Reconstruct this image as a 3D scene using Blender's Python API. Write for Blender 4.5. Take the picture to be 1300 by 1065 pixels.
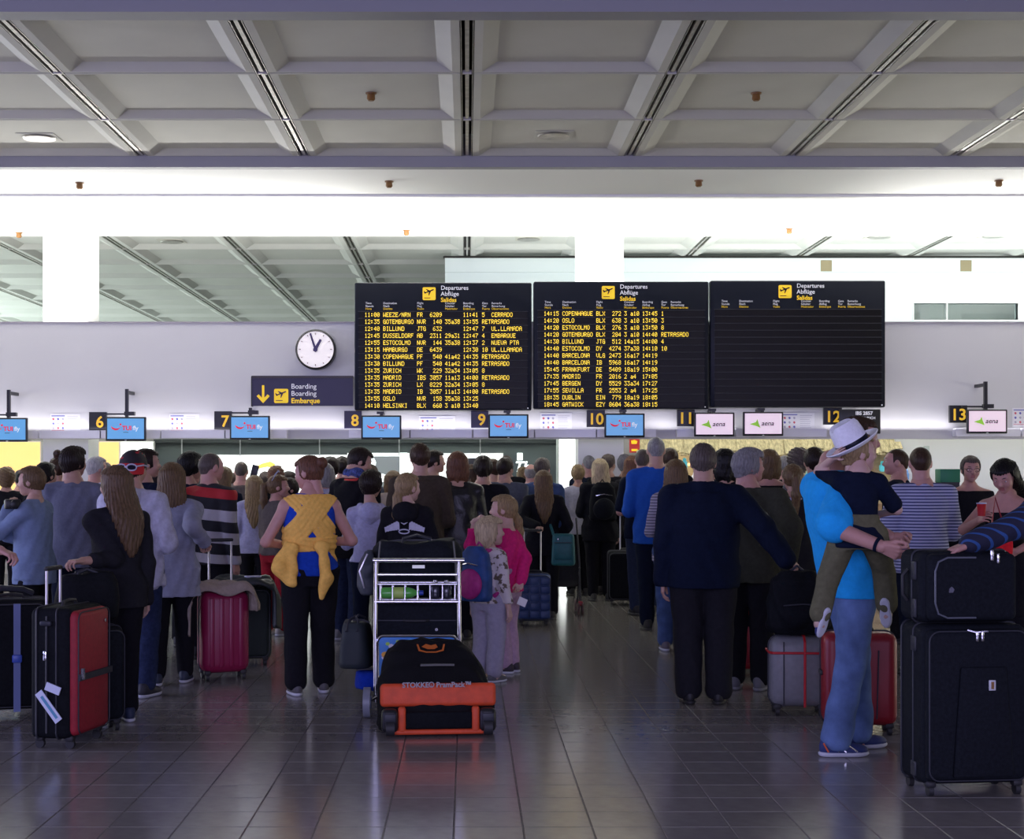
import bpy, bmesh, math, random
import numpy as np
from mathutils import Vector, Matrix

for o in list(bpy.data.objects):
    bpy.data.objects.remove(o)
S = bpy.context.scene
COL = S.collection
PI = math.pi

# ---------------------------------------------------------------- camera
FPX = 1963.0              # focal length in pixels of a 1300 px wide frame
VX, VY, EYE = 593.0, 597.0, 1.55
cam = bpy.data.cameras.new('camera')
cam_o = bpy.data.objects.new('camera', cam)
COL.objects.link(cam_o)
cam_o.location = (0, 0, EYE)
cam_o.rotation_euler = (PI / 2, 0, 0)
cam.sensor_fit = 'HORIZONTAL'
cam.sensor_width = 36.0
cam.lens = FPX / 1300 * 36.0
cam.shift_x = (650 - VX) / 1300
cam.shift_y = (VY - 532.5) / 1300
cam.clip_end = 200
S.camera = cam_o

# ---------------------------------------------------------------- world, lights, exposure
W = bpy.data.worlds.new('world')
S.world = W
W.use_nodes = True
bg = W.node_tree.nodes['Background']
bg.inputs['Color'].default_value = (0.40, 0.42, 0.95, 1)
bg.inputs['Strength'].default_value = 0.13
S.view_settings.view_transform = 'Standard'
S.view_settings.look = 'None'
S.view_settings.gamma = 1.0
S.view_settings.use_curve_mapping = False
S.view_settings.exposure = 0.0
S.cycles.use_denoising = True
S.cycles.max_bounces = 8
S.cycles.sample_clamp_indirect = 6.0


def area(name, loc, direction, sx, sy, power, col=(1, 1, 1), spread=PI):
    l = bpy.data.lights.new(name, 'AREA')
    l.shape = 'RECTANGLE'
    l.size = sx
    l.size_y = sy
    l.energy = power
    l.color = col
    l.spread = spread
    o = bpy.data.objects.new(name, l)
    COL.objects.link(o)
    o.location = loc
    o.rotation_euler = Vector(direction).to_track_quat('-Z', 'Y').to_euler()
    return o


# fluorescent uplights in the trough on top of the check-in bulkhead
area('uplight', (0.6, 20.52, 3.50), (0, -0.12, 1), 27.0, 0.16, 1500, (1.0, 0.99, 0.95))
# small uplights in the ledges along the lower edge of the bulkhead
area('ledge_uplight', (0.6, 20.085, 2.085), (0, 0.12, 1), 27.0, 0.10, 62, (0.97, 0.95, 1.0))
# daylight from the window fronts of the hall: left and behind the photographer
area('window_daylight', (-13.0, 8.0, 2.8), (1, 0.10, -0.22), 13.0, 3.6, 430, (0.46, 0.48, 1.0), math.radians(130))
area('window_daylight', (0.0, -8.0, 3.0), (0, 1, -0.16), 20.0, 3.4, 640, (0.60, 0.565, 1.0), math.radians(110))
# lights added low at both sides, aimed up to brighten the front ceiling
area('ceiling_fill', (-13.2, 13.0, 1.2), (1, 0, 0.55), 11.0, 1.6, 190, (1.0, 0.96, 0.76), math.radians(140))
area('ceiling_fill', (14.2, 13.0, 1.2), (-1, 0, 0.55), 11.0, 1.6, 190, (1.0, 0.96, 0.76), math.radians(140))
# area lights put in to brighten the hall behind the counters
area('back_hall_light', (-14.0, 30.0, 2.4), (1, 0, 0.25), 12.0, 3.4, 1200, (0.86, 1.0, 0.95))
area('back_hall_light', (9.0, 22.6, 3.1), (-0.05, 0.45, 0.8), 16.0, 0.3, 320, (0.90, 1.0, 0.97))

# ---------------------------------------------------------------- helpers
def wx(px, Y):
    return (px - VX) * Y / FPX


def wz(py, Y):
    return EYE - (py - VY) * Y / FPX


MATS = {}


def mat(name, col=(0.5, 0.5, 0.5), rough=0.6, metal=0.0, emit=0.0, spec=0.5, noise=0.0, nscale=30.0,
        bump=0.0, bscale=120.0, ecol=None, stretch=None, alpha=1.0):
    key = name
    if key in MATS:
        return MATS[key]
    m = bpy.data.materials.new(name)
    m.use_nodes = True
    nt = m.node_tree
    b = nt.nodes['Principled BSDF']
    b.inputs['Base Color'].default_value = (*col, 1)
    b.inputs['Roughness'].default_value = rough
    b.inputs['Metallic'].default_value = metal
    b.inputs['Specular IOR Level'].default_value = spec
    if alpha < 1:
        b.inputs['Transmission Weight'].default_value = 1 - alpha
    if emit > 0:
        b.inputs['Emission Color'].default_value = (*(ecol or col), 1)
        b.inputs['Emission Strength'].default_value = emit
    if noise > 0 or bump > 0:
        tc = nt.nodes.new('ShaderNodeTexCoord')
        mp = nt.nodes.new('ShaderNodeMapping')
        if stretch:
            mp.inputs['Scale'].default_value = stretch
        nt.links.new(tc.outputs['Object'], mp.inputs['Vector'])
    if noise > 0:
        n = nt.nodes.new('ShaderNodeTexNoise')
        n.inputs['Scale'].default_value = nscale
        n.inputs['Detail'].default_value = 4
        nt.links.new(mp.outputs['Vector'], n.inputs['Vector'])
        r = nt.nodes.new('ShaderNodeValToRGB')
        lo = tuple(c * (1 - noise) for c in col)
        hi = tuple(min(1, c * (1 + noise)) for c in col)
        r.color_ramp.elements[0].position = 0.3
        r.color_ramp.elements[1].position = 0.7
        r.color_ramp.elements[0].color = (*lo, 1)
        r.color_ramp.elements[1].color = (*hi, 1)
        nt.links.new(n.outputs['Fac'], r.inputs['Fac'])
        nt.links.new(r.outputs['Color'], b.inputs['Base Color'])
    if bump > 0:
        n2 = nt.nodes.new('ShaderNodeTexNoise')
        n2.inputs['Scale'].default_value = bscale
        n2.inputs['Detail'].default_value = 3
        nt.links.new(mp.outputs['Vector'], n2.inputs['Vector'])
        bp = nt.nodes.new('ShaderNodeBump')
        bp.inputs['Strength'].default_value = bump
        bp.inputs['Distance'].default_value = 0.01
        nt.links.new(n2.outputs['Fac'], bp.inputs['Height'])
        nt.links.new(bp.outputs['Normal'], b.inputs['Normal'])
    MATS[key] = m
    return m


def band_mat(name, direction, stops, period, rough=0.85, offset=0.0, interp='CONSTANT', bump=0.15):
    """fabric with woven colour bands along a direction of the object's own space; stops = [(pos 0..1, colour)]"""
    if name in MATS:
        return MATS[name]
    m = bpy.data.materials.new(name)
    m.use_nodes = True
    nt = m.node_tree
    b = nt.nodes['Principled BSDF']
    b.inputs['Roughness'].default_value = rough
    tc = nt.nodes.new('ShaderNodeTexCoord')
    dt = nt.nodes.new('ShaderNodeVectorMath')
    dt.operation = 'DOT_PRODUCT'
    d = Vector(direction).normalized()
    dt.inputs[1].default_value = d
    nt.links.new(tc.outputs['Object'], dt.inputs[0])
    a = nt.nodes.new('ShaderNodeMath')
    a.operation = 'ADD'
    a.inputs[1].default_value = offset
    nt.links.new(dt.outputs['Value'], a.inputs[0])
    dv = nt.nodes.new('ShaderNodeMath')
    dv.operation = 'DIVIDE'
    dv.inputs[1].default_value = period
    nt.links.new(a.outputs[0], dv.inputs[0])
    fr = nt.nodes.new('ShaderNodeMath')
    fr.operation = 'FRACT'
    nt.links.new(dv.outputs[0], fr.inputs[0])
    r = nt.nodes.new('ShaderNodeValToRGB')
    cr = r.color_ramp
    cr.interpolation = interp
    while len(cr.elements) < len(stops):
        cr.elements.new(0.5)
    for e, (p, c) in zip(cr.elements, stops):
        e.position = p
        e.color = (*c, 1)
    nt.links.new(fr.outputs[0], r.inputs['Fac'])
    nt.links.new(r.outputs['Color'], b.inputs['Base Color'])
    if bump:
        n2 = nt.nodes.new('ShaderNodeTexNoise')
        n2.inputs['Scale'].default_value = 60
        bp = nt.nodes.new('ShaderNodeBump')
        bp.inputs['Strength'].default_value = bump
        bp.inputs['Distance'].default_value = 0.01
        nt.links.new(tc.outputs['Object'], n2.inputs['Vector'])
        nt.links.new(n2.outputs['Fac'], bp.inputs['Height'])
        nt.links.new(bp.outputs['Normal'], b.inputs['Normal'])
    MATS[name] = m
    return m


def link(name, me, parent=None, m=None, kind=None, loc=None, rot=None):
    o = bpy.data.objects.new(name, me)
    COL.objects.link(o)
    if parent is not None:
        o.parent = parent
    if m is not None and me is not None:
        me.materials.clear()
        for q in (m if isinstance(m, (list, tuple)) else [m]):
            me.materials.append(q)
    if kind:
        o['kind'] = kind
    if loc is not None:
        o.location = loc
    if rot is not None:
        o.rotation_euler = rot
    return o


def tag(o, label, cat, group=None):
    o['label'] = label
    o['category'] = cat
    if group:
        o['group'] = group
    return o


def thing(name, label, cat, loc=(0, 0, 0), rotz=0.0, group=None):
    o = bpy.data.objects.new(name, None)
    COL.objects.link(o)
    o.empty_display_size = 0.1
    o.location = loc
    o.rotation_euler = (0, 0, rotz)
    return tag(o, label, cat, group)


def copy_tree(o, parent=None):
    c = o.copy()
    COL.objects.link(c)
    if parent is not None:
        c.parent = parent
    for ch in list(o.children):
        copy_tree(ch, c)
    return c


def mesh_arrays(name, V, Fq, smooth=True):
    """fast mesh from vertex array and quad array"""
    V = np.asarray(V, dtype=np.float32)
    Fq = np.asarray(Fq, dtype=np.int32)
    me = bpy.data.meshes.new(name)
    me.vertices.add(len(V))
    me.vertices.foreach_set('co', V.ravel())
    n = len(Fq)
    me.loops.add(n * 4)
    me.loops.foreach_set('vertex_index', Fq.ravel())
    me.polygons.add(n)
    me.polygons.foreach_set('loop_start', np.arange(0, n * 4, 4, dtype=np.int32))
    if smooth:
        me.polygons.foreach_set('use_smooth', np.ones(n, dtype=bool))
    me.update(calc_edges=True)
    return me


class MB:
    """collects simple solids into one mesh"""
    def __init__(self):
        self.v, self.f, self.s = [], [], []

    def add(self, verts, faces, smooth=False, M=None):
        n = len(self.v)
        for p in verts:
            p = Vector(p)
            self.v.append(tuple(M @ p if M is not None else p))
        for f in faces:
            self.f.append(tuple(i + n for i in f))
            self.s.append(smooth)
        return self

    def box(self, c, s, M=None):
        x, y, z = (q / 2 for q in s)
        vs = [(c[0] + a * x, c[1] + b * y, c[2] + d * z) for a in (-1, 1) for b in (-1, 1) for d in (-1, 1)]
        fs = [(0, 1, 3, 2), (4, 6, 7, 5), (0, 4, 5, 1), (2, 3, 7, 6), (0, 2, 6, 4), (1, 5, 7, 3)]
        return self.add(vs, fs, False, M)

    def box2(self, a, b, M=None):
        return self.box([(p + q) / 2 for p, q in zip(a, b)], [abs(q - p) for p, q in zip(a, b)], M)

    def rbox(self, c, s, r, seg=3, M=None, taper=0.0):
        bm = bmesh.new()
        bmesh.ops.create_cube(bm, size=1.0)
        for v in bm.verts:
            k = 1 - taper * (v.co.z + 0.5)
            v.co = Vector((v.co.x * s[0] * k, v.co.y * s[1] * k, v.co.z * s[2]))
        bmesh.ops.bevel(bm, geom=list(bm.edges), offset=r, segments=seg, affect='EDGES', profile=0.5)
        bm.verts.ensure_lookup_table()
        vs = [v.co + Vector(c) for v in bm.verts]
        bm.verts.index_update()
        fs = [[v.index for v in f.verts] for f in bm.faces]
        bm.free()
        return self.add(vs, fs, True, M)

    def tube(self, pts, r, n=8, closed=False, M=None, caps=True):
        pts = [Vector(p) for p in pts]
        m = len(pts)
        rs = r if isinstance(r, (list, tuple)) else [r] * m
        vs, fs = [], []
        up = None
        for i, p in enumerate(pts):
            a = pts[(i - 1) % m] if (i > 0 or closed) else p
            b = pts[(i + 1) % m] if (i < m - 1 or closed) else p
            t = (b - a).normalized()
            if up is None:
                up = Vector((0, 0, 1)) if abs(t.z) < 0.9 else Vector((1, 0, 0))
            u = (up - t * up.dot(t)).normalized()
            up = u
            w = t.cross(u)
            for k in range(n):
                g = 2 * PI * k / n
                vs.append(p + (u * math.cos(g) + w * math.sin(g)) * rs[i])
        segs = m if closed else m - 1
        for i in range(segs):
            j = (i + 1) % m
            for k in range(n):
                k2 = (k + 1) % n
                fs.append((i * n + k, i * n + k2, j * n + k2, j * n + k))
        if caps and not closed:
            fs.append(tuple(range(n))[::-1])
            fs.append(tuple((m - 1) * n + k for k in range(n)))
        return self.add(vs, fs, True, M)

    def cyl(self, a, b, r, r2=None, n=16, M=None):
        return self.tube([a, b], [r, r if r2 is None else r2], n, False, M)

    def lathe(self, prof, n=20, M=None):
        """profile [(r,z)] turned round Z"""
        vs, fs = [], []
        for (r, z) in prof:
            for k in range(n):
                g = 2 * PI * k / n
                vs.append((r * math.cos(g), r * math.sin(g), z))
        for i in range(len(prof) - 1):
            for k in range(n):
                k2 = (k + 1) % n
                fs.append((i * n + k, i * n + k2, (i + 1) * n + k2, (i + 1) * n + k))
        fs.append(tuple(range(n))[::-1])
        fs.append(tuple((len(prof) - 1) * n + k for k in range(n)))
        return self.add(vs, fs, True, M)

    def prism(self, poly, y0, y1, M=None):
        """polygon in XZ extruded along Y"""
        n = len(poly)
        vs = [(x, y0, z) for x, z in poly] + [(x, y1, z) for x, z in poly]
        fs = [tuple(range(n)), tuple(range(2 * n - 1, n - 1, -1))]
        for i in range(n):
            j = (i + 1) % n
            fs.append((i, n + i, n + j, j))
        return self.add(vs, fs, False, M)

    def quad(self, a, b, c, d, M=None):
        return self.add([a, b, c, d], [(0, 1, 2, 3)], False, M)

    def mesh(self, name):
        me = bpy.data.meshes.new(name)
        me.from_pydata(self.v, [], self.f)
        me.polygons.foreach_set('use_smooth', self.s)
        me.update()
        bm = bmesh.new()
        bm.from_mesh(me)
        bmesh.ops.recalc_face_normals(bm, faces=bm.faces)
        bm.to_mesh(me)
        bm.free()
        if any(self.s):
            try:
                me.set_sharp_from_angle(angle=math.radians(45))
            except Exception:
                pass
        return me

    def build(self, name, m=None, parent=None, kind=None, loc=None, rot=None):
        return link(name, self.mesh(name), parent, m, kind, loc, rot)


def text_mesh(s, size, bold=0.0, shear=0.0, align='LEFT', extrude=0.0015, spacing=1.0):
    """printed lettering standing in the XZ plane, facing -Y, baseline at the origin"""
    cu = bpy.data.curves.new('lettering', 'FONT')
    cu.body = s
    cu.size = size
    cu.offset = bold
    cu.shear = shear
    cu.align_x = align
    cu.extrude = extrude
    cu.resolution_u = 3
    cu.space_character = spacing
    o = bpy.data.objects.new('lettering', cu)
    COL.objects.link(o)
    dg = bpy.context.evaluated_depsgraph_get()
    me = bpy.data.meshes.new_from_object(o.evaluated_get(dg))
    bpy.data.objects.remove(o)
    bpy.data.curves.remove(cu)
    me.transform(Matrix.Rotation(PI / 2, 4, 'X'))
    return me


def text(name, s, size, m, parent, loc, **kw):
    return link(name, text_mesh(s, size, **kw), parent, m, None, loc)


# ---------------------------------------------------------------- materials of the building
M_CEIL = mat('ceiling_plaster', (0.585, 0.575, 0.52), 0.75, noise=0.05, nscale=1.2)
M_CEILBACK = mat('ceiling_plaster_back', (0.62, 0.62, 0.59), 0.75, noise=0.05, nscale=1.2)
M_DARK = mat('dark_gap', (0.02, 0.018, 0.016), 0.8)
M_CHROME = mat('brushed_metal', (0.50, 0.48, 0.45), 0.5, 1.0, noise=0.2, nscale=9)
M_WHITE = mat('white_paint', (0.86, 0.86, 0.84), 0.7)
M_WALL = mat('bulkhead_paint', (0.66, 0.65, 0.66), 0.55, noise=0.02, nscale=0.8)
M_LEDGE = mat('ledge_lacquer', (0.88, 0.87, 0.93), 0.35)
M_BLACK = mat('black_plastic', (0.012, 0.012, 0.014), 0.4)
M_NAVYBOARD = mat('board_casing', (0.006, 0.008, 0.017), 0.4, spec=0.2)
M_YELLOW = mat('sign_yellow', (0.95, 0.62, 0.02), 0.5, emit=0.35)
M_SIGNWHITE = mat('sign_white', (0.85, 0.85, 0.88), 0.5, emit=0.25)
# ================================================================ building
CZ = 3.487 + EYE          # underside of the coffered ceiling
SP = 1.8                  # coffer pitch


def floor_material():
    m = bpy.data.materials.new('polished_floor_tile')
    m.use_nodes = True
    nt = m.node_tree
    b = nt.nodes['Principled BSDF']
    tc = nt.nodes.new('ShaderNodeTexCoord')
    n = nt.nodes.new('ShaderNodeTexNoise')
    n.inputs['Scale'].default_value = 14
    n.inputs['Detail'].default_value = 5
    oi = nt.nodes.new('ShaderNodeObjectInfo')
    ad = nt.nodes.new('ShaderNodeMath')
    ad.operation = 'MULTIPLY_ADD'
    ad.inputs[1].default_value = 0.25
    nt.links.new(oi.outputs['Random'], ad.inputs[0])
    nt.links.new(n.outputs['Fac'], ad.inputs[2])
    r = nt.nodes.new('ShaderNodeValToRGB')
    r.color_ramp.elements[0].position = 0.35
    r.color_ramp.elements[0].color = (0.215, 0.202, 0.186, 1)
    r.color_ramp.elements[1].position = 0.95
    r.color_ramp.elements[1].color = (0.275, 0.258, 0.238, 1)
    nt.links.new(tc.outputs['Object'], n.inputs['Vector'])
    nt.links.new(ad.outputs[0], r.inputs['Fac'])
    nt.links.new(r.outputs['Color'], b.inputs['Base Color'])
    b.inputs['Roughness'].default_value = 0.16
    b.inputs['Specular IOR Level'].default_value = 0.55
    return m


M_FLOOR = floor_material()
M_GROUT = mat('floor_grout', (0.07, 0.06, 0.06), 0.7)

fl = MB().box2((-16, -9, -0.20), (18, 38, -0.004)).build('floor', M_GROUT, kind='structure')
# tiles: the nearest 300 one by one, the rest joined
TS, TX0 = 0.30, -0.057
rng = random.Random(5)
tile_me = MB()
g = 0.0016
bv = 0.003
a0, a1 = g, TS - g
tile_me.add([(a0, a0, -0.004), (a1, a0, -0.004), (a1, a1, -0.004), (a0, a1, -0.004),
             (a0 + bv, a0 + bv, 0), (a1 - bv, a0 + bv, 0), (a1 - bv, a1 - bv, 0), (a0 + bv, a1 - bv, 0)],
            [(0, 1, 5, 4), (1, 2, 6, 5), (2, 3, 7, 6), (3, 0, 4, 7), (4, 5, 6, 7)])
tile_mesh = tile_me.mesh('tile')
tile_mesh.materials.append(M_FLOOR)
rest = MB()
count = 0
for iy in range(-6, 125):
    y = 0.12 + iy * TS
    for ix in range(-40, 46):
        x = TX0 + ix * TS
        inview = y > 6.0 and x + TS > wx(0, y + TS) - 0.05 and x < wx(1300, y + TS) + 0.05
        if inview and count < 300:
            o = link('tile', tile_mesh, fl)
            o.location = (x, y, 0)
            count += 1
        elif y > -1.5:
            rest.quad((x + g, y + g, 0), (x + TS - g, y + g, 0), (x + TS - g, y + TS - g, 0), (x + g, y + TS - g, 0))
rt = rest.build('tile', M_FLOOR, fl, kind='stuff')

# ---- ceiling
ce = MB().box2((-16, -9, CZ + 0.30), (18, 38, CZ + 0.5)).build('ceiling', M_DARK, kind='structure')


def coffer_mesh(m):
    b = MB()
    gx, gy = 0.060, 0.016
    L = SP
    o = [(gx, gy), (L - gx, gy), (L - gx, L - gy), (gx, L - gy)]
    i1 = [(gx + 0.07, gy + 0.03), (L - gx - 0.07, gy + 0.03), (L - gx - 0.07, L - gy - 0.03), (gx + 0.07, L - gy - 0.03)]
    i2 = [(gx + 0.20, gy + 0.14), (L - gx - 0.20, gy + 0.14), (L - gx - 0.20, L - gy - 0.14), (gx + 0.20, L - gy - 0.14)]
    D = 0.060
    vs = [(x, y, 0) for x, y in o] + [(x, y, 0) for x, y in i1] + [(x, y, D) for x, y in i2] + [(x, y, 0.2) for x, y in o]
    fs = []
    for k in range(4):
        j = (k + 1) % 4
        fs += [(k, j, 4 + j, 4 + k), (4 + k, 4 + j, 8 + j, 8 + k), (k, 12 + k, 12 + j, j)]
    fs.append((8, 9, 10, 11))
    b.add(vs, fs)
    me = b.mesh('ceiling_panel')
    me.materials.append(m)
    return me


cof_f, cof_b = coffer_mesh(M_CEIL), coffer_mesh(M_CEILBACK)


def strip_mesh():
    b = MB()
    b.box2((-0.017, 0.03, 0.004), (0.017, SP - 0.03, 0.03))
    b.box2((-0.052, 0.0, 0.0), (-0.045, SP, 0.03))
    b.box2((0.045, 0.0, 0.0), (0.052, SP, 0.03))
    b.box2((-0.04, 0.0, -0.004), (0.04, 0.03, 0.03))
    me = b.mesh('air_slot')
    me.materials.append(M_CHROME)
    return me


slot_me = strip_mesh()
for iy in range(-3, 11):
    y = 17.18 + iy * SP
    if y > 16.5 and y < 20.0:
        continue
    for ix in range(-8, 9):
        x = ix * SP
        back = y > 20
        if not back and (x + SP < -8.5 or x > 9.5):
            continue
        if y > 25.0 and x > 0.5:
            continue
        if y > 20 and (x < wx(-260, y + SP) - SP or x > wx(1560, y + SP)):
            continue
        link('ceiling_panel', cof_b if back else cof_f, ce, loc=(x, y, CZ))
        link('air_slot', slot_me, ce, loc=(x, y, CZ))
# nearer flat ceiling, its fascia, and the lit soffit before the columns
MB().box2((-16, -9, CZ + 0.085), (18, 11.94, CZ + 0.28)).build('trim_1', mat('near_ceiling', (0.42, 0.41, 0.40), 0.8), kind='structure')
M_FASC = mat('fascia_paint', (0.30, 0.298, 0.315), 0.6)
MB().box2((-16, 11.72, CZ - 0.012), (18, 11.94, CZ + 0.084)).build('trim_2', M_FASC, kind='structure')
MB().box2((-16, 17.17, CZ - 0.121), (18, 17.30, CZ + 0.25)).build('trim_3', M_FASC, kind='structure')
MB().box2((-16, 17.30, CZ - 0.120), (18, 18.86, CZ + 0.25)).build('trim_4', M_WHITE, kind='structure')
MB().box2((-16, 18.86, CZ - 0.150), (18, 20.80, CZ + 0.25)).build('trim_5', M_WHITE, kind='structure')
MB().box2((-16, 20.80, CZ - 0.181), (18, 21.85, CZ + 0.25)).build('trim_6', M_WHITE, kind='structure')
for cx in (-12.6, -5.4, 1.8, 9.0):
    MB().box2((cx - 0.305, 20.80, 0), (cx + 0.305, 21.40, CZ - 0.181)).build('column', M_WHITE, kind='structure')

# ---- check-in bulkhead
WY = 20.2
MB().box2((-14, WY, 1.96), (16, WY + 0.14, wz(410, WY))).build('wall_front', M_WALL, kind='structure')
MB().box2((-14, WY + 0.14, 3.30), (16, 20.76, 3.36)).build('trim_7', M_WHITE, kind='structure')
MB().box2((-14, WY - 0.02, wz(410, WY)), (16, WY + 0.16, wz(408.4, WY))).build('trim_8', mat('cap_rail', (0.32, 0.29, 0.33), 0.5), kind='structure')
# ledge segments along the lower edge (uplight troughs)
k = 9
for (xa, xb) in ((-60, 52), (54, 130), (132, 206), (208, 287), (289, 366), (444, 520), (522, 599), (601, 677), (679, 755),
                 (757, 831), (858, 930), (932, 1046), (1209, 1290), (1292, 1400)):
    y0 = 557 - (max(xa, 0) / 1300) * 3
    MB().box2((wx(xa, WY), WY - 0.16, wz(y0, WY)), (wx(xb, WY), WY, wz(y0 - 10, WY))).build('trim_%d' % k, M_LEDGE, kind='structure')
    k += 1

# ---- far hall
MB().box2((-16, 37.0, 0), (18, 37.2, CZ + 0.3)).build('wall_far', mat('far_wall', (0.78, 0.80, 0.78), 0.7), kind='structure')
BY = 25.2
M_BOX = mat('pale_green_wall', (0.72, 0.79, 0.77), 0.6)
bx = MB()
x0, x1 = wx(565, BY), 16.0
wa, wb = wx(1160, BY), wx(1292, BY)
zt, zb = wz(385, BY), wz(406, BY)
bx.box2((x0, BY, 0), (x1, BY + 0.15, zb))
bx.box2((x0, BY, zb), (wa, BY + 0.15, zt))
bx.box2((wb, BY, zb), (x1, BY + 0.15, zt))
bx.box2((x0, BY, zt), (x1, BY + 0.15, CZ - 0.02))
wbk = bx.build('wall_back', M_BOX, kind='structure')
MB().box2((x0, BY - 0.05, wz(346, BY)), (x1, BY - 0.002, wz(327, BY))).build('trim_40', M_BOX, kind='structure')
MB().box2((x0 - 0.03, BY - 0.07, CZ - 0.035), (x1, BY - 0.004, CZ - 0.003)).build('trim_41', M_DARK, kind='structure')
# slit window in the box wall
wf = MB()
for a, b2 in (((wa, zt), (wb, zt + 0.02)), ((wa, zb - 0.02), (wb, zb)), ((wa - .02, zb), (wa, zt)), ((wb, zb), (wb + .02, zt)),
              ((wx(1202, BY) - .01, zb), (wx(1202, BY) + .01, zt))):
    wf.box2((a[0], BY - 0.02, a[1]), (b2[0], BY + 0.1, b2[1]))
win = wf.build('window_1', M_WHITE, kind='structure')
MB().box2((wa, BY + 0.05, zb), (wb, BY + 0.058, zt)).build('pane', mat('window_glass', (0.8, 0.9, 0.9), 0.02, alpha=0.1), win)
MB().box2((wa - 0.6, BY + 1.6, 2.9), (wb + 0.6, BY + 1.7, CZ)).build('wall_office', mat('office_wall', (0.42, 0.42, 0.36), 0.7), kind='structure')
MB().box2((wx(1205, BY), BY + 0.5, CZ - 0.5), (wb + 0.3, BY + 1.4, CZ - 0.46)).build('trim_48', mat('office_lamp', (0.9, 0.95, 0.95), 0.5, emit=1.6), kind='structure')
for i, px in enumerate((1048, 1225)):
    MB().box2((wx(px - 7, BY), BY - 0.06, wz(345, BY)), (wx(px + 7, BY), BY - 0.049, wz(331, BY))).build(
        'trim_%d' % (42 + i), mat('vent_brown', (0.30, 0.25, 0.14), 0.6), kind='structure')

# ---- ceiling fittings
M_BROWN = mat('bronze_plug', (0.20, 0.09, 0.02), 0.4)
M_LAMP = mat('downlight_reflector', (0.65, 0.75, 0.80), 0.18, 1.0)


def downlight(px, py, label, z=CZ + 0.058, d=0.115):
    Y = (z - EYE) * FPX / (VY - py)
    t = thing('ceiling_downlight', label, 'ceiling light', (wx(px, Y), Y, z), 0, 'recessed downlights in the coffers')
    MB().box2((-0.20, -0.20, -0.006), (0.20, 0.20, 0.0)).build('mounting_plate', M_CEIL, t)
    MB().lathe([(0.165, -0.022), (0.175, -0.012), (0.165, -0.004), (0.13, -0.006), (0.125, -0.02)], 24).build('ring', M_CHROME, t)
    MB().lathe([(0.001, -0.010), (0.07, -0.012), (0.124, -0.020), (0.124, -0.008), (0.001, -0.006)], 24).build('reflector', M_LAMP, t)


downlight(50, 174, 'oval recessed downlight in the coffer at the far left of the front ceiling')
downlight(703, 171, 'oval recessed downlight in the coffer just right of the centre slot')
downlight(218, 306, 'recessed downlight in the back hall ceiling above the counter 6 sign')
downlight(671, 303, 'recessed downlight in the back hall ceiling above the middle departure board')
downlight(1116, 300, 'recessed downlight in the back hall ceiling above the right board edge')
downlight(1262, 299, 'recessed downlight in the back hall ceiling at the far right')
downlight(415, 377, 'deep recessed downlight in the back hall ceiling above the wall clock')


def detector(px, py, z, label, s=1.0):
    Y = (z - EYE) * FPX / (VY - py)
    t = thing('ceiling_sprinkler', label, 'sprinkler', (wx(px, Y), Y, z), 0, 'brown sprinkler heads in the ceiling')
    MB().lathe([(0.050 * s, -0.012), (0.052 * s, 0.0)], 14).build('flange', M_BROWN, t)
    MB().lathe([(0.026 * s, -0.075 * s), (0.040 * s, -0.06 * s), (0.036 * s, -0.012)], 14).build('head', M_BROWN, t)


for (px, py, z, lb) in ((471, 118, CZ + .058, 'brown sprinkler head in the front ceiling coffer left of the centre slot'),
                        (960, 118, CZ + .058, 'brown sprinkler head in the front ceiling coffer right of centre'),
                        (101, 232, CZ - .12, 'brown sprinkler head on the bright soffit at the left column'),
                        (494, 230, CZ - .12, 'brown sprinkler head on the bright soffit above the left departure board'),
                        (887, 229, CZ - .12, 'brown sprinkler head on the bright soffit between middle and right board'),
                        (1268, 229, CZ - .12, 'brown sprinkler head on the bright soffit at the right edge'),
                        (516, 292, CZ - .181, 'small brown sprinkler head under the back beam over the left board'),
                        (1002, 290, CZ - .181, 'small brown sprinkler head under the back beam over the blank board'),
                        (24, 295, CZ - .181, 'small brown sprinkler head under the back beam left of the left column')):
    detector(px, py, z, lb)
# ================================================================ boards, signs, clock, monitors
FONT = {k: [int(v[i:i + 2], 16) for i in range(0, 14, 2)] for k, v in dict(
    A='0E11111F111111', B='1E11111E11111E', C='0E11101010110E', D='1E11111111111E', E='1F10101E10101F', F='1F10101E101010',
    G='0E11101711110F', H='1111111F111111', I='0E04040404040E', J='0702020202120C', K='11121418141211', L='1010101010101F',
    M='111B1515111111', N='11191915131311', O='0E11111111110E', P='1E11111E101010', Q='0E11111115120D', R='1E11111E141211',
    S='0F10100E01011E', T='1F040404040404', U='1111111111110E', V='11111111110A04', W='11111115151B11', X='11110A040A1111',
    Y='11110A04040404', Z='1F01020408101F').items()}
FONT.update({k: [int(v[i:i + 2], 16) for i in range(0, 14, 2)] for k, v in {
    '0': '0E11131519110E', '1': '040C040404040E', '2': '0E11010204081F', '3': '1F02040201110E', '4': '02060A121F0202',
    '5': '1F101E0101110E', '6': '0608101E11110E', '7': '1F010204080808', '8': '0E11110E11110E', '9': '0E11110F01020C',
    '.': '00000000000C0C', '/': '00010204081000', ':': '000C0C000C0C00', 'a': '00000E010F110F'}.items()})
M_LED = mat('led_amber', (1.0, 0.70, 0.05), 0.5, emit=1.15, ecol=(1.0, 0.68, 0.05))
M_ROW = mat('display_glass', (0.007, 0.006, 0.005), 0.35, noise=0.4, nscale=300, spec=0.15)
M_ROWLINE = mat('display_rail', (0.05, 0.05, 0.055), 0.5, spec=.2)


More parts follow.
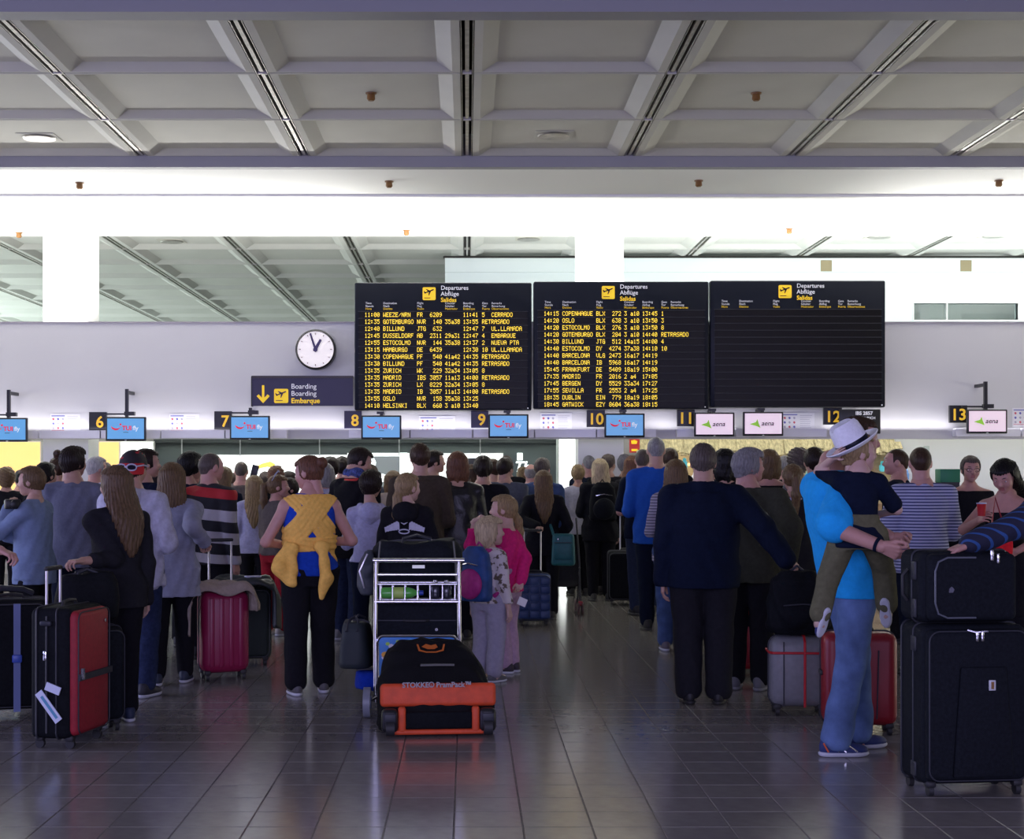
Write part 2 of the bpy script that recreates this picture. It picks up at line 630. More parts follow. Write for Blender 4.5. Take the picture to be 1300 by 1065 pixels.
def led_mesh(items, pitch, hgt):
    b = MB()
    cx, cz = pitch / 6.0, hgt / 7.0
    for (x, s) in items:
        for i, ch in enumerate(s):
            if ch == ' ':
                continue
            rows = FONT[ch]
            for r, bits in enumerate(rows):
                run = None
                for c in range(6):
                    on = c < 5 and (bits >> (4 - c)) & 1
                    if on and run is None:
                        run = c
                    if not on and run is not None:
                        xa, xb = x + i * pitch + run * cx, x + i * pitch + c * cx
                        za = (6 - r) * cz
                        b.quad((xa, 0, za), (xb - cx * .08, 0, za), (xb - cx * .08, 0, za + cz * .9), (xa, 0, za + cz * .9))
                        run = None
    return b.mesh('lettering')


def take_off_icon(name, parent, x, y, z, s, mg, mi):
    """yellow rounded square with a rising aeroplane and a ground line"""
    b = MB()
    r = s * 0.10
    poly = []
    for (cx, cz, a) in ((s - r, r, -90), (s - r, s - r, 0), (r, s - r, 90), (r, r, 180)):
        for t in (0, 30, 60, 90):
            q = math.radians(a + t)
            poly.append((cx + r * math.cos(q), cz + r * math.sin(q)))
    b.prism(poly, -0.004, 0)
    f = b.build(name, mg, parent, loc=(x, y, z))
    p = MB()

    def pl(pts):
        p.prism([(px * s, pz * s) for px, pz in pts], -0.0065, -0.0045)
    pl([(.14, .52), (.20, .50), (.30, .56), (.80, .74), (.87, .80), (.86, .84), (.78, .84), (.28, .64), (.16, .60)])
    pl([(.50, .68), (.44, .36), (.50, .37), (.66, .72)])
    pl([(.42, .66), (.24, .84), (.30, .85), (.56, .74)])
    pl([(.14, .52), (.08, .70), (.13, .71), (.24, .58)])
    pl([(.12, .15), (.60, .15), (.60, .20), (.12, .20)])
    p.build('aeroplane', mi, f)
    return f


ROWS1 = """11:00|WEEZE/NRN|FR|6209||11:41|5|CERRADO
12:35|GOTEMBURGO|NVR|140|35a38|13:55|RETRASADO|
12:40|BILLUND|JTG|632||12:47|7|UL.LLAMADA
12:45|DUSSELDORF|AB|2311|29a31|12:47|4|EMBARQUE
12:55|ESTOCOLMO|NVR|144|35a38|12:37|2|NUEVA PTA
13:15|HAMBURGO|DE|6439||12:30|10|UL.LLAMADA
13:30|COPENHAGUE|PF|540|41a42|14:35|RETRASADO|
13:30|BILLUND|PF|540|41a42|14:35|RETRASADO|
13:35|ZURICH|WK|229|32a34|13:05|8|
13:35|MADRID|IBS|3057|11a13|14:00|RETRASADO|
13:35|ZURICH|LX|8229|32a34|13:05|8|
13:35|MADRID|IB|3057|11a13|14:00|RETRASADO|
13:55|OSLO|NVR|158|35a38|13:25||
14:10|HELSINKI|BLX|660|3 a10|13:40||"""
ROWS2 = """14:15|COPENHAGUE|BLX|272|3 a10|13:45|1|
14:20|OSLO|BLX|638|3 a10|13:50|3|
14:20|ESTOCOLMO|BLX|276|3 a10|13:50|8|
14:20|GOTEMBURGO|BLX|284|3 a10|14:40|RETRASADO|
14:30|BILLUND|JTG|512|14a15|14:00|4|
14:40|ESTOCOLMO|DY|4274|37a38|14:10|10|
14:40|BARCELONA|VLG|2473|16a17|14:19||
14:40|BARCELONA|IB|5968|16a17|14:19||
15:45|FRANKFURT|DE|5409|18a19|15:00||
17:35|MADRID|FR|2016|2 a4|17:05||
17:45|BERGEN|DY|5529|33a34|17:27||
17:55|SEVILLA|FR|2553|2 a4|17:25||
18:35|DUBLIN|EIN|779|18a19|18:05||
18:45|GATWICK|EZY|8604|36a38|18:15||"""
HEADS = [(14, 'Time\nStunde', 'Hora'), (36.5, 'Destination\nNach', 'Destino'), (79.5, 'Flight\nFlug', 'Vuelo'),
         (115, 'Counter\nSchalter', 'Mostrador'), (138, 'Boarding\nAbflug', 'Embarque'), (162, 'Gate\nTor', 'Puerta'),
         (174, 'Remarks\nBemerkung', 'Observaciones')]
BY_ = 19.85
PXM = FPX / BY_


def board(pxl, pxr, pyt, pyb, rows, label):
    w, h = (pxr - pxl) / PXM, (pyb - pyt) / PXM
    t = thing('departure_board', label, 'departure board', (wx(pxl, BY_), BY_, wz(pyb, BY_)), 0, 'departure boards on the bulkhead')
    MB().rbox((w / 2, 0.09, h / 2), (w, 0.16, h), 0.02, 2).build('casing', M_NAVYBOARD, t)
    pit = 8.87 / PXM
    ztop = h - 36.5 / PXM
    base_me = MB().box2((5.5 / PXM, -0.004, 0.004), (w - 5.5 / PXM, 0.03, pit - 0.008)).mesh('display_row')
    base_me.materials.append(M_ROW)
    rail_me = MB().box2((4.5 / PXM, -0.008, pit - 0.006), (w - 4.5 / PXM, 0.02, pit + 0.001)).mesh('rail')
    rail_me.materials.append(M_ROWLINE)
    cp = 3.91 / PXM
    hh = 5.6 / PXM
    cols = [13, 36.5, 79.5, None, 115, 138, 162, 174]
    for r in range(14):
        z = ztop - (r + 1) * pit
        o = link('display_row', base_me, t, loc=(0, 0.006, z))
        link('rail', rail_me, o)
        if rows:
            f = rows.split('\n')[r].split('|')
            items = []
            for c, s in enumerate(f):
                if not s:
                    continue
                if c == 3:
                    x = 111.5 / PXM - len(s) * cp
                else:
                    x = cols[c] / PXM
                items.append((x, s))
            link('lettering', led_mesh(items, cp, hh), o, M_LED, 'stuff', (0, -0.0065, (pit - hh) / 2))
    take_off_icon('pictogram', t, 86.5 / PXM, 0.006, h - 22.5 / PXM, 16.5 / PXM, M_YELLOW, M_NAVYBOARD)
    text('heading', 'Departures\nAbflüge', 7.6 / PXM, M_SIGNWHITE, t, (109.5 / PXM, 0.004, h - 9.3 / PXM), bold=0.0006)
    text('heading', 'Salidas', 7.6 / PXM, M_YELLOW, t, (109.5 / PXM, 0.004, h - 24.6 / PXM), bold=0.0016)
    for x, a, b in HEADS:
        text('column_heading', a, 3.7 / PXM, M_SIGNWHITE, t, (x / PXM, 0.004, h - 27.5 / PXM))
        text('column_heading', b, 3.7 / PXM, M_YELLOW, t, (x / PXM, 0.004, h - 34.6 / PXM))
    MB().box2((w - 13 / PXM, 0.003, 2.2 / PXM), (w - 4 / PXM, 0.008, 3.6 / PXM)).build('maker_plate', M_SIGNWHITE, t)
    for f in (0.15, 0.85):
        MB().box2((w * f - .03, 0.16, h * 0.1), (w * f + .03, 0.35, h * 0.16)).build('wall_bracket', M_BLACK, t)
    return t


board(450, 675, 358.5, 521, ROWS1, 'left departure board filled with amber flight rows starting 11:00')
board(677.5, 900, 357, 519.5, ROWS2, 'middle departure board with amber flight rows starting 14:15')
board(902, 1124.5, 355.8, 517, None, 'right departure board with a heading and blank dark rows')

# ---- clock
cY = 20.0
ck = thing('wall_clock', 'round white wall clock with black rim above the boarding sign', 'clock', (wx(400.5, cY), cY, wz(443.5, cY)))
RX = Matrix.Rotation(PI / 2, 4, 'X')
R_ = 25.5 * cY / FPX
MB().lathe([(R_ * .9, -0.18), (R_, -0.16), (R_, 0.0), (R_ * .93, 0.012), (R_ * .90, 0.0), (R_ * .90, -0.01)], 48, RX).build('rim', M_BLACK, ck)
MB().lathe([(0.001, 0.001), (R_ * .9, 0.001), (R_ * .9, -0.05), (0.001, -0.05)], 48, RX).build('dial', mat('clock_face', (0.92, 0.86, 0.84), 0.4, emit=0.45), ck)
M_HAND = mat('clock_hand', (0.045, 0.03, 0.12), 0.4)
for nm, ang, ln, wd in (('hour_hand', 28.5, 0.56, .022), ('minute_hand', 342, 0.84, .016)):
    m = Matrix.Rotation(math.radians(ang), 4, 'Y')
    MB().prism([(-wd, -R_ * .12), (wd, -R_ * .12), (wd * .7, R_ * ln), (-wd * .7, R_ * ln)], -0.014, -0.008, m).build(nm, M_HAND, ck)
for k in range(12):
    m = Matrix.Rotation(k * PI / 6, 4, 'Y')
    MB().box((0, -0.004, R_ * .78), (.012 if k % 3 else .018, 0.004, R_ * .10), m).build('hour_mark', mat('clock_mark', (0.45, 0.42, 0.42), 0.5), ck)
MB().lathe([(0.03, -0.016), (0.03, 0.016)], 12, RX).build('hub', M_HAND, ck)
MB().box2((-0.05, 0.16, -0.05), (0.05, 0.2, 0.05)).build('wall_fixing', M_BLACK, ck)

# ---- boarding sign
M_SIGN = mat('sign_indigo', (0.018, 0.014, 0.055), 0.4)
sY = 20.02
sg = thing('boarding_sign', 'dark indigo boarding sign with yellow arrow left of the first departure board', 'sign', (wx(320, sY), sY, wz(515, sY)))
q = sY / FPX
MB().box2((0, 0, 0), (128 * q, 0.08, 35.5 * q)).build('panel', M_SIGN, sg)
MB().box2((-0.6 * q, -0.012, 35 * q), (128 * q, 0.14, 38 * q)).build('top_profile', mat('dark_brown_metal', (0.03, 0.022, 0.02), 0.4), sg)
MB().box2((-1.2 * q, -0.006, -1 * q), (0.2 * q, 0.1, 37 * q)).build('end_profile', M_BLACK, sg)
MB().prism([(x * q, z * q) for x, z in ((12.6, 26), (15.6, 26), (15.6, 10), (19.8, 14.4), (22.4, 12.2), (14.1, 3.2), (5.8, 12.2), (8.4, 14.4), (12.6, 10))],
           -0.004, 0).build('arrow', M_YELLOW, sg)
take_off_icon('pictogram', sg, 28 * q, 0, 3.4 * q, 18 * q, M_YELLOW, M_SIGN)
text('lettering', 'Boarding\nBoarding', 9.0 * q, M_SIGNWHITE, sg, (49.5 * q, -0.002, 21.6 * q))
text('lettering', 'Embarque', 9.0 * q, M_YELLOW, sg, (49.5 * q, -0.002, 3.4 * q), bold=0.0022)
MB().box2((40 * q, 0.08, 5 * q), (60 * q, 0.18, 30 * q)).build('wall_bracket', M_BLACK, sg)

# ---- counter numbers
nY = 20.05
qn = nY / FPX
M_NUM = mat('number_amber', (0.95, 0.55, 0.04), 0.5, emit=0.45)
for num, xa, xb, ya, yb in (('6', 113, 135, 523, 546), ('7', 272, 294, 522, 545), ('8', 437, 459, 521.5, 544), ('9', 598, 620, 521, 543),
                            ('10', 745, 768, 520.5, 542), ('11', 860, 882, 519, 541), ('12', 1046, 1069, 517.5, 539), ('13', 1206, 1228, 514.5, 536.5)):
    t = thing('counter_number', 'small dark counter sign with the amber number %s' % dict(zip(('6', '7', '8', '9', '10', '11', '12', '13'), ('six', 'seven', 'eight', 'nine', 'ten', 'eleven', 'twelve', 'thirteen')))[num], 'sign',
              (wx(xa, nY), nY, wz(yb, nY)), 0, 'counter number signs')
    w = (xb - xa) * qn
    h = (yb - ya) * qn
    MB().box2((0, 0, 0), (w, 0.06, h)).build('panel', M_BLACK if num not in '89' else M_SIGN, t)
    text('lettering', num, 0.205, M_NUM, t, (w * (0.62 if len(num) == 1 else .5), -0.002, h * .16), bold=0.004, align='CENTER')
    MB().box2((w * .3, 0.06, h * .3), (w * .7, 0.15, h * .7)).build('wall_bracket', M_BLACK, t)

# ---- monitors over the desks
mY = 19.75
qm = mY / FPX
M_SCRB = mat('screen_blue', (0.10, 0.32, 0.62), 0.3, emit=0.42, ecol=(0.16, 0.46, 0.80))
M_SCRW = mat('screen_pink', (0.8, 0.65, 0.75), 0.3, emit=0.50, ecol=(0.93, 0.74, 0.82))
M_RED = mat('print_red', (0.80, 0.01, 0.04), 0.5, emit=0.45)
M_LW = mat('print_white', (0.85, 0.87, 0.95), 0.5, emit=0.4)
M_GREEN = mat('print_green', (0.28, 0.60, 0.05), 0.5, emit=0.35)
M_INK = mat('print_ink', (0.02, 0.02, 0.04), 0.5)


def monitor(px, py, kind, where, pole=True, ph=.36, w=51, h=30.5, side=True):
    t = thing('counter_monitor', where, 'monitor', (wx(px, mY), mY, wz(py, mY)), 0, 'monitors above the check-in desks')
    w *= qm
    h *= qm
    MB().rbox((0, 0.025, 0), (w, 0.05, h), 0.008, 2).build('housing', M_BLACK, t)
    s = MB().box2((-w / 2 + .022, -0.0035, -h / 2 + .026), (w / 2 - .022, 0.004, h / 2 - .020)).build('screen', M_SCRB if kind == 'T' else M_SCRW, t)
    if kind == 'T':
        pts = []
        for k in range(9):
            a = math.radians(200 + k * 140 / 8)
            pts.append((-0.125 + 0.062 * math.cos(a), 0.045 + 0.062 * math.sin(a)))
        poly = pts + [(x + (0.008 if i > 1 else 0), z + 0.014 + 0.008 * math.sin(PI * (8 - i) / 8)) for i, (x, z) in reversed(list(enumerate(pts)))]
        MB().prism(poly, -0.006, -0.0038).build('smile', M_RED, s)
        MB().lathe([(0.013, 0.0038), (0.013, 0.006)], 12, Matrix.Translation((-0.065, 0, 0.058)) @ RX).build('dot', M_RED, s)
        text('lettering', 'TUI', 0.078, M_RED, s, (-0.045, -0.0045, -0.015), bold=0.0022)
        text('lettering', 'fly', 0.078, M_LW, s, (0.092, -0.0045, -0.015), bold=0.0008)
        MB().box2((-0.03, -0.005, -0.046), (0.035, -0.0037, -0.040)).build('strapline', M_INK, s)
    else:
        MB().prism([(-0.175, -0.004), (-0.095, 0.022), (-0.075, 0.062), (-0.062, 0.012), (-0.035, -0.052), (-0.085, -0.030)], -0.006, -0.0038).build('arrowhead', M_GREEN, s)
        text('lettering', 'aena', 0.088, M_INK, s, (-0.028, -0.0045, -0.022), bold=0.0010, shear=0.25)
    MB().box2((-0.012, -0.004, -h / 2 + .006), (0.012, -0.001, -h / 2 + .012)).build('maker_plate', M_SIGNWHITE, t)
    if pole:
        p = MB()
        p.box2((-0.02, 0.05, h / 2 - 0.02), (0.02, 0.10, h / 2 + ph))
        p.box2((-0.03, 0.045, h / 2 + .02), (0.10, 0.12, h / 2 + 0.07))
        if side:
            p.box2((-0.30, 0.07, h / 2 + .03), (0.0, 0.10, h / 2 + 0.05))
        p.box2((-0.02, 0.10, h / 2 + ph - .06), (0.02, 0.45, h / 2 + ph - .02))
        p.build('pole', M_BLACK, t)
    else:
        p = MB()
        p.box2((-0.02, 0.05, h / 2 - 0.05), (0.02, 0.10, h / 2 + 0.045))
        p.box2((-0.06, 0.045, h / 2 + .02), (0.03, 0.12, h / 2 + 0.05))
        p.box2((-0.02, 0.10, h / 2 + 0.01), (0.02, 0.45, h / 2 + 0.045))
        p.build('pole', M_BLACK, t)


monitor(9, 545.5, 'T', 'blue desk monitor cut by the left edge, left of counter sign six')
monitor(159.5, 544.5, 'T', 'blue desk monitor beside counter sign six')
monitor(317, 543, 'T', 'blue desk monitor beside counter sign seven', True, .105)
monitor(484, 542.5, 'T', 'blue desk monitor beside counter sign eight', False)
monitor(645.5, 541, 'T', 'blue desk monitor beside counter sign nine', False)
monitor(793, 540, 'T', 'blue desk monitor beside counter sign ten', False)
monitor(907, 538.8, 'A', 'pale pink desk monitor beside counter sign eleven', False)
monitor(969, 538, 'A', 'pale pink desk monitor between counter signs eleven and twelve', False)
monitor(1253.5, 535, 'A', 'pale pink desk monitor beside counter sign thirteen')
# dark flight display behind the straw hat
t = thing('flight_display', 'black flight display with white lettering behind the white hat', 'display', (wx(1092, mY), mY, wz(535, mY)))
MB().rbox((0, .025, 0), (52 * qm, .05, 31 * qm), .008, 2).build('housing', M_BLACK, t)
text('lettering', 'IBS 2857', 0.062, M_SIGNWHITE, t, (-0.06, -0.002, 0.085), bold=0.002)
text('lettering', 'ZURICH', 0.045, M_SIGNWHITE, t, (0.03, -0.002, 0.03), bold=0.001)
text('lettering', 'MADRID', 0.10, M_YELLOW, t, (-0.19, -0.002, -0.06), bold=0.003)
MB().box2((-.02, .05, .1), (.02, .45, .15)).build('pole', M_BLACK, t)

# ---- notice sheets on the bulkhead
pY = WY - 0.004
qp = pY / FPX
M_PAPER = mat('notice_paper', (0.80, 0.79, 0.82), 0.6)
M_ICO = [mat('icon_red', (0.55, 0.10, 0.14), 0.6), mat('icon_blue', (0.12, 0.12, 0.45), 0.6), mat('icon_grey', (0.42, 0.40, 0.50), 0.6)]
for px, py, wd in ((83, 537.5, 38), (234, 537.5, 38), (555, 540, 46), (706, 536.5, 40), (1013, 536, 42), (1305, 530, 40)):
    t = thing('notice_sheet', 'white notice sheet with small icons on the bulkhead near x %d' % px, 'notice', (wx(px, pY), pY, wz(py, pY)), 0, 'safety notices on the bulkhead')
    nm = {83: 'left of counter sign six', 234: 'between counter signs six and seven', 555: 'between counter signs eight and nine', 706: 'between counter signs nine and ten',
          1013: 'left of counter sign twelve', 1305: 'at the right edge beyond counter sign thirteen'}[px]
    t['label'] = 'white printed notice sheet with small icon grid ' + nm
    w = wd * qp
    MB().box2((-w / 2, -0.003, -0.125), (w / 2, 0, 0.125)).build('sheet', M_PAPER, t)
    for mi in range(3):
        b = MB()
        r2 = random.Random(mi + px)
        for r in range(3):
            for c in range(3):
                if (r + c) % 3 == mi:
                    cx_ = -w * .40 + c * .062
                    cz_ = 0.055 - r * .058
                    b.prism([(cx_ - .015, cz_), (cx_, cz_ - .017), (cx_ + .016, cz_ - .004), (cx_ + .008, cz_ + .016), (cx_ - .01, cz_ + .014)], -0.0045, -0.003)
        if mi == 1:
            b.box2((-w * .46, -0.0045, 0.092), (-w * .02, -0.003, 0.104))
        if mi == 0:
            b.box2((-w * .46, -0.0045, -0.092), (-w * .04, -0.003, -0.086))
        if mi == 2:
            for r in range(7):
                b.box2((w * .06, -0.0045, 0.085 - r * .026), (w * (.44 - .1 * r2.random()), -0.003, 0.090 - r * .026))
        b.build('print', M_ICO[mi], t)

# ================================================================ what shows under the bulkhead
zY = 23.0
qz = zY / FPX


def zone(name, xa, xb, ya, yb, m, Y=zY, d=0.08, parent=None, kind=None):
    return MB().box2((wx(xa, Y), Y, wz(yb, Y)), (wx(xb, Y), Y + d, wz(ya, Y))).build(name, m, parent, kind)


def lightbox(label, xa, xb, ya, yb, m, Y=zY, name='light_box', cat='light box'):
    t = thing(name, label, cat, (wx((xa + xb) / 2, Y), Y, wz(yb, Y)))
    w = (xb - xa) * Y / FPX
    h = (yb - ya) * Y / FPX
    MB().box2((-w / 2, 0.01, 0), (w / 2, 0.12, h)).build('frame', M_WHITE, t)
    MB().box2((-w / 2 + .015, 0, 0.015), (w / 2 - .015, 0.012, h - .015)).build('lit_panel', m, t)
    return t, w, h


YB = 720
M_YL = mat('lit_yellow', (0.9, 0.65, 0.22), 0.5, emit=0.70, ecol=(1.0, 0.64, 0.22), noise=0.1, nscale=3)
M_LIT = mat('lit_white', (0.9, 0.95, 0.92), 0.5, emit=1.25, ecol=(0.93, 1.0, 0.97))
M_GREYP = mat('grey_partition', (0.30, 0.29, 0.28), 0.6)
M_DKG = mat('dark_green_partition', (0.055, 0.075, 0.07), 0.5)
zone('wall_counter', -320, 195, 552, 850, M_GREYP, zY + .14, 0.1, None, 'structure')
zone('wall_desk', 195, 706, 552, 850, M_DKG, zY + .14, 0.1, None, 'structure')
zone('trim_50', 195, 706, 558, 562, mat('dark_rail', (0.03, 0.04, 0.04), 0.5), zY + .08, 0.06, None, 'structure')
for px in (230, 304, 405, 506, 609):
    zone('trim_%d' % (51 + px), px, px + 1.3, 552, 578, mat('post_grey', (0.35, 0.38, 0.38), 0.5), zY - 0.02, 0.02, None, 'structure')
zone('wall_passage', 740, 812, 552, 850, M_GREYP, zY + .14, 0.1, None, 'structure')
zone('trim_60', 769, 772, 552, 640, M_WHITE, zY + .06, 0.08, None, 'structure')
zone('wall_shop', 1136, 1500, 552, 850, M_WHITE, zY, 0.1, None, 'structure')
lightbox('yellow backlit wall panel at the far left behind the counters', -60, 52, 560, 640, M_YL)
lightbox('yellow backlit wall panel behind the man in the grey T-shirt', 112, 152, 560, 640, M_YL)
lightbox('white backlit panel behind the red and black cap', 152, 195, 560, 650, M_LIT)
t, w, h = lightbox('long white light box with a yellow patch behind the woman in the yellow wrap', 262, 441, 577, 660, M_LIT)
MB().prism([(-0.78 + x * .01, 0.80 - 0 + z * .01) for x, z in ((0, -4), (12, 1), (22, 3), (30, 1), (34, 7), (26, 11), (14, 8), (6, 4))], -0.006, -0.001, Matrix.Translation((0.42, 0, -0.04))).build(
    'map_patch', mat('map_yellow', (0.95, 0.68, 0.12), 0.5, emit=0.9), t)
# grey poster with a pale figure
t, w, h = lightbox('grey poster with a pale standing figure in a white frame', 441, 517, 575, 660, mat('poster_grey', (0.22, 0.25, 0.25), 0.5, emit=0.12), zY)
MB().box2((w / 2 - .11, -0.008, 0), (w / 2, 0.002, h)).build('frame_bar', M_LIT, t)
MB().box2((-w / 2, -0.008, h - .05), (w / 2, 0.002, h)).build('frame_bar', M_LIT, t)
MB().prism([(x * .01, z * .01) for x, z in ((6, 20), (8, 62), (12, 74), (9, 82), (11, 90), (17, 92), (20, 86), (19, 76), (24, 70), (40, 66), (41, 58), (27, 56), (24, 20))], -0.01, -0.001,
           Matrix.Translation((-0.22, 0, 0))).build('figure', M_LIT, t)
t, w, h = lightbox('white light strip above the dark monitor right of the tall brown jacket', 517, 639, 575, 612, M_LIT)
# dark monitor on the back counter
t = thing('desk_monitor', 'dark monitor before the white light strip behind the counters', 'monitor', (wx(607, 22.6), 22.6, 0.96))
MB().rbox((0, 0, .67), (0.30, .04, .20), .01, 2).build('housing', M_BLACK, t)
MB().box2((-.02, -.01, -.96), (.02, .02, .6)).build('stand', M_BLACK, t)
# white script sign on dark glass
t = thing('script_sign', 'white handwritten script on the dark partition left of the bright pillar', 'sign', (wx(662, zY), zY + .10, wz(597, zY)))
text('lettering', 'Tho', 0.22, M_LIT, t, (-0.12, 0.0, -0.02), shear=0.3, bold=0.004)
MB().box2((-.06, .0, .15), (0.02, .02, .26)).build('plate', M_LIT, t)
lightbox('tall bright white backlit pillar panel between the two queues', 709, 741, 552, 728, mat('lit_pillar', (0.95, 0.97, 0.95), 0.5, emit=1.9, ecol=(0.95, 1.0, 0.98)), zY - 0.05)  # lower half added so the glow mirrors in the floor
# red fire notice
t = thing('fire_notice', 'red fire notice on the grey wall beside the bald heads', 'sign', (wx(806, 22.9), 22.95, wz(566, 22.9)))
MB().box2((-.075, 0, -.10), (.075, .02, .11)).build('plate', mat('fire_red', (0.45, 0.02, 0.02), 0.5), t)
MB().prism([(-.045, .03), (.03, .03), (.045, .07), (.0, .09), (-.05, .08)], -.004, 0).build('pictogram', M_YELLOW, t)
MB().prism([(-.045, -.075), (.045, -.075), (.045, -.045), (-.045, -.045)], -.004, 0).build('pictogram', M_YELLOW, t)

# ---- shop with thatched awning
shY = 23.2
M_THATCH = mat('thatch', (0.46, 0.39, 0.22), 0.9, noise=0.4, nscale=14, stretch=(3, 1, 1), bump=0.8, bscale=40)
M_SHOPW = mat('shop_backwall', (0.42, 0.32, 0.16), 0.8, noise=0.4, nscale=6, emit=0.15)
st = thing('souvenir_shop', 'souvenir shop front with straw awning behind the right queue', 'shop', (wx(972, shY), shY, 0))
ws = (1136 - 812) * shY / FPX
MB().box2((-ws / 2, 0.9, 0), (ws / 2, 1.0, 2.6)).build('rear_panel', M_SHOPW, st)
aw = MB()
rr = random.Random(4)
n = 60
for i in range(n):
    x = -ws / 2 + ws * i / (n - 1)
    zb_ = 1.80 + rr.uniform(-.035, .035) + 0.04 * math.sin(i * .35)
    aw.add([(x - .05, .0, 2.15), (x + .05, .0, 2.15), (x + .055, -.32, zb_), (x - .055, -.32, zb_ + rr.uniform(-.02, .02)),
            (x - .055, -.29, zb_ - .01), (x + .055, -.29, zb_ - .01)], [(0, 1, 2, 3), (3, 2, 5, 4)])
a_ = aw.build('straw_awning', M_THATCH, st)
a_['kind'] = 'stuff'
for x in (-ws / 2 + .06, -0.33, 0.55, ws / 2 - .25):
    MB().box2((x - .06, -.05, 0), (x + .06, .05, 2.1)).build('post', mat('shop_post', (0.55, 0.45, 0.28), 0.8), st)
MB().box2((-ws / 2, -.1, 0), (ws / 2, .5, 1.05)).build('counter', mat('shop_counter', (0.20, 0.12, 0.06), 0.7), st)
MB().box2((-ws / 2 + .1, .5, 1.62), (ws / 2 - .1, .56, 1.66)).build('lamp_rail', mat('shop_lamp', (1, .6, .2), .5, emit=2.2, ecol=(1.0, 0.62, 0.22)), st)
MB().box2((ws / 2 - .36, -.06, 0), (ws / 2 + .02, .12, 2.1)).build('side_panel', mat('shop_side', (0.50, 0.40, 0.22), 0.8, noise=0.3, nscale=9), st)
cols = [(0.85, 0.08, 0.15), (0.95, 0.5, 0.65), (0.1, 0.55, 0.65), (0.9, 0.75, 0.2), (0.15, 0.3, 0.6), (0.95, 0.9, 0.9), (0.9, 0.35, 0.1)]
rr = random.Random(11)
NAMES = ['crimson', 'pink', 'teal', 'yellow', 'navy', 'white', 'orange']
PLACE = ['left of the navy jacket man', 'above the white haired man', 'beside the grey curly hair', 'near the white straw hat', 'beside the pale pillar']
for i in range(30):
    pl_ = i // 6
    px = [830, 925, 1000, 1055, 1115][pl_] + (i % 6) * (13 if pl_ < 4 else 9)
    py = (592 if i % 2 else 607) + rr.uniform(-3, 3)
    c = cols[(i * 3 + pl_) % 7]
    nm_ = NAMES[(i * 3 + pl_) % 7]
    yy = shY - .22 + .05 * (i % 2)
    wd = .09 if pl_ < 4 else .07
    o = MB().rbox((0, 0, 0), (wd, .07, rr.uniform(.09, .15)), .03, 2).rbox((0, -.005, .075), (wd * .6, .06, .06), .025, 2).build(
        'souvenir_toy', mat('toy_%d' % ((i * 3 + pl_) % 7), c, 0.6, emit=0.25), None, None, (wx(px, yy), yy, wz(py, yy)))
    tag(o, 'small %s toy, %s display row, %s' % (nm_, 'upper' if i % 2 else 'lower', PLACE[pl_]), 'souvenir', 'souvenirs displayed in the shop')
t = thing('shop_post', 'pale pillar beside the striped T-shirt man in front of the shop', 'post', (wx(1176, 21.6), 21.6, 0))
MB().box2((-.035, -.03, 0), (.035, .03, wz(566, 21.6))).build('shaft', mat('pale_post', (0.62, 0.68, 0.62), .5), t)
MB().box2((-.07, -.07, 0), (.07, .07, .03)).build('base', M_BLACK, t)
t = thing('green_box', 'dark green display box behind the queue right of the striped T-shirt', 'box', (wx(1203, 17.0), 17.0, 0))
MB().rbox((0, 0, wz(604, 17.)), (.22, .2, .15), .01, 2).build('box', mat('green_card', (0.01, 0.16, 0.08), .5), t)
MB().box2((-.1, -.1, 0), (.1, .1, wz(612, 17.))).build('stand', M_BLACK, t)
# check-in desks
for i, px in enumerate((640, 706)):
    t = thing('check_in_desk', ['', '', '', ''][i] or 'grey check-in desk under the bulkhead, number %d from the left' % (i + 1), 'desk', (wx(px, 20.6), 20.6, 0), 0, 'check-in desks under the bulkhead')
    t['label'] = ['grey check-in desk under the bright light strip behind the long haired woman', 'grey check-in desk in front of the dark partition by the bright pillar',
                  'grey check-in desk right of the bright pillar', 'grey check-in desk behind the man in the blue shirt'][i]
    (MB().rbox((0, .3, .5), (.58, .55, 1.0), .02, 2) if i == 0 else MB().rbox((0, .3, .76), (.58, .55, .50), .02, 2).box((-.25, .3, .26), (.05, .5, .52)).box((.25, .3, .26), (.05, .5, .52))).build('body', mat('desk_grey', (0.33, 0.31, 0.29), .5), t)  # second desk raised on legs to let the pillar's glow reach the floor
    MB().rbox((0, .25, 1.03), (.62, .65, .05), .015, 2).build('worktop', mat('desk_top', (0.55, 0.52, 0.5), .3), t)
    MB().box2((-.2, .01, .58), (.2, .026, .92)).build('front_panel', mat('desk_panel', (0.45, 0.43, 0.42), .5), t)
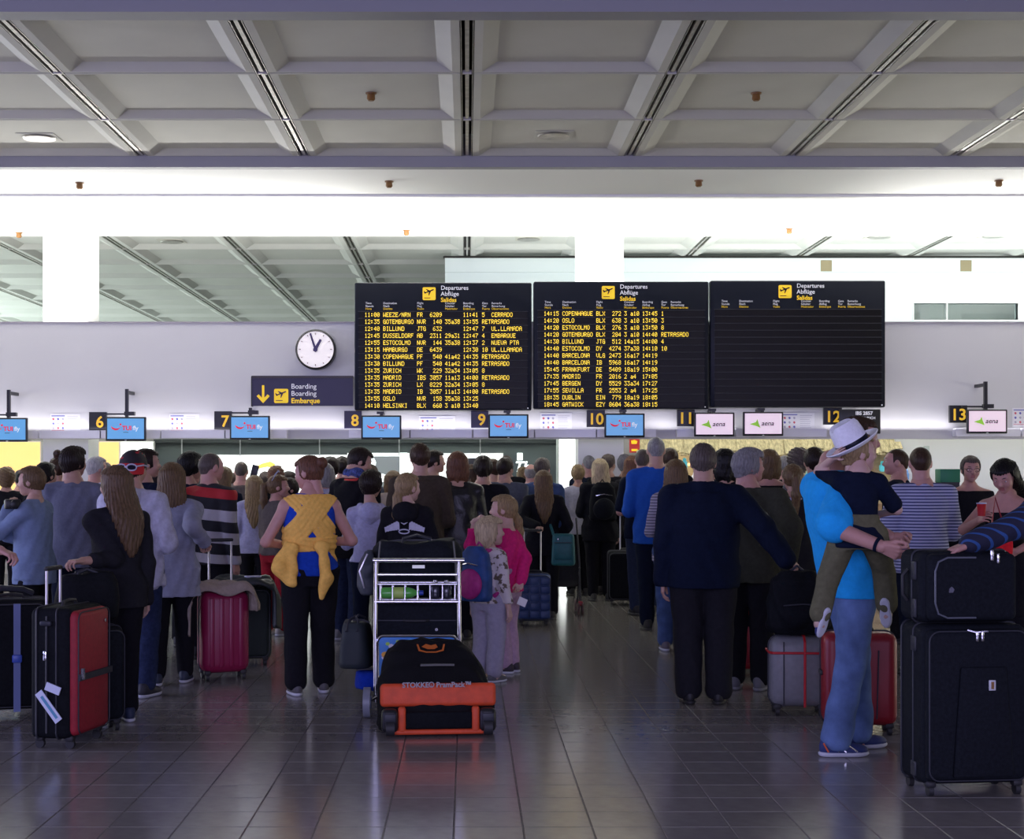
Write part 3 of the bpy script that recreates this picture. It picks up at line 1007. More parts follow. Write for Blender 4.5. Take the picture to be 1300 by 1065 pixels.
# ================================================================ distance-field modelling of bodies and cloth
class Field:
    def __init__(self, lo, hi, h):
        self.h = h
        self.lo = np.array(lo, dtype=np.float32)
        n = np.ceil((np.array(hi) - np.array(lo)) / h).astype(int) + 1
        self.n = n
        self.ax = [self.lo[i] + h * np.arange(n[i], dtype=np.float32) for i in range(3)]
        self.A = np.full(tuple(n), 0.5, dtype=np.float32)

    def sub(self, lo, hi, pad):
        i0 = np.maximum(0, np.floor((np.array(lo) - pad - self.lo) / self.h).astype(int))
        i1 = np.minimum(self.n, np.ceil((np.array(hi) + pad - self.lo) / self.h).astype(int) + 1)
        if np.any(i1 <= i0):
            return None
        sl = tuple(slice(a, b) for a, b in zip(i0, i1))
        X = self.ax[0][sl[0]][:, None, None]
        Y = self.ax[1][sl[1]][None, :, None]
        Z = self.ax[2][sl[2]][None, None, :]
        return sl, X, Y, Z

    def join(self, sl, d, k):
        a = self.A[sl]
        if k > 0:
            h = np.maximum(k - np.abs(a - d), 0) / k
            self.A[sl] = np.minimum(a, d) - h * h * k * 0.25
        else:
            self.A[sl] = np.minimum(a, d)

    def cap(self, a, b, r1, r2=None, k=0.02, flat=None):
        """tapered capsule"""
        r2 = r1 if r2 is None else r2
        a = np.array(a, dtype=np.float32)
        b = np.array(b, dtype=np.float32)
        R = max(r1, r2)
        s = self.sub(np.minimum(a, b) - R, np.maximum(a, b) + R, k + 2.5 * self.h)
        if s is None:
            return
        sl, X, Y, Z = s
        ab = b - a
        L = float(ab @ ab) + 1e-9
        t = np.clip(((X - a[0]) * ab[0] + (Y - a[1]) * ab[1] + (Z - a[2]) * ab[2]) / L, 0, 1)
        d = np.sqrt((X - a[0] - t * ab[0]) ** 2 + (Y - a[1] - t * ab[1]) ** 2 + (Z - a[2] - t * ab[2]) ** 2) - (r1 + (r2 - r1) * t)
        self.join(sl, d, k)

    def ell(self, c, r, k=0.02, R=None):
        c = np.array(c, dtype=np.float32)
        r = np.array(r, dtype=np.float32)
        m = r.max() if R is not None else r
        s = self.sub(c - m, c + m, k + 2.5 * self.h)
        if s is None:
            return
        sl, X, Y, Z = s
        x, y, z = X - c[0], Y - c[1], Z - c[2]
        if R is not None:
            x, y, z = (R[0][0] * x + R[1][0] * y + R[2][0] * z, R[0][1] * x + R[1][1] * y + R[2][1] * z, R[0][2] * x + R[1][2] * y + R[2][2] * z)
        k0 = np.sqrt((x / r[0]) ** 2 + (y / r[1]) ** 2 + (z / r[2]) ** 2)
        k1 = np.sqrt((x / r[0] ** 2) ** 2 + (y / r[1] ** 2) ** 2 + (z / r[2] ** 2) ** 2) + 1e-6
        self.join(sl, k0 * (k0 - 1) / k1, k)

    def loft(self, zs, rx, ry, cx=0, cy=0, k=0.03, p=2.3):
        zs = np.array(zs, dtype=np.float32)
        R = max(max(rx), max(ry))
        cxa = np.full(len(zs), cx, dtype=np.float32) if np.isscalar(cx) else np.array(cx, dtype=np.float32)
        cya = np.full(len(zs), cy, dtype=np.float32) if np.isscalar(cy) else np.array(cy, dtype=np.float32)
        s = self.sub((cxa.min() - R, cya.min() - R, zs[0]), (cxa.max() + R, cya.max() + R, zs[-1]), k + 2.5 * self.h)
        if s is None:
            return
        sl, X, Y, Z = s
        zz = Z[0, 0]
        a = np.interp(zz, zs, rx)[None, None, :]
        b = np.interp(zz, zs, ry)[None, None, :]
        x0 = np.interp(zz, zs, cxa)[None, None, :]
        y0 = np.interp(zz, zs, cya)[None, None, :]
        q = ((np.abs(X - x0) / a) ** p + (np.abs(Y - y0) / b) ** p) ** (1.0 / p)
        d = (q - 1) * np.minimum(a, b)
        dz = np.maximum(zs[0] - Z, Z - zs[-1])
        d = np.maximum(d, dz)
        self.join(sl, d.astype(np.float32), k)

    def cutz(self, z, below=True):
        Z = self.ax[2][None, None, :]
        self.A = np.maximum(self.A, (z - Z) if below else (Z - z))

    def cut(self, n, c):
        """keep the side where dot(n,p) < c"""
        X, Y, Z = self.ax[0][:, None, None], self.ax[1][None, :, None], self.ax[2][None, None, :]
        self.A = np.maximum(self.A, n[0] * X + n[1] * Y + n[2] * Z - c)

    def fn(self, f):
        X, Y, Z = self.ax[0][:, None, None], self.ax[1][None, :, None], self.ax[2][None, None, :]
        self.A = f(self.A, X, Y, Z).astype(np.float32)

    def folds(self, amp, seed=0.0, f=1.0):
        def w(A, X, Y, Z):
            return A + amp * (np.sin(Z * 31 * f + 7 * np.sin(X * 9 + seed) + 5 * np.sin(Y * 11 + seed * 2)) * 0.6
                              + np.sin(X * 43 * f + Z * 17 + seed * 3) * 0.3 + np.sin(Y * 39 * f - Z * 23 + seed) * 0.35)
        self.fn(w)

    def mesh(self):
        """surface nets -> vertices, quads"""
        A = self.A.copy()
        A[0], A[-1] = 0.5, 0.5
        A[:, 0], A[:, -1] = 0.5, 0.5
        A[:, :, 0], A[:, :, -1] = 0.5, 0.5
        neg = A < 0
        n = A.shape
        c = np.zeros((n[0] - 1, n[1] - 1, n[2] - 1), dtype=np.int8)
        for i in (0, 1):
            for j in (0, 1):
                for l in (0, 1):
                    c += neg[i:n[0] - 1 + i, j:n[1] - 1 + j, l:n[2] - 1 + l]
        I = np.argwhere((c > 0) & (c < 8))
        if len(I) == 0:
            return np.zeros((0, 3)), np.zeros((0, 4), dtype=int)
        idx = np.full(c.shape, -1, dtype=np.int32)
        idx[I[:, 0], I[:, 1], I[:, 2]] = np.arange(len(I))
        P = np.zeros((len(I), 3), dtype=np.float32)
        W_ = np.zeros((len(I), 1), dtype=np.float32)
        cor = [(i, j, l) for i in (0, 1) for j in (0, 1) for l in (0, 1)]
        val = {q: A[I[:, 0] + q[0], I[:, 1] + q[1], I[:, 2] + q[2]] for q in cor}
        for q in cor:
            for ax in range(3):
                if q[ax] == 0:
                    q2 = list(q)
                    q2[ax] = 1
                    a, b = val[q], val[tuple(q2)]
                    m = (a < 0) != (b < 0)
                    t = np.where(m, a / np.where(m, a - b, 1), 0)
                    p = np.array(q, dtype=np.float32)[None, :] + np.zeros((len(I), 3), dtype=np.float32)
                    p[:, ax] += t
                    P += p * m[:, None]
                    W_ += m[:, None]
        V = (I + P / W_) * self.h + self.lo
        Q = []
        for ax in range(3):
            u, v = (ax + 1) % 3, (ax + 2) % 3
            s0 = [slice(None)] * 3
            s1 = [slice(None)] * 3
            s0[ax] = slice(0, n[ax] - 1)
            s1[ax] = slice(1, n[ax])
            a, b = neg[tuple(s0)], neg[tuple(s1)]
            E = np.argwhere(a != b)
            fl_ = a[E[:, 0], E[:, 1], E[:, 2]]
            ok = (E[:, u] > 0) & (E[:, v] > 0) & (E[:, u] < n[u] - 1) & (E[:, v] < n[v] - 1)
            E, fl_ = E[ok], fl_[ok]
            du = np.zeros(3, dtype=int)
            du[u] = 1
            dv = np.zeros(3, dtype=int)
            dv[v] = 1
            g_ = lambda K: idx[K[:, 0], K[:, 1], K[:, 2]]
            q = np.stack([g_(E - du - dv), g_(E - dv), g_(E), g_(E - du)], 1)
            q[~fl_] = q[~fl_][:, ::-1]
            Q.append(q)
        return V, np.concatenate(Q)


def xform(V, M):
    M = np.array(M)
    return V @ M[:3, :3].T + M[:3, 3]


def merge(parts):
    Vs, Qs, n = [], [], 0
    for V, Q in parts:
        Vs.append(V)
        Qs.append(Q + n)
        n += len(V)
    return np.concatenate(Vs), np.concatenate(Qs)


def field_obj(name, f, m, parent, kind=None):
    V, Q = f.mesh()
    if len(V) == 0:
        return None
    return link(name, mesh_arrays(name, V, Q), parent, m, kind)


# ---------------------------------------------------------------- hands (right hand: fingers +Y, palm -Z, thumb -X)
_hand = {}
CURL = dict(relaxed=(18, 28, 18), grip=(62, 78, 45), flat=(6, 8, 5), point=(75, 85, 45), hold=(42, 50, 30))


def hand_arrays(pose):
    if pose in _hand:
        return _hand[pose]
    f = Field((-0.085, -0.05, -0.10), (0.06, 0.20, 0.045), 0.0040)
    kx = [-0.031, -0.0105, 0.0105, 0.031]
    ky = [0.088, 0.094, 0.090, 0.080]
    fl_ = [0.072, 0.080, 0.074, 0.058]
    f.cap((0, -0.045, 0), (0, 0.01, 0), 0.0235, 0.0225, 0.004)
    for i in range(4):
        f.cap((kx[i] * 0.55, 0.005, 0), (kx[i], ky[i] - 0.006, 0), 0.0165, 0.0125, 0.008)
    f.ell((-0.022, 0.035, -0.010), (0.018, 0.030, 0.014), 0.012)
    for i in range(4):
        c1, c2, c3 = CURL[pose]
        if pose == 'point' and i == 0:
            c1, c2, c3 = 4, 5, 4
        a = 0.0
        p = Vector((kx[i], ky[i] - 0.004, 0))
        sp = (i - 1.5) * 0.05
        r0 = 0.0088 if i < 3 else 0.0078
        for j, (cu, fr) in enumerate(((c1 + i * 2, .46), (c2, .30), (c3, .24))):
            a += math.radians(cu)
            d = Vector((math.sin(sp) * math.cos(a), math.cos(sp) * math.cos(a), -math.sin(a)))
            q = p + d * fl_[i] * fr
            f.cap(p, q, r0 * (1 - .10 * j), r0 * (.95 - .12 * j), 0.0015)
            p = q
    if pose in ('grip', 'point'):
        th = [(-0.024, 0.028, -0.008), (-0.046, 0.055, -0.024), (-0.040, 0.080, -0.045), (-0.022, 0.092, -0.052)]
    elif pose == 'flat':
        th = [(-0.022, 0.025, -0.004), (-0.048, 0.055, -0.008), (-0.062, 0.082, -0.010), (-0.068, 0.104, -0.011)]
    else:
        th = [(-0.022, 0.028, -0.006), (-0.044, 0.056, -0.018), (-0.050, 0.084, -0.026), (-0.046, 0.104, -0.032)]
    for j in range(3):
        f.cap(th[j], th[j + 1], 0.0125 - .0015 * j, 0.0115 - .0015 * j, 0.004)
    _hand[pose] = f.mesh()
    return _hand[pose]


# ---------------------------------------------------------------- head (face towards +Y, centre of the skull at the origin; unit = adult)
_head = {}


def head_arrays(kind, h):
    key = (kind, h)
    if key in _head:
        return _head[key]
    f = Field((-0.11, -0.13, -0.20), (0.11, 0.14, 0.14), h)
    child = kind == 'child'
    f.ell((0, -0.012, 0.022), (0.076, 0.097, 0.090), 0.02)
    f.ell((0, 0.045, 0.000), (0.062, 0.050, 0.075), 0.03)
    f.ell((0, 0.030, -0.055), (0.054 if kind != 'm' else 0.060, 0.058, 0.056), 0.035)
    f.cap((0, 0.070, -0.092), (0, 0.074, -0.086), 0.018, 0.020, 0.03)
    for s in (-1, 1):
        f.ell((s * 0.038, 0.062, -0.028), (0.026, 0.026, 0.026), 0.02)
        f.cap((s * 0.012, 0.084, 0.024), (s * 0.048, 0.070, 0.026), 0.011, 0.009, 0.012)
        f.ell((s * 0.078, -0.008, -0.010), (0.010, 0.022, 0.033), 0.006)
    f.cap((0, 0.086, 0.016), (0, 0.106, -0.020), 0.0085, 0.0125, 0.010)
    f.cap((0, 0.100, -0.024), (0, 0.096, -0.026), 0.016, 0.013, 0.008)
    f.cap((-0.018, 0.085, -0.052), (0.018, 0.085, -0.052), 0.0075, 0.0075, 0.008)
    f.cap((-0.014, 0.084, -0.064), (0.014, 0.084, -0.064), 0.0085, 0.0085, 0.008)
    nr = 0.062 if kind == 'm' else (0.046 if kind == 'f' else 0.045)
    f.cap((0, -0.030, -0.03), (0, -0.040, -0.20), nr, nr * 1.05, 0.03)
    _head[key] = f.mesh()
    return _head[key]


_hair = {}


def hair_arrays(style, h, seed=0):
    key = (style, h, seed)
    if key in _hair:
        return _hair[key]
    f = Field((-0.17, -0.22, -0.52), (0.17, 0.15, 0.27), h)
    skull = lambda t: f.ell((0, -0.012, 0.022), (0.076 + t, 0.097 + t, 0.090 + t), 0)
    amp = 0.003

    def face(zlow, yfront=0.035, zhair=0.068, ear=True):
        """cut away the face and everything lower than the hairline"""
        def g(A, X, Y, Z):
            fr = np.minimum(Y - yfront + 0.25 * np.minimum(0, Z), zhair + 0.35 * np.minimum(0.0, 0.09 - Y) - Z)
            A = np.maximum(A, np.minimum(fr, 1))
            return np.maximum(A, zlow + 0.35 * np.maximum(0, Y + 0.03) - Z)
        f.fn(g)
    if style == 'buzz':
        skull(0.005)
        f.cap((0, -0.06, 0.0), (0, -0.055, -0.05), 0.052, 0.048, 0.03)
        face(-0.062, 0.030, 0.075)
        amp = 0.0008
    elif style == 'short':
        skull(0.014)
        f.ell((0, 0.02, 0.075), (0.066, 0.075, 0.040), 0.02)
        f.cap((0, -0.060, 0.0), (0, -0.055, -0.055), 0.055, 0.046, 0.03)
        face(-0.075, 0.036, 0.070)
    elif style == 'thick':
        skull(0.022)
        f.ell((0, 0.02, 0.085), (0.074, 0.085, 0.044), 0.02)
        f.cap((0, -0.055, 0.0), (0, -0.055, -0.060), 0.064, 0.052, 0.03)
        face(-0.085, 0.040, 0.066)
        amp = 0.004
    elif style == 'balding':
        skull(0.008)
        f.cap((0, -0.058, 0.0), (0, -0.055, -0.05), 0.052, 0.046, 0.03)
        face(-0.07, 0.018, 0.075)
        f.fn(lambda A, X, Y, Z: np.maximum(A, np.minimum(Z - 0.055, 0.5)))
        amp = 0.0015
    elif style == 'curly':
        skull(0.032)
        f.ell((0, 0.0, 0.08), (0.085, 0.10, 0.055), 0.02)
        f.cap((0, -0.05, 0.0), (0, -0.055, -0.06), 0.078, 0.066, 0.03)
        face(-0.105, 0.035, 0.066)
        f.fn(lambda A, X, Y, Z: A + 0.006 * (np.sin(X * 190) * np.sin(Y * 170) + np.sin(Z * 180 + X * 90)))
        amp = 0.001
    elif style == 'bob':
        skull(0.018)
        f.ell((0, 0.02, 0.075), (0.070, 0.082, 0.042), 0.02)
        f.loft([-0.14, -0.115, -0.06, 0.0, 0.06], [0.070, 0.094, 0.104, 0.101, 0.085], [0.055, 0.076, 0.090, 0.095, 0.09], 0, [-.04, -.036, -.030, -.03, -.03], 0.03)
        for q_ in range(9):
            x_ = -0.08 + 0.02 * q_
            f.cap((x_, -0.09 + .5 * abs(x_) * .9, -0.07), (x_ * 1.05, -0.092 + .6 * abs(x_), -0.150 - .016 * math.sin(q_ * 1.9 + seed)), 0.024, 0.008, 0.02)
        face(-0.55, 0.038, 0.066)
        f.fn(lambda A, X, Y, Z: np.maximum(A, np.minimum(np.minimum(Y + 0.012, 0.082 - np.abs(X) * .98), -0.0 - Z + 0.02)))
    elif style in ('long', 'longwide'):
        w = 1.0 if style == 'long' else 1.18
        skull(0.018)
        f.ell((0, 0.015, 0.072), (0.072, 0.085, 0.042), 0.02)
        f.loft([-0.47, -0.42, -0.34, -0.22, -0.10, 0.0, 0.06], [0.012 * w, 0.040 * w, 0.074 * w, 0.100 * w, 0.103 * w, 0.098, 0.085], [0.012, 0.028, 0.040, 0.052, 0.075, 0.09, 0.09], 0,
               [-0.165, -0.165, -0.16, -0.135, -0.065, -0.03, -0.025], 0.03)
        for q_ in range(9):
            x_ = -0.08 + 0.02 * q_
            f.cap((x_ * w, -0.130 + .3 * abs(x_) * .3, -0.20), (x_ * w * .75 + .012 * math.sin(q_ * 2.1 + seed), -0.155, -0.33 - .035 * math.sin(q_ * 1.7 + seed) - .5 * (0.08 - abs(x_))), 0.020, 0.006, 0.02)
        face(-0.55, 0.038, 0.066)
        f.fn(lambda A, X, Y, Z: np.maximum(A, np.minimum(np.minimum(Y + 0.012, 0.082 - np.abs(X) * .98), -0.0 - Z + 0.02)))
    elif style == 'shoulder':
        skull(0.020)
        f.ell((0, 0.015, 0.076), (0.074, 0.085, 0.042), 0.02)
        f.loft([-0.22, -0.19, -0.10, 0.0, 0.06], [0.060, 0.098, 0.108, 0.102, 0.085], [0.035, 0.055, 0.078, 0.09, 0.09], 0,
               [-0.105, -0.09, -0.055, -0.03, -0.025], 0.03)
        for q_ in range(10):
            x_ = -0.09 + 0.02 * q_
            f.cap((x_, -0.10 + .5 * abs(x_) * .5, -0.12), (x_ * 1.04 + .012 * math.sin(q_ * 2.3 + seed), -0.115 + .6 * abs(x_) * .8, -0.235 - .03 * math.sin(q_ * 1.9 + seed)), 0.024, 0.007, 0.02)
        face(-0.55, 0.038, 0.066)
        f.fn(lambda A, X, Y, Z: np.maximum(A, np.minimum(np.minimum(Y + 0.012, 0.082 - np.abs(X) * .98), -0.0 - Z + 0.02)))
    elif style in ('ponytail', 'lowtail', 'bun', 'topbun'):
        skull(0.011)
        f.ell((0, 0.02, 0.070), (0.066, 0.078, 0.038), 0.02)
        f.cap((0, -0.055, 0.0), (0, -0.055, -0.05), 0.055, 0.042, 0.03)
        face(-0.068, 0.030, 0.064)
        if style == 'ponytail':
            for a, b, r, r2 in (((0, -0.105, 0.03), (0, -0.150, 0.00), .026, .034), ((0, -0.150, 0.0), (0, -0.150, -0.14), .034, .040), ((0, -0.150, -0.14), (0, -0.12, -0.34), .040, .016)):
                f.cap(a, b, r, r2, 0.015)
        elif style == 'lowtail':
            for a, b, r, r2 in (((0, -0.100, -0.03), (0, -0.115, -0.08), .030, .030), ((0, -0.115, -0.08), (0.01, -0.12, -0.22), .036, .044), ((0.01, -0.12, -0.22), (0.0, -0.105, -0.40), .044, .018)):
                f.cap(a, b, r, r2, 0.015)
        elif style == 'bun':
            f.ell((0, -0.125, 0.045), (0.045, 0.036, 0.042), 0.008)
        else:
            f.ell((0.0, -0.03, 0.150), (0.046, 0.046, 0.042), 0.008)
    s = float(seed)

    def strands(A, X, Y, Z):
        th = np.arctan2(X, -(Y + 0.02))
        return A + amp * (np.sin(th * 34 + 4 * np.sin(Z * 14 + s)) + 0.6 * np.sin(th * 61 + s + Z * 20))
    f.fn(strands)
    _hair[key] = f.mesh()
    return _hair[key]


HAIRC = dict(brown=(0.060, 0.032, 0.018), darkbrown=(0.022, 0.013, 0.010), black=(0.008, 0.007, 0.008), blonde=(0.36, 0.25, 0.12), darkblonde=(0.17, 0.105, 0.050),
             lightblonde=(0.55, 0.46, 0.30), grey=(0.30, 0.29, 0.29), white=(0.55, 0.54, 0.54), auburn=(0.17, 0.075, 0.040), lightbrown=(0.15, 0.092, 0.048), ginger=(0.22, 0.085, 0.030), greybrown=(0.12, 0.095, 0.08),
             platinum=(0.60, 0.47, 0.28))
for k_, v_ in HAIRC.items():
    mat('hair_' + k_, tuple(c * .72 for c in v_), 0.45, noise=0.35, nscale=9, stretch=(14, 14, 1.4), bump=0.5, bscale=9, spec=0.22)
SKIN = {}
for k_, v_ in dict(fair=(0.47, 0.27, 0.20), pink=(0.49, 0.255, 0.21), pale=(0.54, 0.34, 0.28)).items():
    SKIN[k_] = mat('skin_' + k_, v_, 0.5, noise=0.06, nscale=22)
M_LIP = mat('lips', (0.36, 0.12, 0.11), 0.4)
M_EYEW = mat('eye_white', (0.8, 0.8, 0.8), 0.2)
M_IRIS = mat('iris', (0.03, 0.04, 0.05), 0.2)
_eye = None


def cloth(name, col, rough=0.88, noise=0.12, bump=0.25, nscale=40, bscale=130):
    return mat('cloth_' + name, col, rough, noise=noise, nscale=nscale, bump=bump, bscale=bscale, spec=0.10)


def ik(S_, T_, l1, l2, pole):
    S_, T_ = Vector(S_), Vector(T_)
    d = T_ - S_
    L = d.length
    if L > (l1 + l2) * 0.995:
        f = (l1 + l2) * 0.995 / L
        T_ = S_ + d * f
        d = T_ - S_
        L = d.length
    u = d.normalized()
    a = (l1 * l1 - l2 * l2 + L * L) / (2 * L)
    h = math.sqrt(max(0, l1 * l1 - a * a))
    p = Vector(pole)
    p = (p - u * p.dot(u)).normalized()
    return S_ + u * a + p * h, T_


_shoe = {}


def shoe_arrays(h=0.008):
    if not _shoe:
        f = Field((-0.06, -0.11, -0.01), (0.06, 0.21, 0.13), h)
        f.ell((0, -0.03, 0.045), (0.038, 0.058, 0.050), 0.02)
        f.ell((0, 0.075, 0.034), (0.045, 0.095, 0.036), 0.03)
        f.cap((0, 0.02, 0.05), (0, -0.035, 0.085), 0.034, 0.038, 0.03)
        f.cutz(0.014)
        f.cutz(0.105, False)
        _shoe['up'] = f.mesh()
        f = Field((-0.07, -0.12, -0.01), (0.07, 0.22, 0.05), h)
        f.ell((0, -0.03, 0.018), (0.042, 0.063, 0.028), 0.03)
        f.ell((0, 0.075, 0.018), (0.050, 0.100, 0.028), 0.03)
        f.cutz(0.0)
        f.cutz(0.026, False)
        _shoe['sole'] = f.mesh()
    return _shoe


TIER = dict(A=(0.0095, 0.0055, 0.0065), B=(0.014, 0.008, 0.0085), C=(0.021, 0.010, 0.012), D=(0.028, 0.013, 0.015))
PEOPLE = []


def person(label, px, Y, top, rot=0, sex='m', bulk=1.0, skin='fair', hair=('short', 'brown'), torso=None, legs=None, shoes=((0.02, 0.02, 0.025), (0.5, 0.5, 0.5)),
           armL=None, armR=None, yaw=0, pitch=0, lean=(0, 0), tier='B', face=False, stance=0.09, step=0.0, headscale=1.0, J=None, H=None, loc=None, zlift=0.0, group=None,
           headfwd=0.0, handposes=('relaxed', 'relaxed'), palmL=None, palmR=None, fdirL=None, fdirR=None, nobody=False):
    """one standing figure; local frame: faces +Y, right side +X"""
    hb, hh, hhair = TIER[tier]
    if H is None:
        H = EYE - (top - VY) * Y / FPX
    H0 = H - (0.015 if hair and hair[0] not in ('buzz', 'balding') else 0.004)
    if loc is None:
        loc = (wx(px, Y), Y, zlift)
    root = thing('person', label, 'person', loc, math.radians(rot), group)
    kid = sex == 'k'
    hu = headscale * (H0 / 1.72) ** (0.35 if kid else 0.6)      # head unit
    head_top = 0.112 * hu
    sw = (0.106 if sex == 'm' else (0.095 if sex == 'f' else 0.092)) * H0 * (1 + 0.35 * (bulk - 1))
    zsh = 0.812 * H0 if not kid else 0.785 * H0
    zhip = 0.515 * H0 if not kid else 0.49 * H0
    lx, ly = lean
    cxs = lambda z: lx * max(0, z - zhip) / (zsh - zhip)
    cys = lambda z: ly * max(0, z - zhip) / (zsh - zhip)
    j = {}
    hw = 0.052 * H0 * (0.6 + 0.4 * bulk)
    for s, n in ((-1, 'l'), (1, 'r')):
        j['hip_' + n] = Vector((s * hw, 0, zhip))
        fx = s * max(stance, 0.055)
        st = step * s
        j['ankle_' + n] = Vector((fx, st * 0.5 - 0.02, 0.085))
        j['knee_' + n] = Vector((s * (hw + abs(fx)) * 0.5, st * 0.25 + 0.015, 0.285 * H0))
        j['sh_' + n] = Vector((s * sw + cxs(zsh), cys(zsh) - 0.005, zsh - 0.020 * H0))
    if J:
        for q, v in J.items():
            j[q] = Vector(v)
    la, lf = 0.172 * H0, 0.150 * H0
    arms = {}
    for s, n, a in ((-1, 'l', armL), (1, 'r', armR)):
        sh = j['sh_' + n]
        pole = Vector((s * 0.35, -1, -0.1))
        if a is None or a == 'down':
            T = sh + Vector((s * 0.055, 0.03, -(la + lf) * 0.985))
        elif a == 'front':
            T = Vector((s * 0.10, 0.24, 0.615 * H0))
            pole = Vector((s * 0.6, -0.6, -0.8))
        elif a == 'fold':
            T = Vector((-s * 0.07, 0.20, 0.66 * H0))
            pole = Vector((s * 0.8, -0.2, -0.9))
        elif a == 'pocket':
            T = Vector((s * (sw * 0.95), 0.05, 0.53 * H0))
            pole = Vector((s * 0.8, -0.8, 0))
        elif a == 'chin':
            T = Vector((s * 0.05, 0.20, 0.80 * H0))
            pole = Vector((s * 0.7, 0.1, -1))
        elif isinstance(a[0], str):          # ('w', px, py, distance[, pole]): a wrist target given as a bearing and a distance
            wp = Vector((wx(a[1], a[3]), a[3], wz(a[2], a[3]))) - Vector(loc)
            T = Matrix.Rotation(-math.radians(rot), 3, 'Z') @ wp
            if len(a) > 4:
                pole = Vector(a[4])
        else:
            T = Vector(a[0:3])
            if len(a) > 3:
                pole = Vector(a[3])
        e, w = ik(sh, T, la, lf, pole)
        arms[n] = (sh, e, w)
    # ---- bodies' extents
    pts = list(j.values()) + [p for v in arms.values() for p in v] + [Vector((0, 0, 0.02)), Vector((cxs(zsh), cys(zsh), zsh + 0.15))]
    lo = [min(p[i] for p in pts) - 0.20 for i in range(3)]
    hi = [max(p[i] for p in pts) + 0.20 for i in range(3)]
    lo[2] = min(p.z for p in pts) - 0.10
    bl = 0.62 + 0.38 * bulk
    zt = [0.455, 0.53, 0.61, 0.70, 0.775, 0.815, 0.85]
    if sex == 'm':
        rx = [0.080, 0.094, 0.084, 0.094, 0.100, 0.074, 0.036]
        ry = [0.055, 0.066, 0.060, 0.068, 0.064, 0.050, 0.036]
    elif sex == 'f':
        rx = [0.084, 0.100, 0.076, 0.086, 0.088, 0.064, 0.030]
        ry = [0.060, 0.070, 0.056, 0.066, 0.060, 0.046, 0.032]
    else:
        rx = [0.075, 0.088, 0.080, 0.082, 0.084, 0.062, 0.032]
        ry = [0.055, 0.064, 0.062, 0.062, 0.058, 0.046, 0.034]
        zt = [0.435, 0.50, 0.58, 0.66, 0.735, 0.785, 0.82]
    if bulk > 1:
        add = [0.2, 0.6, 1.0, 0.7, 0.3, 0.15, 0.1]
    else:
        add = [1, 1, 1, 1, 1, 1, 0.5]
    rx = [r * H0 * (1 + (bulk - 1) * a) for r, a in zip(rx, add)]
    ry = [r * H0 * (1 + (bulk - 1) * a * 1.5) for r, a in zip(ry, add)]
    zt = [z * H0 for z in zt]
    tcx = [cxs(z) for z in zt]
    tcy = [cys(z) + (0.012 if 0.55 * H0 < z < 0.72 * H0 and bulk > 1.1 else 0) for z in zt]
    rt = (0.0305, 0.025, 0.0175) if sex == 'm' else ((0.026, 0.0215, 0.0155) if sex == 'f' else (0.028, 0.023, 0.017))
    rt = [r * H0 * (0.7 + 0.3 * bulk) for r in rt]
    lr = (0.054, 0.036, 0.0245) if sex != 'f' else (0.057, 0.036, 0.0235)
    lr = [r * H0 * (0.65 + 0.35 * bulk) for r in lr]

    def legs_into(f, t, k=0.012, ank=None, flare=0.0, zmin=None):
        for n in 'lr':
            a, b, c = j['hip_' + n], j['knee_' + n], j['ankle_' + n]
            f.cap(a, b, lr[0] + t, lr[1] + t, k)
            cc = c if ank is None else b.lerp(c, ank)
            f.cap(b, cc, lr[1] + t, lr[2] + t + flare, k + .008)

    def torso_into(f, t, zfrom=0, zto=9, k=0.03, straight=False, flare=0.0):
        idx = [i for i in range(len(zt)) if zfrom - 1e-4 <= zt[i] <= zto + 1e-4]
        rxx = [rx[i] + t for i in idx]
        ryy = [ry[i] + t for i in idx]
        if straight:
            mx = max(rxx[-3:]) if len(rxx) > 3 else max(rxx)
            for q in range(len(idx)):
                if zt[idx[q]] < 0.72 * H0:
                    rxx[q] = max(rxx[q], rx[4] * 0.93 + t)
                    ryy[q] = max(ryy[q], ry[3] * 0.98 + t)
                if zt[idx[q]] < 0.56 * H0:
                    ryy[q] = max(ryy[q], lr[0] * 1.07 + 0.024 + t * .4)
                    rxx[q] = max(rxx[q], hw + lr[0] + 0.016 + t * .3)
                elif zt[idx[q]] < 0.63 * H0:
                    ryy[q] = max(ryy[q], lr[0] * 1.0 + 0.012 + t * .4)
        f.loft([zt[i] for i in idx], rxx, ryy, [tcx[i] for i in idx], [tcy[i] for i in idx], k)

    def arm_into(f, n, t, upto=1.0, k=0.02, cuff=0.0):
        a, b, c = arms[n]
        if upto <= 0.5:
            f.cap(a, a.lerp(b, upto * 2), rt[0] + t, rt[1] + t * 1.5 + cuff, k)
        else:
            f.cap(a, b, rt[0] + t, rt[1] + t, k)
            q = (upto - 0.5) * 2
            f.cap(b, b.lerp(c, q), rt[1] + t, rt[1] + (rt[2] - rt[1]) * q + t + cuff, k * .7)
    # ---- the body itself
    f = Field(lo, hi, hb)
    torso_into(f, 0)
    nb = Vector((cxs(zsh), cys(zsh), zsh + 0.03 * H0))
    for n in 'lr':
        sx_ = -1 if n == 'l' else 1
        f.cap(Vector((nb.x + sx_ * .028 * H0, nb.y - .012, zsh + .012 * H0)), arms[n][0], 0.024 * H0, rt[0] * 1.05, 0.035)
        arm_into(f, n, 0, 1.0, 0.03)
    legs_into(f, 0, 0.02)
    neck_r = {'m': 0.060, 'f': 0.045, 'k': 0.043}[sex] * hu
    zneck = zsh + 0.035 * H0
    f.cap((nb.x, nb.y - 0.01, zsh - 0.01), (nb.x, nb.y, zneck + 0.045 * hu), neck_r * 1.12, neck_r, 0.05)
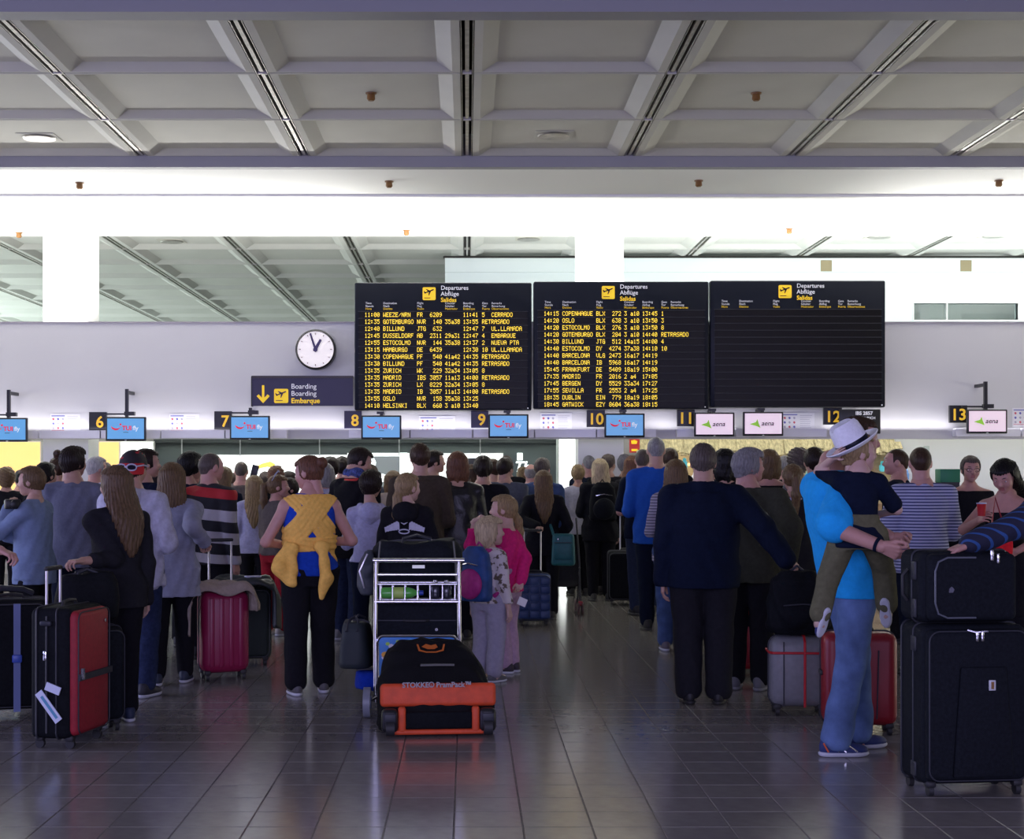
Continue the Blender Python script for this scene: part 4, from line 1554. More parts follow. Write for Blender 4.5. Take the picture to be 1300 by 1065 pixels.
    for n in 'lr':
        a = j['ankle_' + n]
        f.cap(a, a + Vector((0, 0.01, -0.045)), lr[2], lr[2] * .9, 0.02)
        f.cap(a + Vector((0, -0.01, -0.05)), a + Vector((0, 0.11, -0.058)), 0.026, 0.022, 0.03)
    parts = [f.mesh()]
    # ---- head placement: top of the skull meets H
    hc = Vector((nb.x + lx * 0.15, nb.y + 0.028 * hu + ly * 0.25 + headfwd, H0 - head_top + (0 if not J or 'headz' not in J else 0)))
    if pitch:
        hc.y += 0.05 * math.sin(math.radians(pitch))
        hc.z -= 0.045 * (1 - math.cos(math.radians(pitch)))
    HM = Matrix.Translation(hc) @ Matrix.Rotation(math.radians(yaw), 4, 'Z') @ Matrix.Rotation(math.radians(-pitch), 4, 'X') @ Matrix.Scale(hu, 4)
    hv, hq = head_arrays(sex if sex != 'k' else 'child', hh)
    nbody = len(parts[0][1])
    parts.append((xform(hv, HM), hq))
    hs = (H0 / 1.75) * (1.0 if sex == 'm' else 0.94) * (1.06 if kid else 1)
    for s, n, pose, pal, fd in ((-1, 'l', handposes[0], palmL, fdirL), (1, 'r', handposes[1], palmR, fdirR)):
        sh, e, w = arms[n]
        y = Vector(fd).normalized() if fd is not None else (w - e).normalized()
        p = Vector(pal) if pal is not None else Vector((-s, 0, 0)) if abs(y.x) < 0.8 else Vector((0, 0, -1))
        z = -(p - y * p.dot(y)).normalized()
        x = y.cross(z)
        M = Matrix(((x.x, y.x, z.x, w.x), (x.y, y.y, z.y, w.y), (x.z, y.z, z.z, w.z), (0, 0, 0, 1))) @ Matrix.Scale(hs, 4)
        V, Q = hand_arrays(pose)
        if s < 0:
            V = V * np.array([-1, 1, 1])
            Q = Q[:, ::-1]
        parts.append((xform(V, M), Q))
    V, Q = merge(parts)
    me = mesh_arrays('body', V, Q)
    body = link('body', me, root, [SKIN[skin], M_LIP])
    if tier in 'AB':
        q0, q1 = nbody, nbody + len(hq)
        cen = hv[hq].mean(1)
        lip = (np.abs(cen[:, 0]) < 0.021) & (cen[:, 1] > 0.080) & (cen[:, 2] < -0.045) & (cen[:, 2] > -0.071)
        mi = np.zeros(len(Q), dtype=np.int32)
        mi[q0:q1][lip] = 1
        me.polygons.foreach_set('material_index', mi)
    # ---- face
    if face:
        for s in (-1, 1):
            b = MB()
            m = HM @ Matrix.Translation((s * 0.033, 0.0765, 0.004)) @ Matrix.Rotation(-PI / 2, 4, 'X')
            b.lathe([(0.001, -0.013), (0.009, -0.010), (0.0135, 0.0), (0.0115, 0.008), (0.006, 0.0125), (0.001, 0.0135)], 12, m)
            e_ = b.build('eye', M_EYEW, root)
            MB().lathe([(0.0062, 0.0118), (0.004, 0.0142), (0.001, 0.0146)], 10, m).build('iris', M_IRIS, e_)
            b = MB()
            b.tube([HM @ Vector((s * 0.016, 0.094, 0.030)), HM @ Vector((s * 0.034, 0.089, 0.035)), HM @ Vector((s * 0.050, 0.076, 0.030))], [0.0028 * hu, 0.0036 * hu, 0.002 * hu], 6)
            b.build('eyebrow', MATS['hair_' + (hair[1] if hair else 'brown')], root)
    # ---- hair
    if hair:
        V, Q = hair_arrays(hair[0], hhair, len(PEOPLE) % 3)
        link('hair', mesh_arrays('hair', xform(V, HM), Q), root, MATS['hair_' + hair[1]])
    # ---- clothes
    if legs:
        f = Field(lo, hi, hb)
        t = legs.get('t', 0.014)
        legs_into(f, t, 0.010, legs.get('len', 0.97), legs.get('flare', 0.008))
        wst = legs.get('waist', 0.605)
        idx = [i for i in range(len(zt)) if zt[i] < (wst - .005) * H0]
        f.loft([zt[i] for i in idx] + [wst * H0], [rx[i] + t * .8 for i in idx] + [rx[2] + t * .8], [ry[i] + t * .8 for i in idx] + [ry[2] + t * .8],
               [tcx[i] for i in idx] + [tcx[2]], [tcy[i] for i in idx] + [tcy[2]], 0.03)
        f.folds(legs.get('fold', 0.003), len(PEOPLE) * 1.3)
        f.cutz(legs.get('hem', 0.035) if not J else -9)
        field_obj(legs.get('name', 'trousers'), f, legs['m'], root)
    if torso:
        f = Field(lo, hi, hb)
        t = torso.get('t', 0.014)
        hem = torso.get('hem', 0.47) * H0
        torso_into(f, t, 0, zt[5], 0.03, torso.get('straight', True))
        if hem < zt[0]:
            fl2 = torso.get('flare', 0.0)
            f.loft([hem, zt[0], zt[1]], [rx[1] * .98 + t + fl2, rx[1] * .99 + t, rx[1] + t], [max(ry[1] * 1.05 + t, lr[0] * 1.07 + .024 + t * .4) + fl2, max(ry[1] * 1.03 + t, lr[0] * 1.07 + .024 + t * .4), max(ry[1] + t, lr[0] * 1.07 + .024 + t * .4)], 0, [tcy[0]] * 3, 0.02)
        sl = torso.get('sleeve', 1.0)
        for n in 'lr':
            u = torso.get('sleeve_' + n, sl)
            sx_ = -1 if n == 'l' else 1
            base = Vector((nb.x + sx_ * .028 * H0, nb.y - .012, zsh + .012 * H0))
            f.cap(base, arms[n][0] + (Vector((0, 0, 0)) if u > 0 else (base - arms[n][0]) * .38), 0.024 * H0 + t * .7, rt[0] * (1.06 if u > 0 else .9) + t * (.9 if u > 0 else .4), 0.035)
            if u > 0:
                arm_into(f, n, t * .95, u, 0.025, torso.get('cuff', 0.0))
        f.cap((nb.x, nb.y - 0.008, zsh), (nb.x, nb.y - 0.002, zsh + torso.get('collar', 0.030) * H0), neck_r * 1.25 + t, neck_r + t * torso.get('collar_t', .55), 0.03)
        f.folds(torso.get('fold', 0.0035), len(PEOPLE) * .7)
        f.cutz(hem)
        f.cut((0, -0.25 if torso.get('vneck', False) else 0, 1), zsh + torso.get('collar', 0.030) * H0 + 0.006)
        field_obj(torso.get('name', 'top'), f, torso['m'], root)
        if torso.get('hood'):
            f2 = Field((nb.x - .26, nb.y - .32, zsh - .24), (nb.x + .26, nb.y + .25, zsh + .2), min(hb, .012))
            zz = zsh + 0.015 * H0
            f2.ell((nb.x, nb.y - 0.085, zz - 0.03), (0.105, 0.070, 0.085), 0.02)
            f2.cap((nb.x - 0.085, nb.y - 0.03, zz + 0.01), (nb.x - 0.07, nb.y + 0.055, zz - 0.02), 0.035, 0.022, 0.03)
            f2.cap((nb.x + 0.085, nb.y - 0.03, zz + 0.01), (nb.x + 0.07, nb.y + 0.055, zz - 0.02), 0.035, 0.022, 0.03)
            f2.cap((nb.x, nb.y - 0.10, zz - 0.06), (nb.x, nb.y - 0.075, zz - 0.14), 0.07, 0.02, 0.04)
            f2.folds(0.004, 2.0)
            field_obj('hood', f2, torso.get('hoodm', torso['m']), root)
    # ---- shoes
    if shoes and tier != 'D':
        A_ = shoe_arrays()
        sc = (H0 / 1.72) ** 0.7 * (1.0 if sex == 'm' else 0.92)
        for n in 'lr':
            a = j['ankle_' + n]
            turn = math.radians(8 if n == 'l' else -8)
            M = Matrix.Translation((a.x, a.y, a.z - 0.085)) @ Matrix.Rotation(turn, 4, 'Z') @ Matrix.Scale(sc, 4)
            if J and 'toe_' + n in J:
                M = Matrix.Translation(a) @ Vector(J['toe_' + n]).to_track_quat('Y', 'Z').to_matrix().to_4x4() @ Matrix.Translation((0, 0, -0.075 * sc)) @ Matrix.Scale(sc, 4)
            sm = shoes[0] if not isinstance(shoes[0], tuple) else mat('shoe_%d_%d_%d' % tuple(int(c * 99) for c in shoes[0]), shoes[0], .6)
            sp = mat('sole_%d_%d_%d' % tuple(int(c * 99) for c in shoes[1]), shoes[1], .6)
            so = link('shoe', mesh_arrays('shoe', xform(A_['up'][0], M), A_['up'][1]), root, sm)
            link('sole', mesh_arrays('sole', xform(A_['sole'][0], M), A_['sole'][1]), so, sp)
    PEOPLE.append(root)
    info = dict(root=root, HM=HM, hu=hu, arms=arms, j=j, H=H0, nb=nb, zsh=zsh, rx=rx, ry=ry, zt=zt, tcx=tcx, tcy=tcy, lo=lo, hi=hi, hb=hb, rt=rt, hc=hc)
    return info


def head_piece(P, name, m, builder):
    """a small accessory built in head space"""
    b = MB()
    builder(b)
    me = b.mesh(name)
    me.transform(P['HM'])
    return link(name, me, P['root'], m)
# ================================================================ the people
C_BLACK = cloth('black', (0.010, 0.010, 0.013))
C_BLACK2 = cloth('soft_black', (0.016, 0.016, 0.020))
C_LEATHER = mat('black_leather', (0.010, 0.010, 0.012), 0.35, bump=0.3, bscale=60, spec=0.5)
C_NAVY = cloth('navy', (0.006, 0.010, 0.025))
C_NAVY2 = cloth('navy_light', (0.022, 0.030, 0.062))
C_DENIM = cloth('denim', (0.050, 0.085, 0.19), noise=0.25, nscale=14)
C_DENIML = cloth('denim_faded', (0.105, 0.165, 0.32), noise=0.35, nscale=7)
C_DENIMD = cloth('denim_dark', (0.022, 0.032, 0.075), noise=0.2)
C_WHITE = cloth('white', (0.50, 0.50, 0.60))
C_LILAC = cloth('pale_lilac', (0.42, 0.42, 0.60))
C_GREYT = cloth('heather_grey', (0.15, 0.16, 0.22), noise=0.08)
C_GREYC = cloth('cardigan_grey', (0.27, 0.28, 0.36), noise=0.08)
C_LBLUE = cloth('powder_blue', (0.19, 0.25, 0.38), noise=0.08)
C_BROWN = cloth('brown_wool', (0.060, 0.046, 0.034))
C_TAUPE = cloth('taupe', (0.105, 0.088, 0.082))
C_OLIVE = cloth('olive', (0.045, 0.046, 0.032))
C_OLIVEL = cloth('olive_light', (0.125, 0.120, 0.068))
C_REDT = cloth('dark_red', (0.26, 0.012, 0.022))
C_YEL = cloth('mustard_wrap', (0.88, 0.51, 0.11), noise=0.10, bump=0.5, bscale=70)
C_ROYAL = cloth('royal_blue', (0.012, 0.055, 0.42))
C_TURQ = cloth('turquoise', (0.020, 0.38, 0.84), noise=0.06)
C_BLUESH = cloth('cobalt_shirt', (0.016, 0.085, 0.40), noise=0.06)
C_PINK = cloth('hot_pink', (0.62, 0.022, 0.17))
C_GREYL = cloth('grey_lilac', (0.33, 0.31, 0.39), noise=0.08)
C_CAMO = mat('cloth_camo', (0.60, 0.55, 0.55), 0.9, noise=0.5, nscale=26, bump=0.2)
for n_ in C_CAMO.node_tree.nodes:
    if n_.type == 'VALTORGB':
        n_.color_ramp.elements[0].position, n_.color_ramp.elements[1].position = 0.41, 0.45
        n_.color_ramp.elements[0].color, n_.color_ramp.elements[1].color = (0.13, 0.10, 0.07, 1), (0.62, 0.56, 0.55, 1)
C_SLATE = cloth('slate', (0.085, 0.095, 0.125))
C_BEIGE = cloth('beige', (0.33, 0.27, 0.22))
WH = (0.55, 0.56, 0.62)
BK = (0.012, 0.012, 0.015)


def top(m, **k):
    d = dict(m=m, t=0.014)
    d.update(k)
    return d


def jacket(m, **k):
    d = dict(m=m, t=0.024, hem=0.455, name='jacket', fold=0.005)
    d.update(k)
    return d


def tee(m, **k):
    d = dict(m=m, t=0.015, sleeve=0.42, cuff=0.008, name='t_shirt', hem=0.46)
    d.update(k)
    return d


def pants(m, **k):
    d = dict(m=m, t=0.014)
    d.update(k)
    return d


SH_BK = (BK, (0.05, 0.05, 0.05))
SH_WS = ((0.015, 0.02, 0.035), WH)

# ---- front row, left
P_PINK = person('person in pink top cut by the left edge, hand on a suitcase handle', -92, 9.15, 570, -62, 'f', 1.05, 'pink', ('bob', 'darkbrown'),
                tee(cloth('fuchsia', (0.55, 0.02, 0.17)), sleeve=0.74), pants(C_NAVY), SH_BK, armR=('w', 44, 723, 8.78, (0.3, -0.4, -1)), armL='down', tier='A', handposes=('relaxed', 'hold'), palmR=(0, 0, -1))
P_GIRLBLK = person('woman in black hoodie with very long brown hair beside the red suitcase', 148, 9.55, 590.5, 32, 'f', 1.0, 'fair', ('longwide', 'lightbrown'),
                   jacket(C_BLACK2, sleeve_l=0.80, t=0.020, name='hoodie', hem=0.45), pants(C_BLACK), ((0.02, 0.03, 0.07), WH), armL=('w', 104, 712, 9.25, (0.3, -0.5, -1)), armR='down',
                   yaw=20, tier='A', handposes=('hold', 'relaxed'), palmL=(0, 0, -1), stance=0.07)
P_CAP = person('boy in white hoodie and backward red and black cap with white sunglasses', 174, 10.6, 571, -12, 'm', 0.95, 'fair', ('short', 'darkbrown'),
               jacket(C_WHITE, hood=True, t=0.028, name='hoodie', hem=0.44), pants(C_DENIMD, t=.016), ((0.02, 0.02, 0.03), WH), armL='front', armR='front', tier='A', lean=(-0.04, 0.02), stance=.08)
P_CARD = person('woman in long grey cardigan with shoulder length blonde hair holding a trolley handle', 218, 11.25, 587, 4, 'f', 1.12, 'fair', ('shoulder', 'darkblonde'),
                jacket(C_GREYC, hem=0.40, flare=0.02, t=0.026, name='cardigan'), pants(C_BLACK), ((0.02, 0.03, 0.06), WH), armR=('w', 259, 688, 11.20, (0.3, -0.8, -1)), armL='front', tier='A',
                handposes=('relaxed', 'grip'), palmR=(0, 0.2, -1), step=0.16)
P_GREYT = person('man in grey T-shirt with thick dark hair beside the short haired woman', 93, 12.6, 567, 8, 'm', 1.0, 'fair', ('thick', 'darkbrown'), tee(C_GREYT, t=.02, hem=.44), pants(C_NAVY), SH_BK,
                 armL='front', armR='front', yaw=-40, tier='A', face=True)
P_SHORT = person('woman in powder blue sweater with short fair hair facing left', 44, 11.95, 591, 78, 'f', 1.12, 'fair', ('short', 'darkblonde'), top(C_LBLUE, t=.02, hem=.43), pants(C_BLACK), SH_BK,
                 armL='chin', armR='fold', tier='A', face=True, yaw=5, pitch=4)
person('dark haired woman in dark top with coral scarf behind the powder blue sweater', 60, 14.0, 586, 40, 'f', 1.0, 'fair', ('short', 'black'), jacket(C_BLACK), pants(C_BLACK), SH_BK, yaw=-70, tier='B', face=True)
P_PLAID = person('woman with a top bun in red and blue plaid shirt', 73, 15.4, 579, 10, 'f', 1.0, 'fair', ('topbun', 'brown'),
                 top(band_mat('cloth_plaid', (1, 0.2, 0.8), [(0, (0.05, 0.06, 0.12)), (.3, (0.22, 0.03, 0.05)), (.55, (0.16, 0.17, 0.25)), (.8, (0.06, 0.04, 0.10))], 0.14)), pants(C_BLACK), SH_BK, tier='B')
person('woman in black at the far left edge with pinned up fair hair', 8, 17.5, 594, 15, 'f', 1.0, 'fair', ('curly', 'darkblonde'), jacket(C_BLACK), pants(C_BLACK), SH_BK, tier='C')
person('white haired person in pale lilac shirt behind the grey T-shirt', 121, 16.2, 579, -30, 'm', 1.0, 'pink', ('short', 'white'), top(C_LILAC), pants(C_NAVY), SH_BK, tier='B', yaw=-20)
person('person with greying brown hair half hidden beside the white haired head', 132, 18.3, 586, 0, 'm', 1.0, 'fair', ('short', 'greybrown'), jacket(C_NAVY), pants(C_BLACK), SH_BK, tier='C')
person('man with dark hair and glasses facing right behind the red cap', 183, 12.75, 569, -42, 'm', 1.0, 'fair', ('short', 'darkbrown'), jacket(C_NAVY), pants(C_BLACK), SH_BK, tier='B', yaw=-25, face=True)
person('dark haired woman with pinned up hair in long dark coat behind the grey cardigan', 240, 13.6, 574, -18, 'f', 1.0, 'fair', ('thick', 'black'), jacket(C_NAVY, hem=.36), pants(C_BLACK), SH_BK, tier='B', yaw=-30, armR='front')
STRIPE = band_mat('cloth_rugby', (0.10, 0, 1), [(0, (0.42, 0.40, 0.42)), (0.11, (0.010, 0.010, 0.014)), (0.25, (0.42, 0.40, 0.42)), (0.39, (0.010, 0.010, 0.014)), (0.52, (0.42, 0.40, 0.42)), (0.66, (0.010, 0.010, 0.014)),
                                            (0.80, (0.40, 0.015, 0.02)), (0.915, (0.010, 0.010, 0.014))], 0.66, offset=-0.80)
P_RUG = person('bald man in black white and red striped rugby shirt', 266, 12.75, 575, -28, 'm', 1.12, 'pink', ('buzz', 'greybrown'), top(STRIPE, t=.022, hem=.46, name='rugby_shirt', collar=.04), pants(C_BLACK), SH_BK,
               armR='down', armL='front', yaw=-20, tier='A')
person('bald man in grey shirt far off before the long light box', 306, 18.6, 586, 0, 'm', 1.0, 'pink', ('buzz', 'greybrown'), top(C_TAUPE), pants(C_BLACK), SH_BK, tier='C')
P_RED = person('woman in taupe jacket and dark red trousers with sunglasses on her hair', 351, 14.55, 602, -38, 'f', 1.05, 'pink', ('ponytail', 'darkblonde'), jacket(C_TAUPE, hem=.50), pants(C_REDT, t=.018), ((0.35, 0.33, 0.33), WH),
               armL='front', armR='front', yaw=-42, tier='B', face=True)
person('fair haired girl in white top left of the sunglasses woman', 323, 15.9, 603, 5, 'f', .9, 'pale', ('long', 'blonde'), top(C_LILAC), pants(C_BLACK), SH_BK, tier='B')
person('child facing left half hidden between taupe jacket and yellow wrap', 369, 16.1, 606, 120, 'k', 1.0, 'pink', ('short', 'darkbrown'), top(C_ROYAL), pants(C_BLACK), SH_BK, tier='B', face=True)
person('person with bushy red brown hair far behind the sunglasses woman', 350, 18.0, 592.5, 0, 'f', 1.0, 'fair', ('curly', 'auburn'), jacket(C_BLACK), pants(C_BLACK), SH_BK, tier='C')
# woman in the yellow wrap
P_YEL = person('woman in blue top with yellow baby wrap crossed on her back', 393, 10.75, 577, 14, 'f', 1.16, 'pink', ('bun', 'auburn'), top(C_ROYAL, t=.022, sleeve=0, hem=.50, name='tank_top', straight=False), pants(C_BLACK, t=.020, flare=.016, waist=.545),
               ((0.09, 0.085, 0.09), WH), armL=(-0.14, 0.19, 1.02, (-1.0, -0.7, -0.5)), armR=(0.14, 0.21, 1.04, (1.0, -0.7, -0.5)), yaw=48, pitch=12, tier='A', face=True, stance=.105, step=0.10)
P_NAVYM = person('tall dark haired man in black coat with coral red collar looking down right', 443, 14.1, 567, -35, 'm', 1.05, 'fair', ('short', 'darkbrown'), jacket(C_BLACK, t=.03, hem=.43), pants(C_DENIMD, t=.02), ((0.2, 0.2, 0.22), WH),
                 armL='front', armR='down', yaw=-40, pitch=22, tier='A', face=True, lean=(0.03, 0.06), stance=.09)
person('dark haired boy in white hoodie beside the black coat', 471, 13.2, 597, 0, 'k', 1.0, 'fair', ('thick', 'darkbrown'), jacket(C_LILAC, hood=True, t=.02, name='hoodie', hem=.50), pants(C_NAVY), SH_WS, tier='A', yaw=-25, armL='front', armR='front')
P_CART = person('girl with blonde ponytail in black printed hoodie behind the luggage trolley', 517, 11.75, 599, -8, 'f', .95, 'pale', ('lowtail', 'blonde'), jacket(C_BLACK, hood=True, t=.022, name='hoodie'), pants(C_NAVY), SH_WS,
                armL='front', armR='front', yaw=-38, tier='A', face=True)
P_BRN = person('tall man in dark brown jacket with short brown hair', 533, 13.75, 562, 2, 'm', 1.08, 'fair', ('short', 'brown'), jacket(C_BROWN, t=.028), pants(C_NAVY), SH_BK, tier='A', armL='front', armR='front', yaw=8)
person('dark haired man in profile facing right beyond the brown jacket', 549, 16.6, 571, -65, 'm', 1.0, 'fair', ('short', 'darkbrown'), jacket(C_NAVY), pants(C_BLACK), SH_BK, tier='B', yaw=-10, face=True)
person('woman with auburn bob in black leather jacket', 581, 14.2, 573, 3, 'f', 1.15, 'fair', ('bob', 'auburn'), jacket(C_LEATHER, t=.022), pants(C_BLACK), SH_BK, tier='A', armL='front', armR='front')
person('dark haired man in black jacket right of the leather jacket', 613, 15.4, 579, -4, 'm', 1.08, 'fair', ('thick', 'darkbrown'), jacket(C_BLACK), pants(C_BLACK), SH_BK, tier='B', yaw=4)
person('dark haired man in slate jacket with pale blue collar', 641, 16.95, 580, -10, 'm', 1.08, 'fair', ('short', 'darkbrown'), jacket(C_SLATE), pants(C_NAVY), SH_BK, tier='B', yaw=-20)
person('bald man far behind the slate jacket', 643, 20.0, 578, 0, 'm', 1.0, 'pink', ('buzz', 'greybrown'), jacket(C_BLACK), pants(C_BLACK), SH_BK, tier='C')
person('older man in denim blue shirt with grey blond hair before the dark partition', 688, 17.2, 580.5, -15, 'm', 1.1, 'pink', ('short', 'greybrown'), top(C_DENIM), pants(C_NAVY), SH_BK, tier='B', yaw=-10)
person('grey haired person in blue shirt tight behind the long haired woman', 674, 18.9, 589, -8, 'm', 1.0, 'pink', ('balding', 'grey'), top(C_DENIML), pants(C_NAVY), SH_BK, tier='C')
P_TEAL = person('woman in black with long wavy fair hair carrying a teal shoulder bag', 690, 16.1, 596.5, 2, 'f', 1.12, 'fair', ('long', 'darkblonde'), jacket(C_BLACK, hem=.43), pants(C_BLACK), SH_BK,
                armL=('w', 681, 668, 15.75, (-1, -0.4, -0.8)), armR='pocket', tier='A', handposes=('grip', 'relaxed'), palmL=(0, 0, -1))
# the two children by the trolley
P_KID = person('small blonde girl in camouflage jacket wearing a blue and magenta backpack', 620, 11.35, 654.5, -38, 'k', 1.0, 'pale', ('bob', 'platinum'), jacket(C_CAMO, t=.018, hem=.48), pants(C_GREYL, t=.022, flare=.012, hem=.01), ((0.10, 0.1, 0.11), WH),
               armL='down', armR='down', yaw=-38, tier='A', face=True, headscale=1.02, stance=.07)
P_PKG = person('girl in hot pink track jacket with blonde side ponytail holding the small girl', 643, 11.85, 627, 62, 'k', 1.0, 'pale', ('short', 'blonde'), jacket(C_PINK, t=.018, hem=.46), pants(cloth('pink_lilac', (0.42, 0.28, 0.38)), t=.018),
               ((0.03, 0.02, 0.03), WH), armL=('w', 603, 661, 11.72, (-0.2, 1.0, -0.5)), armR=('w', 661, 738, 11.70, (0.3, -1, 0)), yaw=18, pitch=2, tier='A', face=True, handposes=('hold', 'relaxed'), palmL=(0.5, 0, -1), fdirL=(-0.2, -0.85, 0.5), stance=.06)

# ---- middle and right queue
P_BP = person('platinum blonde woman in black wearing a black backpack', 762, 18.4, 582, 4, 'f', 1.15, 'fair', ('shoulder', 'platinum'), jacket(C_BLACK, t=.03, hem=.42), pants(C_BLACK), SH_BK, tier='B', armR='down', armL='front')
person('balding man in white collar left of the platinum blonde woman', 748, 20.05, 578, 8, 'm', 1.0, 'pink', ('buzz', 'grey'), jacket(C_NAVY), pants(C_BLACK), SH_BK, tier='C')
person('short fair haired person by the bright pillar', 734, 19.2, 589, 5, 'f', .95, 'fair', ('short', 'blonde'), top(C_WHITE), pants(C_BLACK), SH_BK, tier='C')
person('grey dark haired man in black behind the platinum blonde woman', 772, 19.4, 576, -12, 'm', 1.05, 'fair', ('short', 'greybrown'), jacket(C_BLACK), pants(C_BLACK), SH_BK, tier='C', yaw=-20)
person('grey haired person in cream before the red fire notice', 793, 20.1, 577, -8, 'f', 1.0, 'fair', ('thick', 'grey'), top(C_BEIGE), pants(C_BLACK), SH_BK, tier='C')
person('woman with long red brown hair left of the bald man in navy T-shirt', 803, 19.1, 578, -20, 'f', 1.0, 'fair', ('long', 'auburn'), jacket(C_BLACK), pants(C_BLACK), SH_BK, tier='B', yaw=-15)
person('bald man in navy T-shirt behind the blue shirt', 817, 16.6, 570, 6, 'm', 1.05, 'pink', ('buzz', 'greybrown'), tee(C_NAVY), pants(C_NAVY2), SH_BK, tier='B', yaw=-20, armL='front', armR='front')
P_BLUE = person('tall man in cobalt blue shirt with cropped grey hair', 833, 15.0, 555, -3, 'm', 1.06, 'fair', ('buzz', 'grey'), top(C_BLUESH, t=.024, hem=.45, name='shirt', collar=.035), pants(C_NAVY), SH_BK, tier='A', armL='front', armR='front', yaw=0)
person('dark haired person showing just behind the cobalt blue shirt', 851, 17.3, 568, 10, 'm', 1.0, 'fair', ('short', 'brown'), jacket(C_BLACK), pants(C_BLACK), SH_BK, tier='C')
person('woman with wavy fair hair in striped top and jeans left of the large navy jacket', 858, 13.3, 583, -6, 'f', 1.05, 'fair', ('shoulder', 'darkblonde'),
       top(band_mat('cloth_thin_stripe', (0, 0, 1), [(0, (0.32, 0.30, 0.36)), (.6, (0.10, 0.09, 0.13))], 0.025)), pants(C_DENIM, t=.02), ((0.12, 0.1, 0.12), WH), tier='A', armL='front', armR='front')
P_BIG = person('heavy set man in dark navy jacket leaning on a black bag', 893, 10.3, 562, -6, 'm', 1.42, 'fair', ('short', 'greybrown'), jacket(C_NAVY, t=.034, hem=.45, collar=.045), pants(C_BLACK2, t=.026, flare=.014), (BK, (0.02, 0.02, 0.02)),
               armR=('w', 1000, 712, 10.0, (0.5, -1, 0.3)), armL='down', tier='A', handposes=('relaxed', 'grip'), palmR=(0, 0.3, -1), fdirR=(0.8, 0.2, -.5), yaw=-4, pitch=6, stance=.10)
P_GREY = person('white haired man in olive jacket in profile beside the navy jacket', 950, 10.95, 569, -22, 'm', 1.25, 'pink', ('thick', 'grey'), jacket(C_OLIVE, t=.034, hem=.45), pants(C_BLACK, t=.02), ((0.14, 0.14, 0.16), (0.25, .25, .27)),
                armR=('w', 1000, 716, 10.7, (0.7, -0.8, -0.2)), armL='front', yaw=-52, tier='A', face=True, stance=.09)
person('dark haired woman just behind the large navy jacket', 921, 13.0, 569, 12, 'f', 1.0, 'fair', ('bob', 'black'), jacket(C_BLACK), pants(C_BLACK), SH_BK, tier='B')
person('woman in wide necked black top with streaked bob', 977, 14.2, 570, 0, 'f', 1.08, 'pink', ('bob', 'darkblonde'), top(C_BLACK, collar=.0), pants(C_BLACK), SH_BK, tier='B')
person('person with wild grey curly hair behind the light brown ponytail', 1014, 15.2, 570, 0, 'f', 1.0, 'fair', ('curly', 'greybrown'), jacket(C_BLACK), pants(C_BLACK), SH_BK, tier='B')
P_PONY = person('girl with light brown ponytail in dark top with lilac collar', 1007, 12.5, 588, 0, 'f', .95, 'fair', ('ponytail', 'darkblonde'), top(C_BLACK2, t=.018), pants(C_BLACK), SH_BK, tier='A', armL='front', armR='front')
person('man in dark plaid shirt left of the raised arm', 1034, 13.4, 567, -4, 'm', 1.08, 'fair', ('short', 'darkbrown'),
       jacket(band_mat('cloth_dark_plaid', (1, 0, .6), [(0, (0.015, 0.016, 0.03)), (.4, (0.05, 0.045, 0.07)), (.6, (0.02, 0.02, 0.035)), (.85, (0.07, 0.07, 0.09))], 0.17)), pants(C_BLACK), SH_BK, tier='B')

# father and the boy on his arm
P_DAD = person('man in turquoise T-shirt and faded jeans carrying a boy on his arm', 1080, 8.50, 528, -80, 'm', 1.08, 'pink', ('short', 'brown'), tee(C_TURQ, t=.026, hem=.468, sleeve=.46, cuff=.012), pants(C_DENIML, t=.014, flare=.022, fold=.005, waist=.53),
               ((0.02, 0.035, 0.14), WH), armR=('w', 1120, 694, 7.93, (0.25, -1, -0.5)), armL=('w', 1143, 690, 8.20, (-0.7, -0.3, -0.6)), lean=(0, -0.115), headfwd=.155, yaw=-12, pitch=2, tier='A', face=True, stance=.10, step=-0.22,
               handposes=('hold', 'hold'), palmR=(-1, 0.2, 0.6), palmL=(1, -.3, 0.4))
P_BOY = person('small boy in white straw hat and navy T-shirt carried on an arm', 1091, 8.12, 0, -8, 'k', 1.0, 'pale', ('short', 'blonde'), tee(C_NAVY, t=.011, hem=.44, sleeve=.40, cuff=.006), pants(C_OLIVEL, t=.020, flare=.012, len=.95), ((0.02, 0.03, 0.16), WH),
               H=1.08, loc=(wx(1091, 8.12), 8.12, 1.715 - 1.04), yaw=-72, pitch=0, tier='A', face=True, headscale=1.03,
               J=dict(hip_l=(-0.075, 0.02, 0.53), hip_r=(0.075, 0.02, 0.53), knee_l=(-0.155, 0.04, 0.30), knee_r=(0.145, 0.14, 0.33), ankle_l=(-0.205, -0.02, 0.115), ankle_r=(0.150, 0.09, 0.16),
                      toe_l=(-0.25, 0.25, -0.9), toe_r=(0.1, 0.3, -0.85)),
               armR=(0.13, 0.20, 0.64, (1, -0.5, -0.8)), armL=(-0.125, 0.04, 0.945, (-0.45, 0.8, 0)), handposes=('flat', 'relaxed'), palmL=(1, 0, 0.2), lean=(0.0, 0.03))

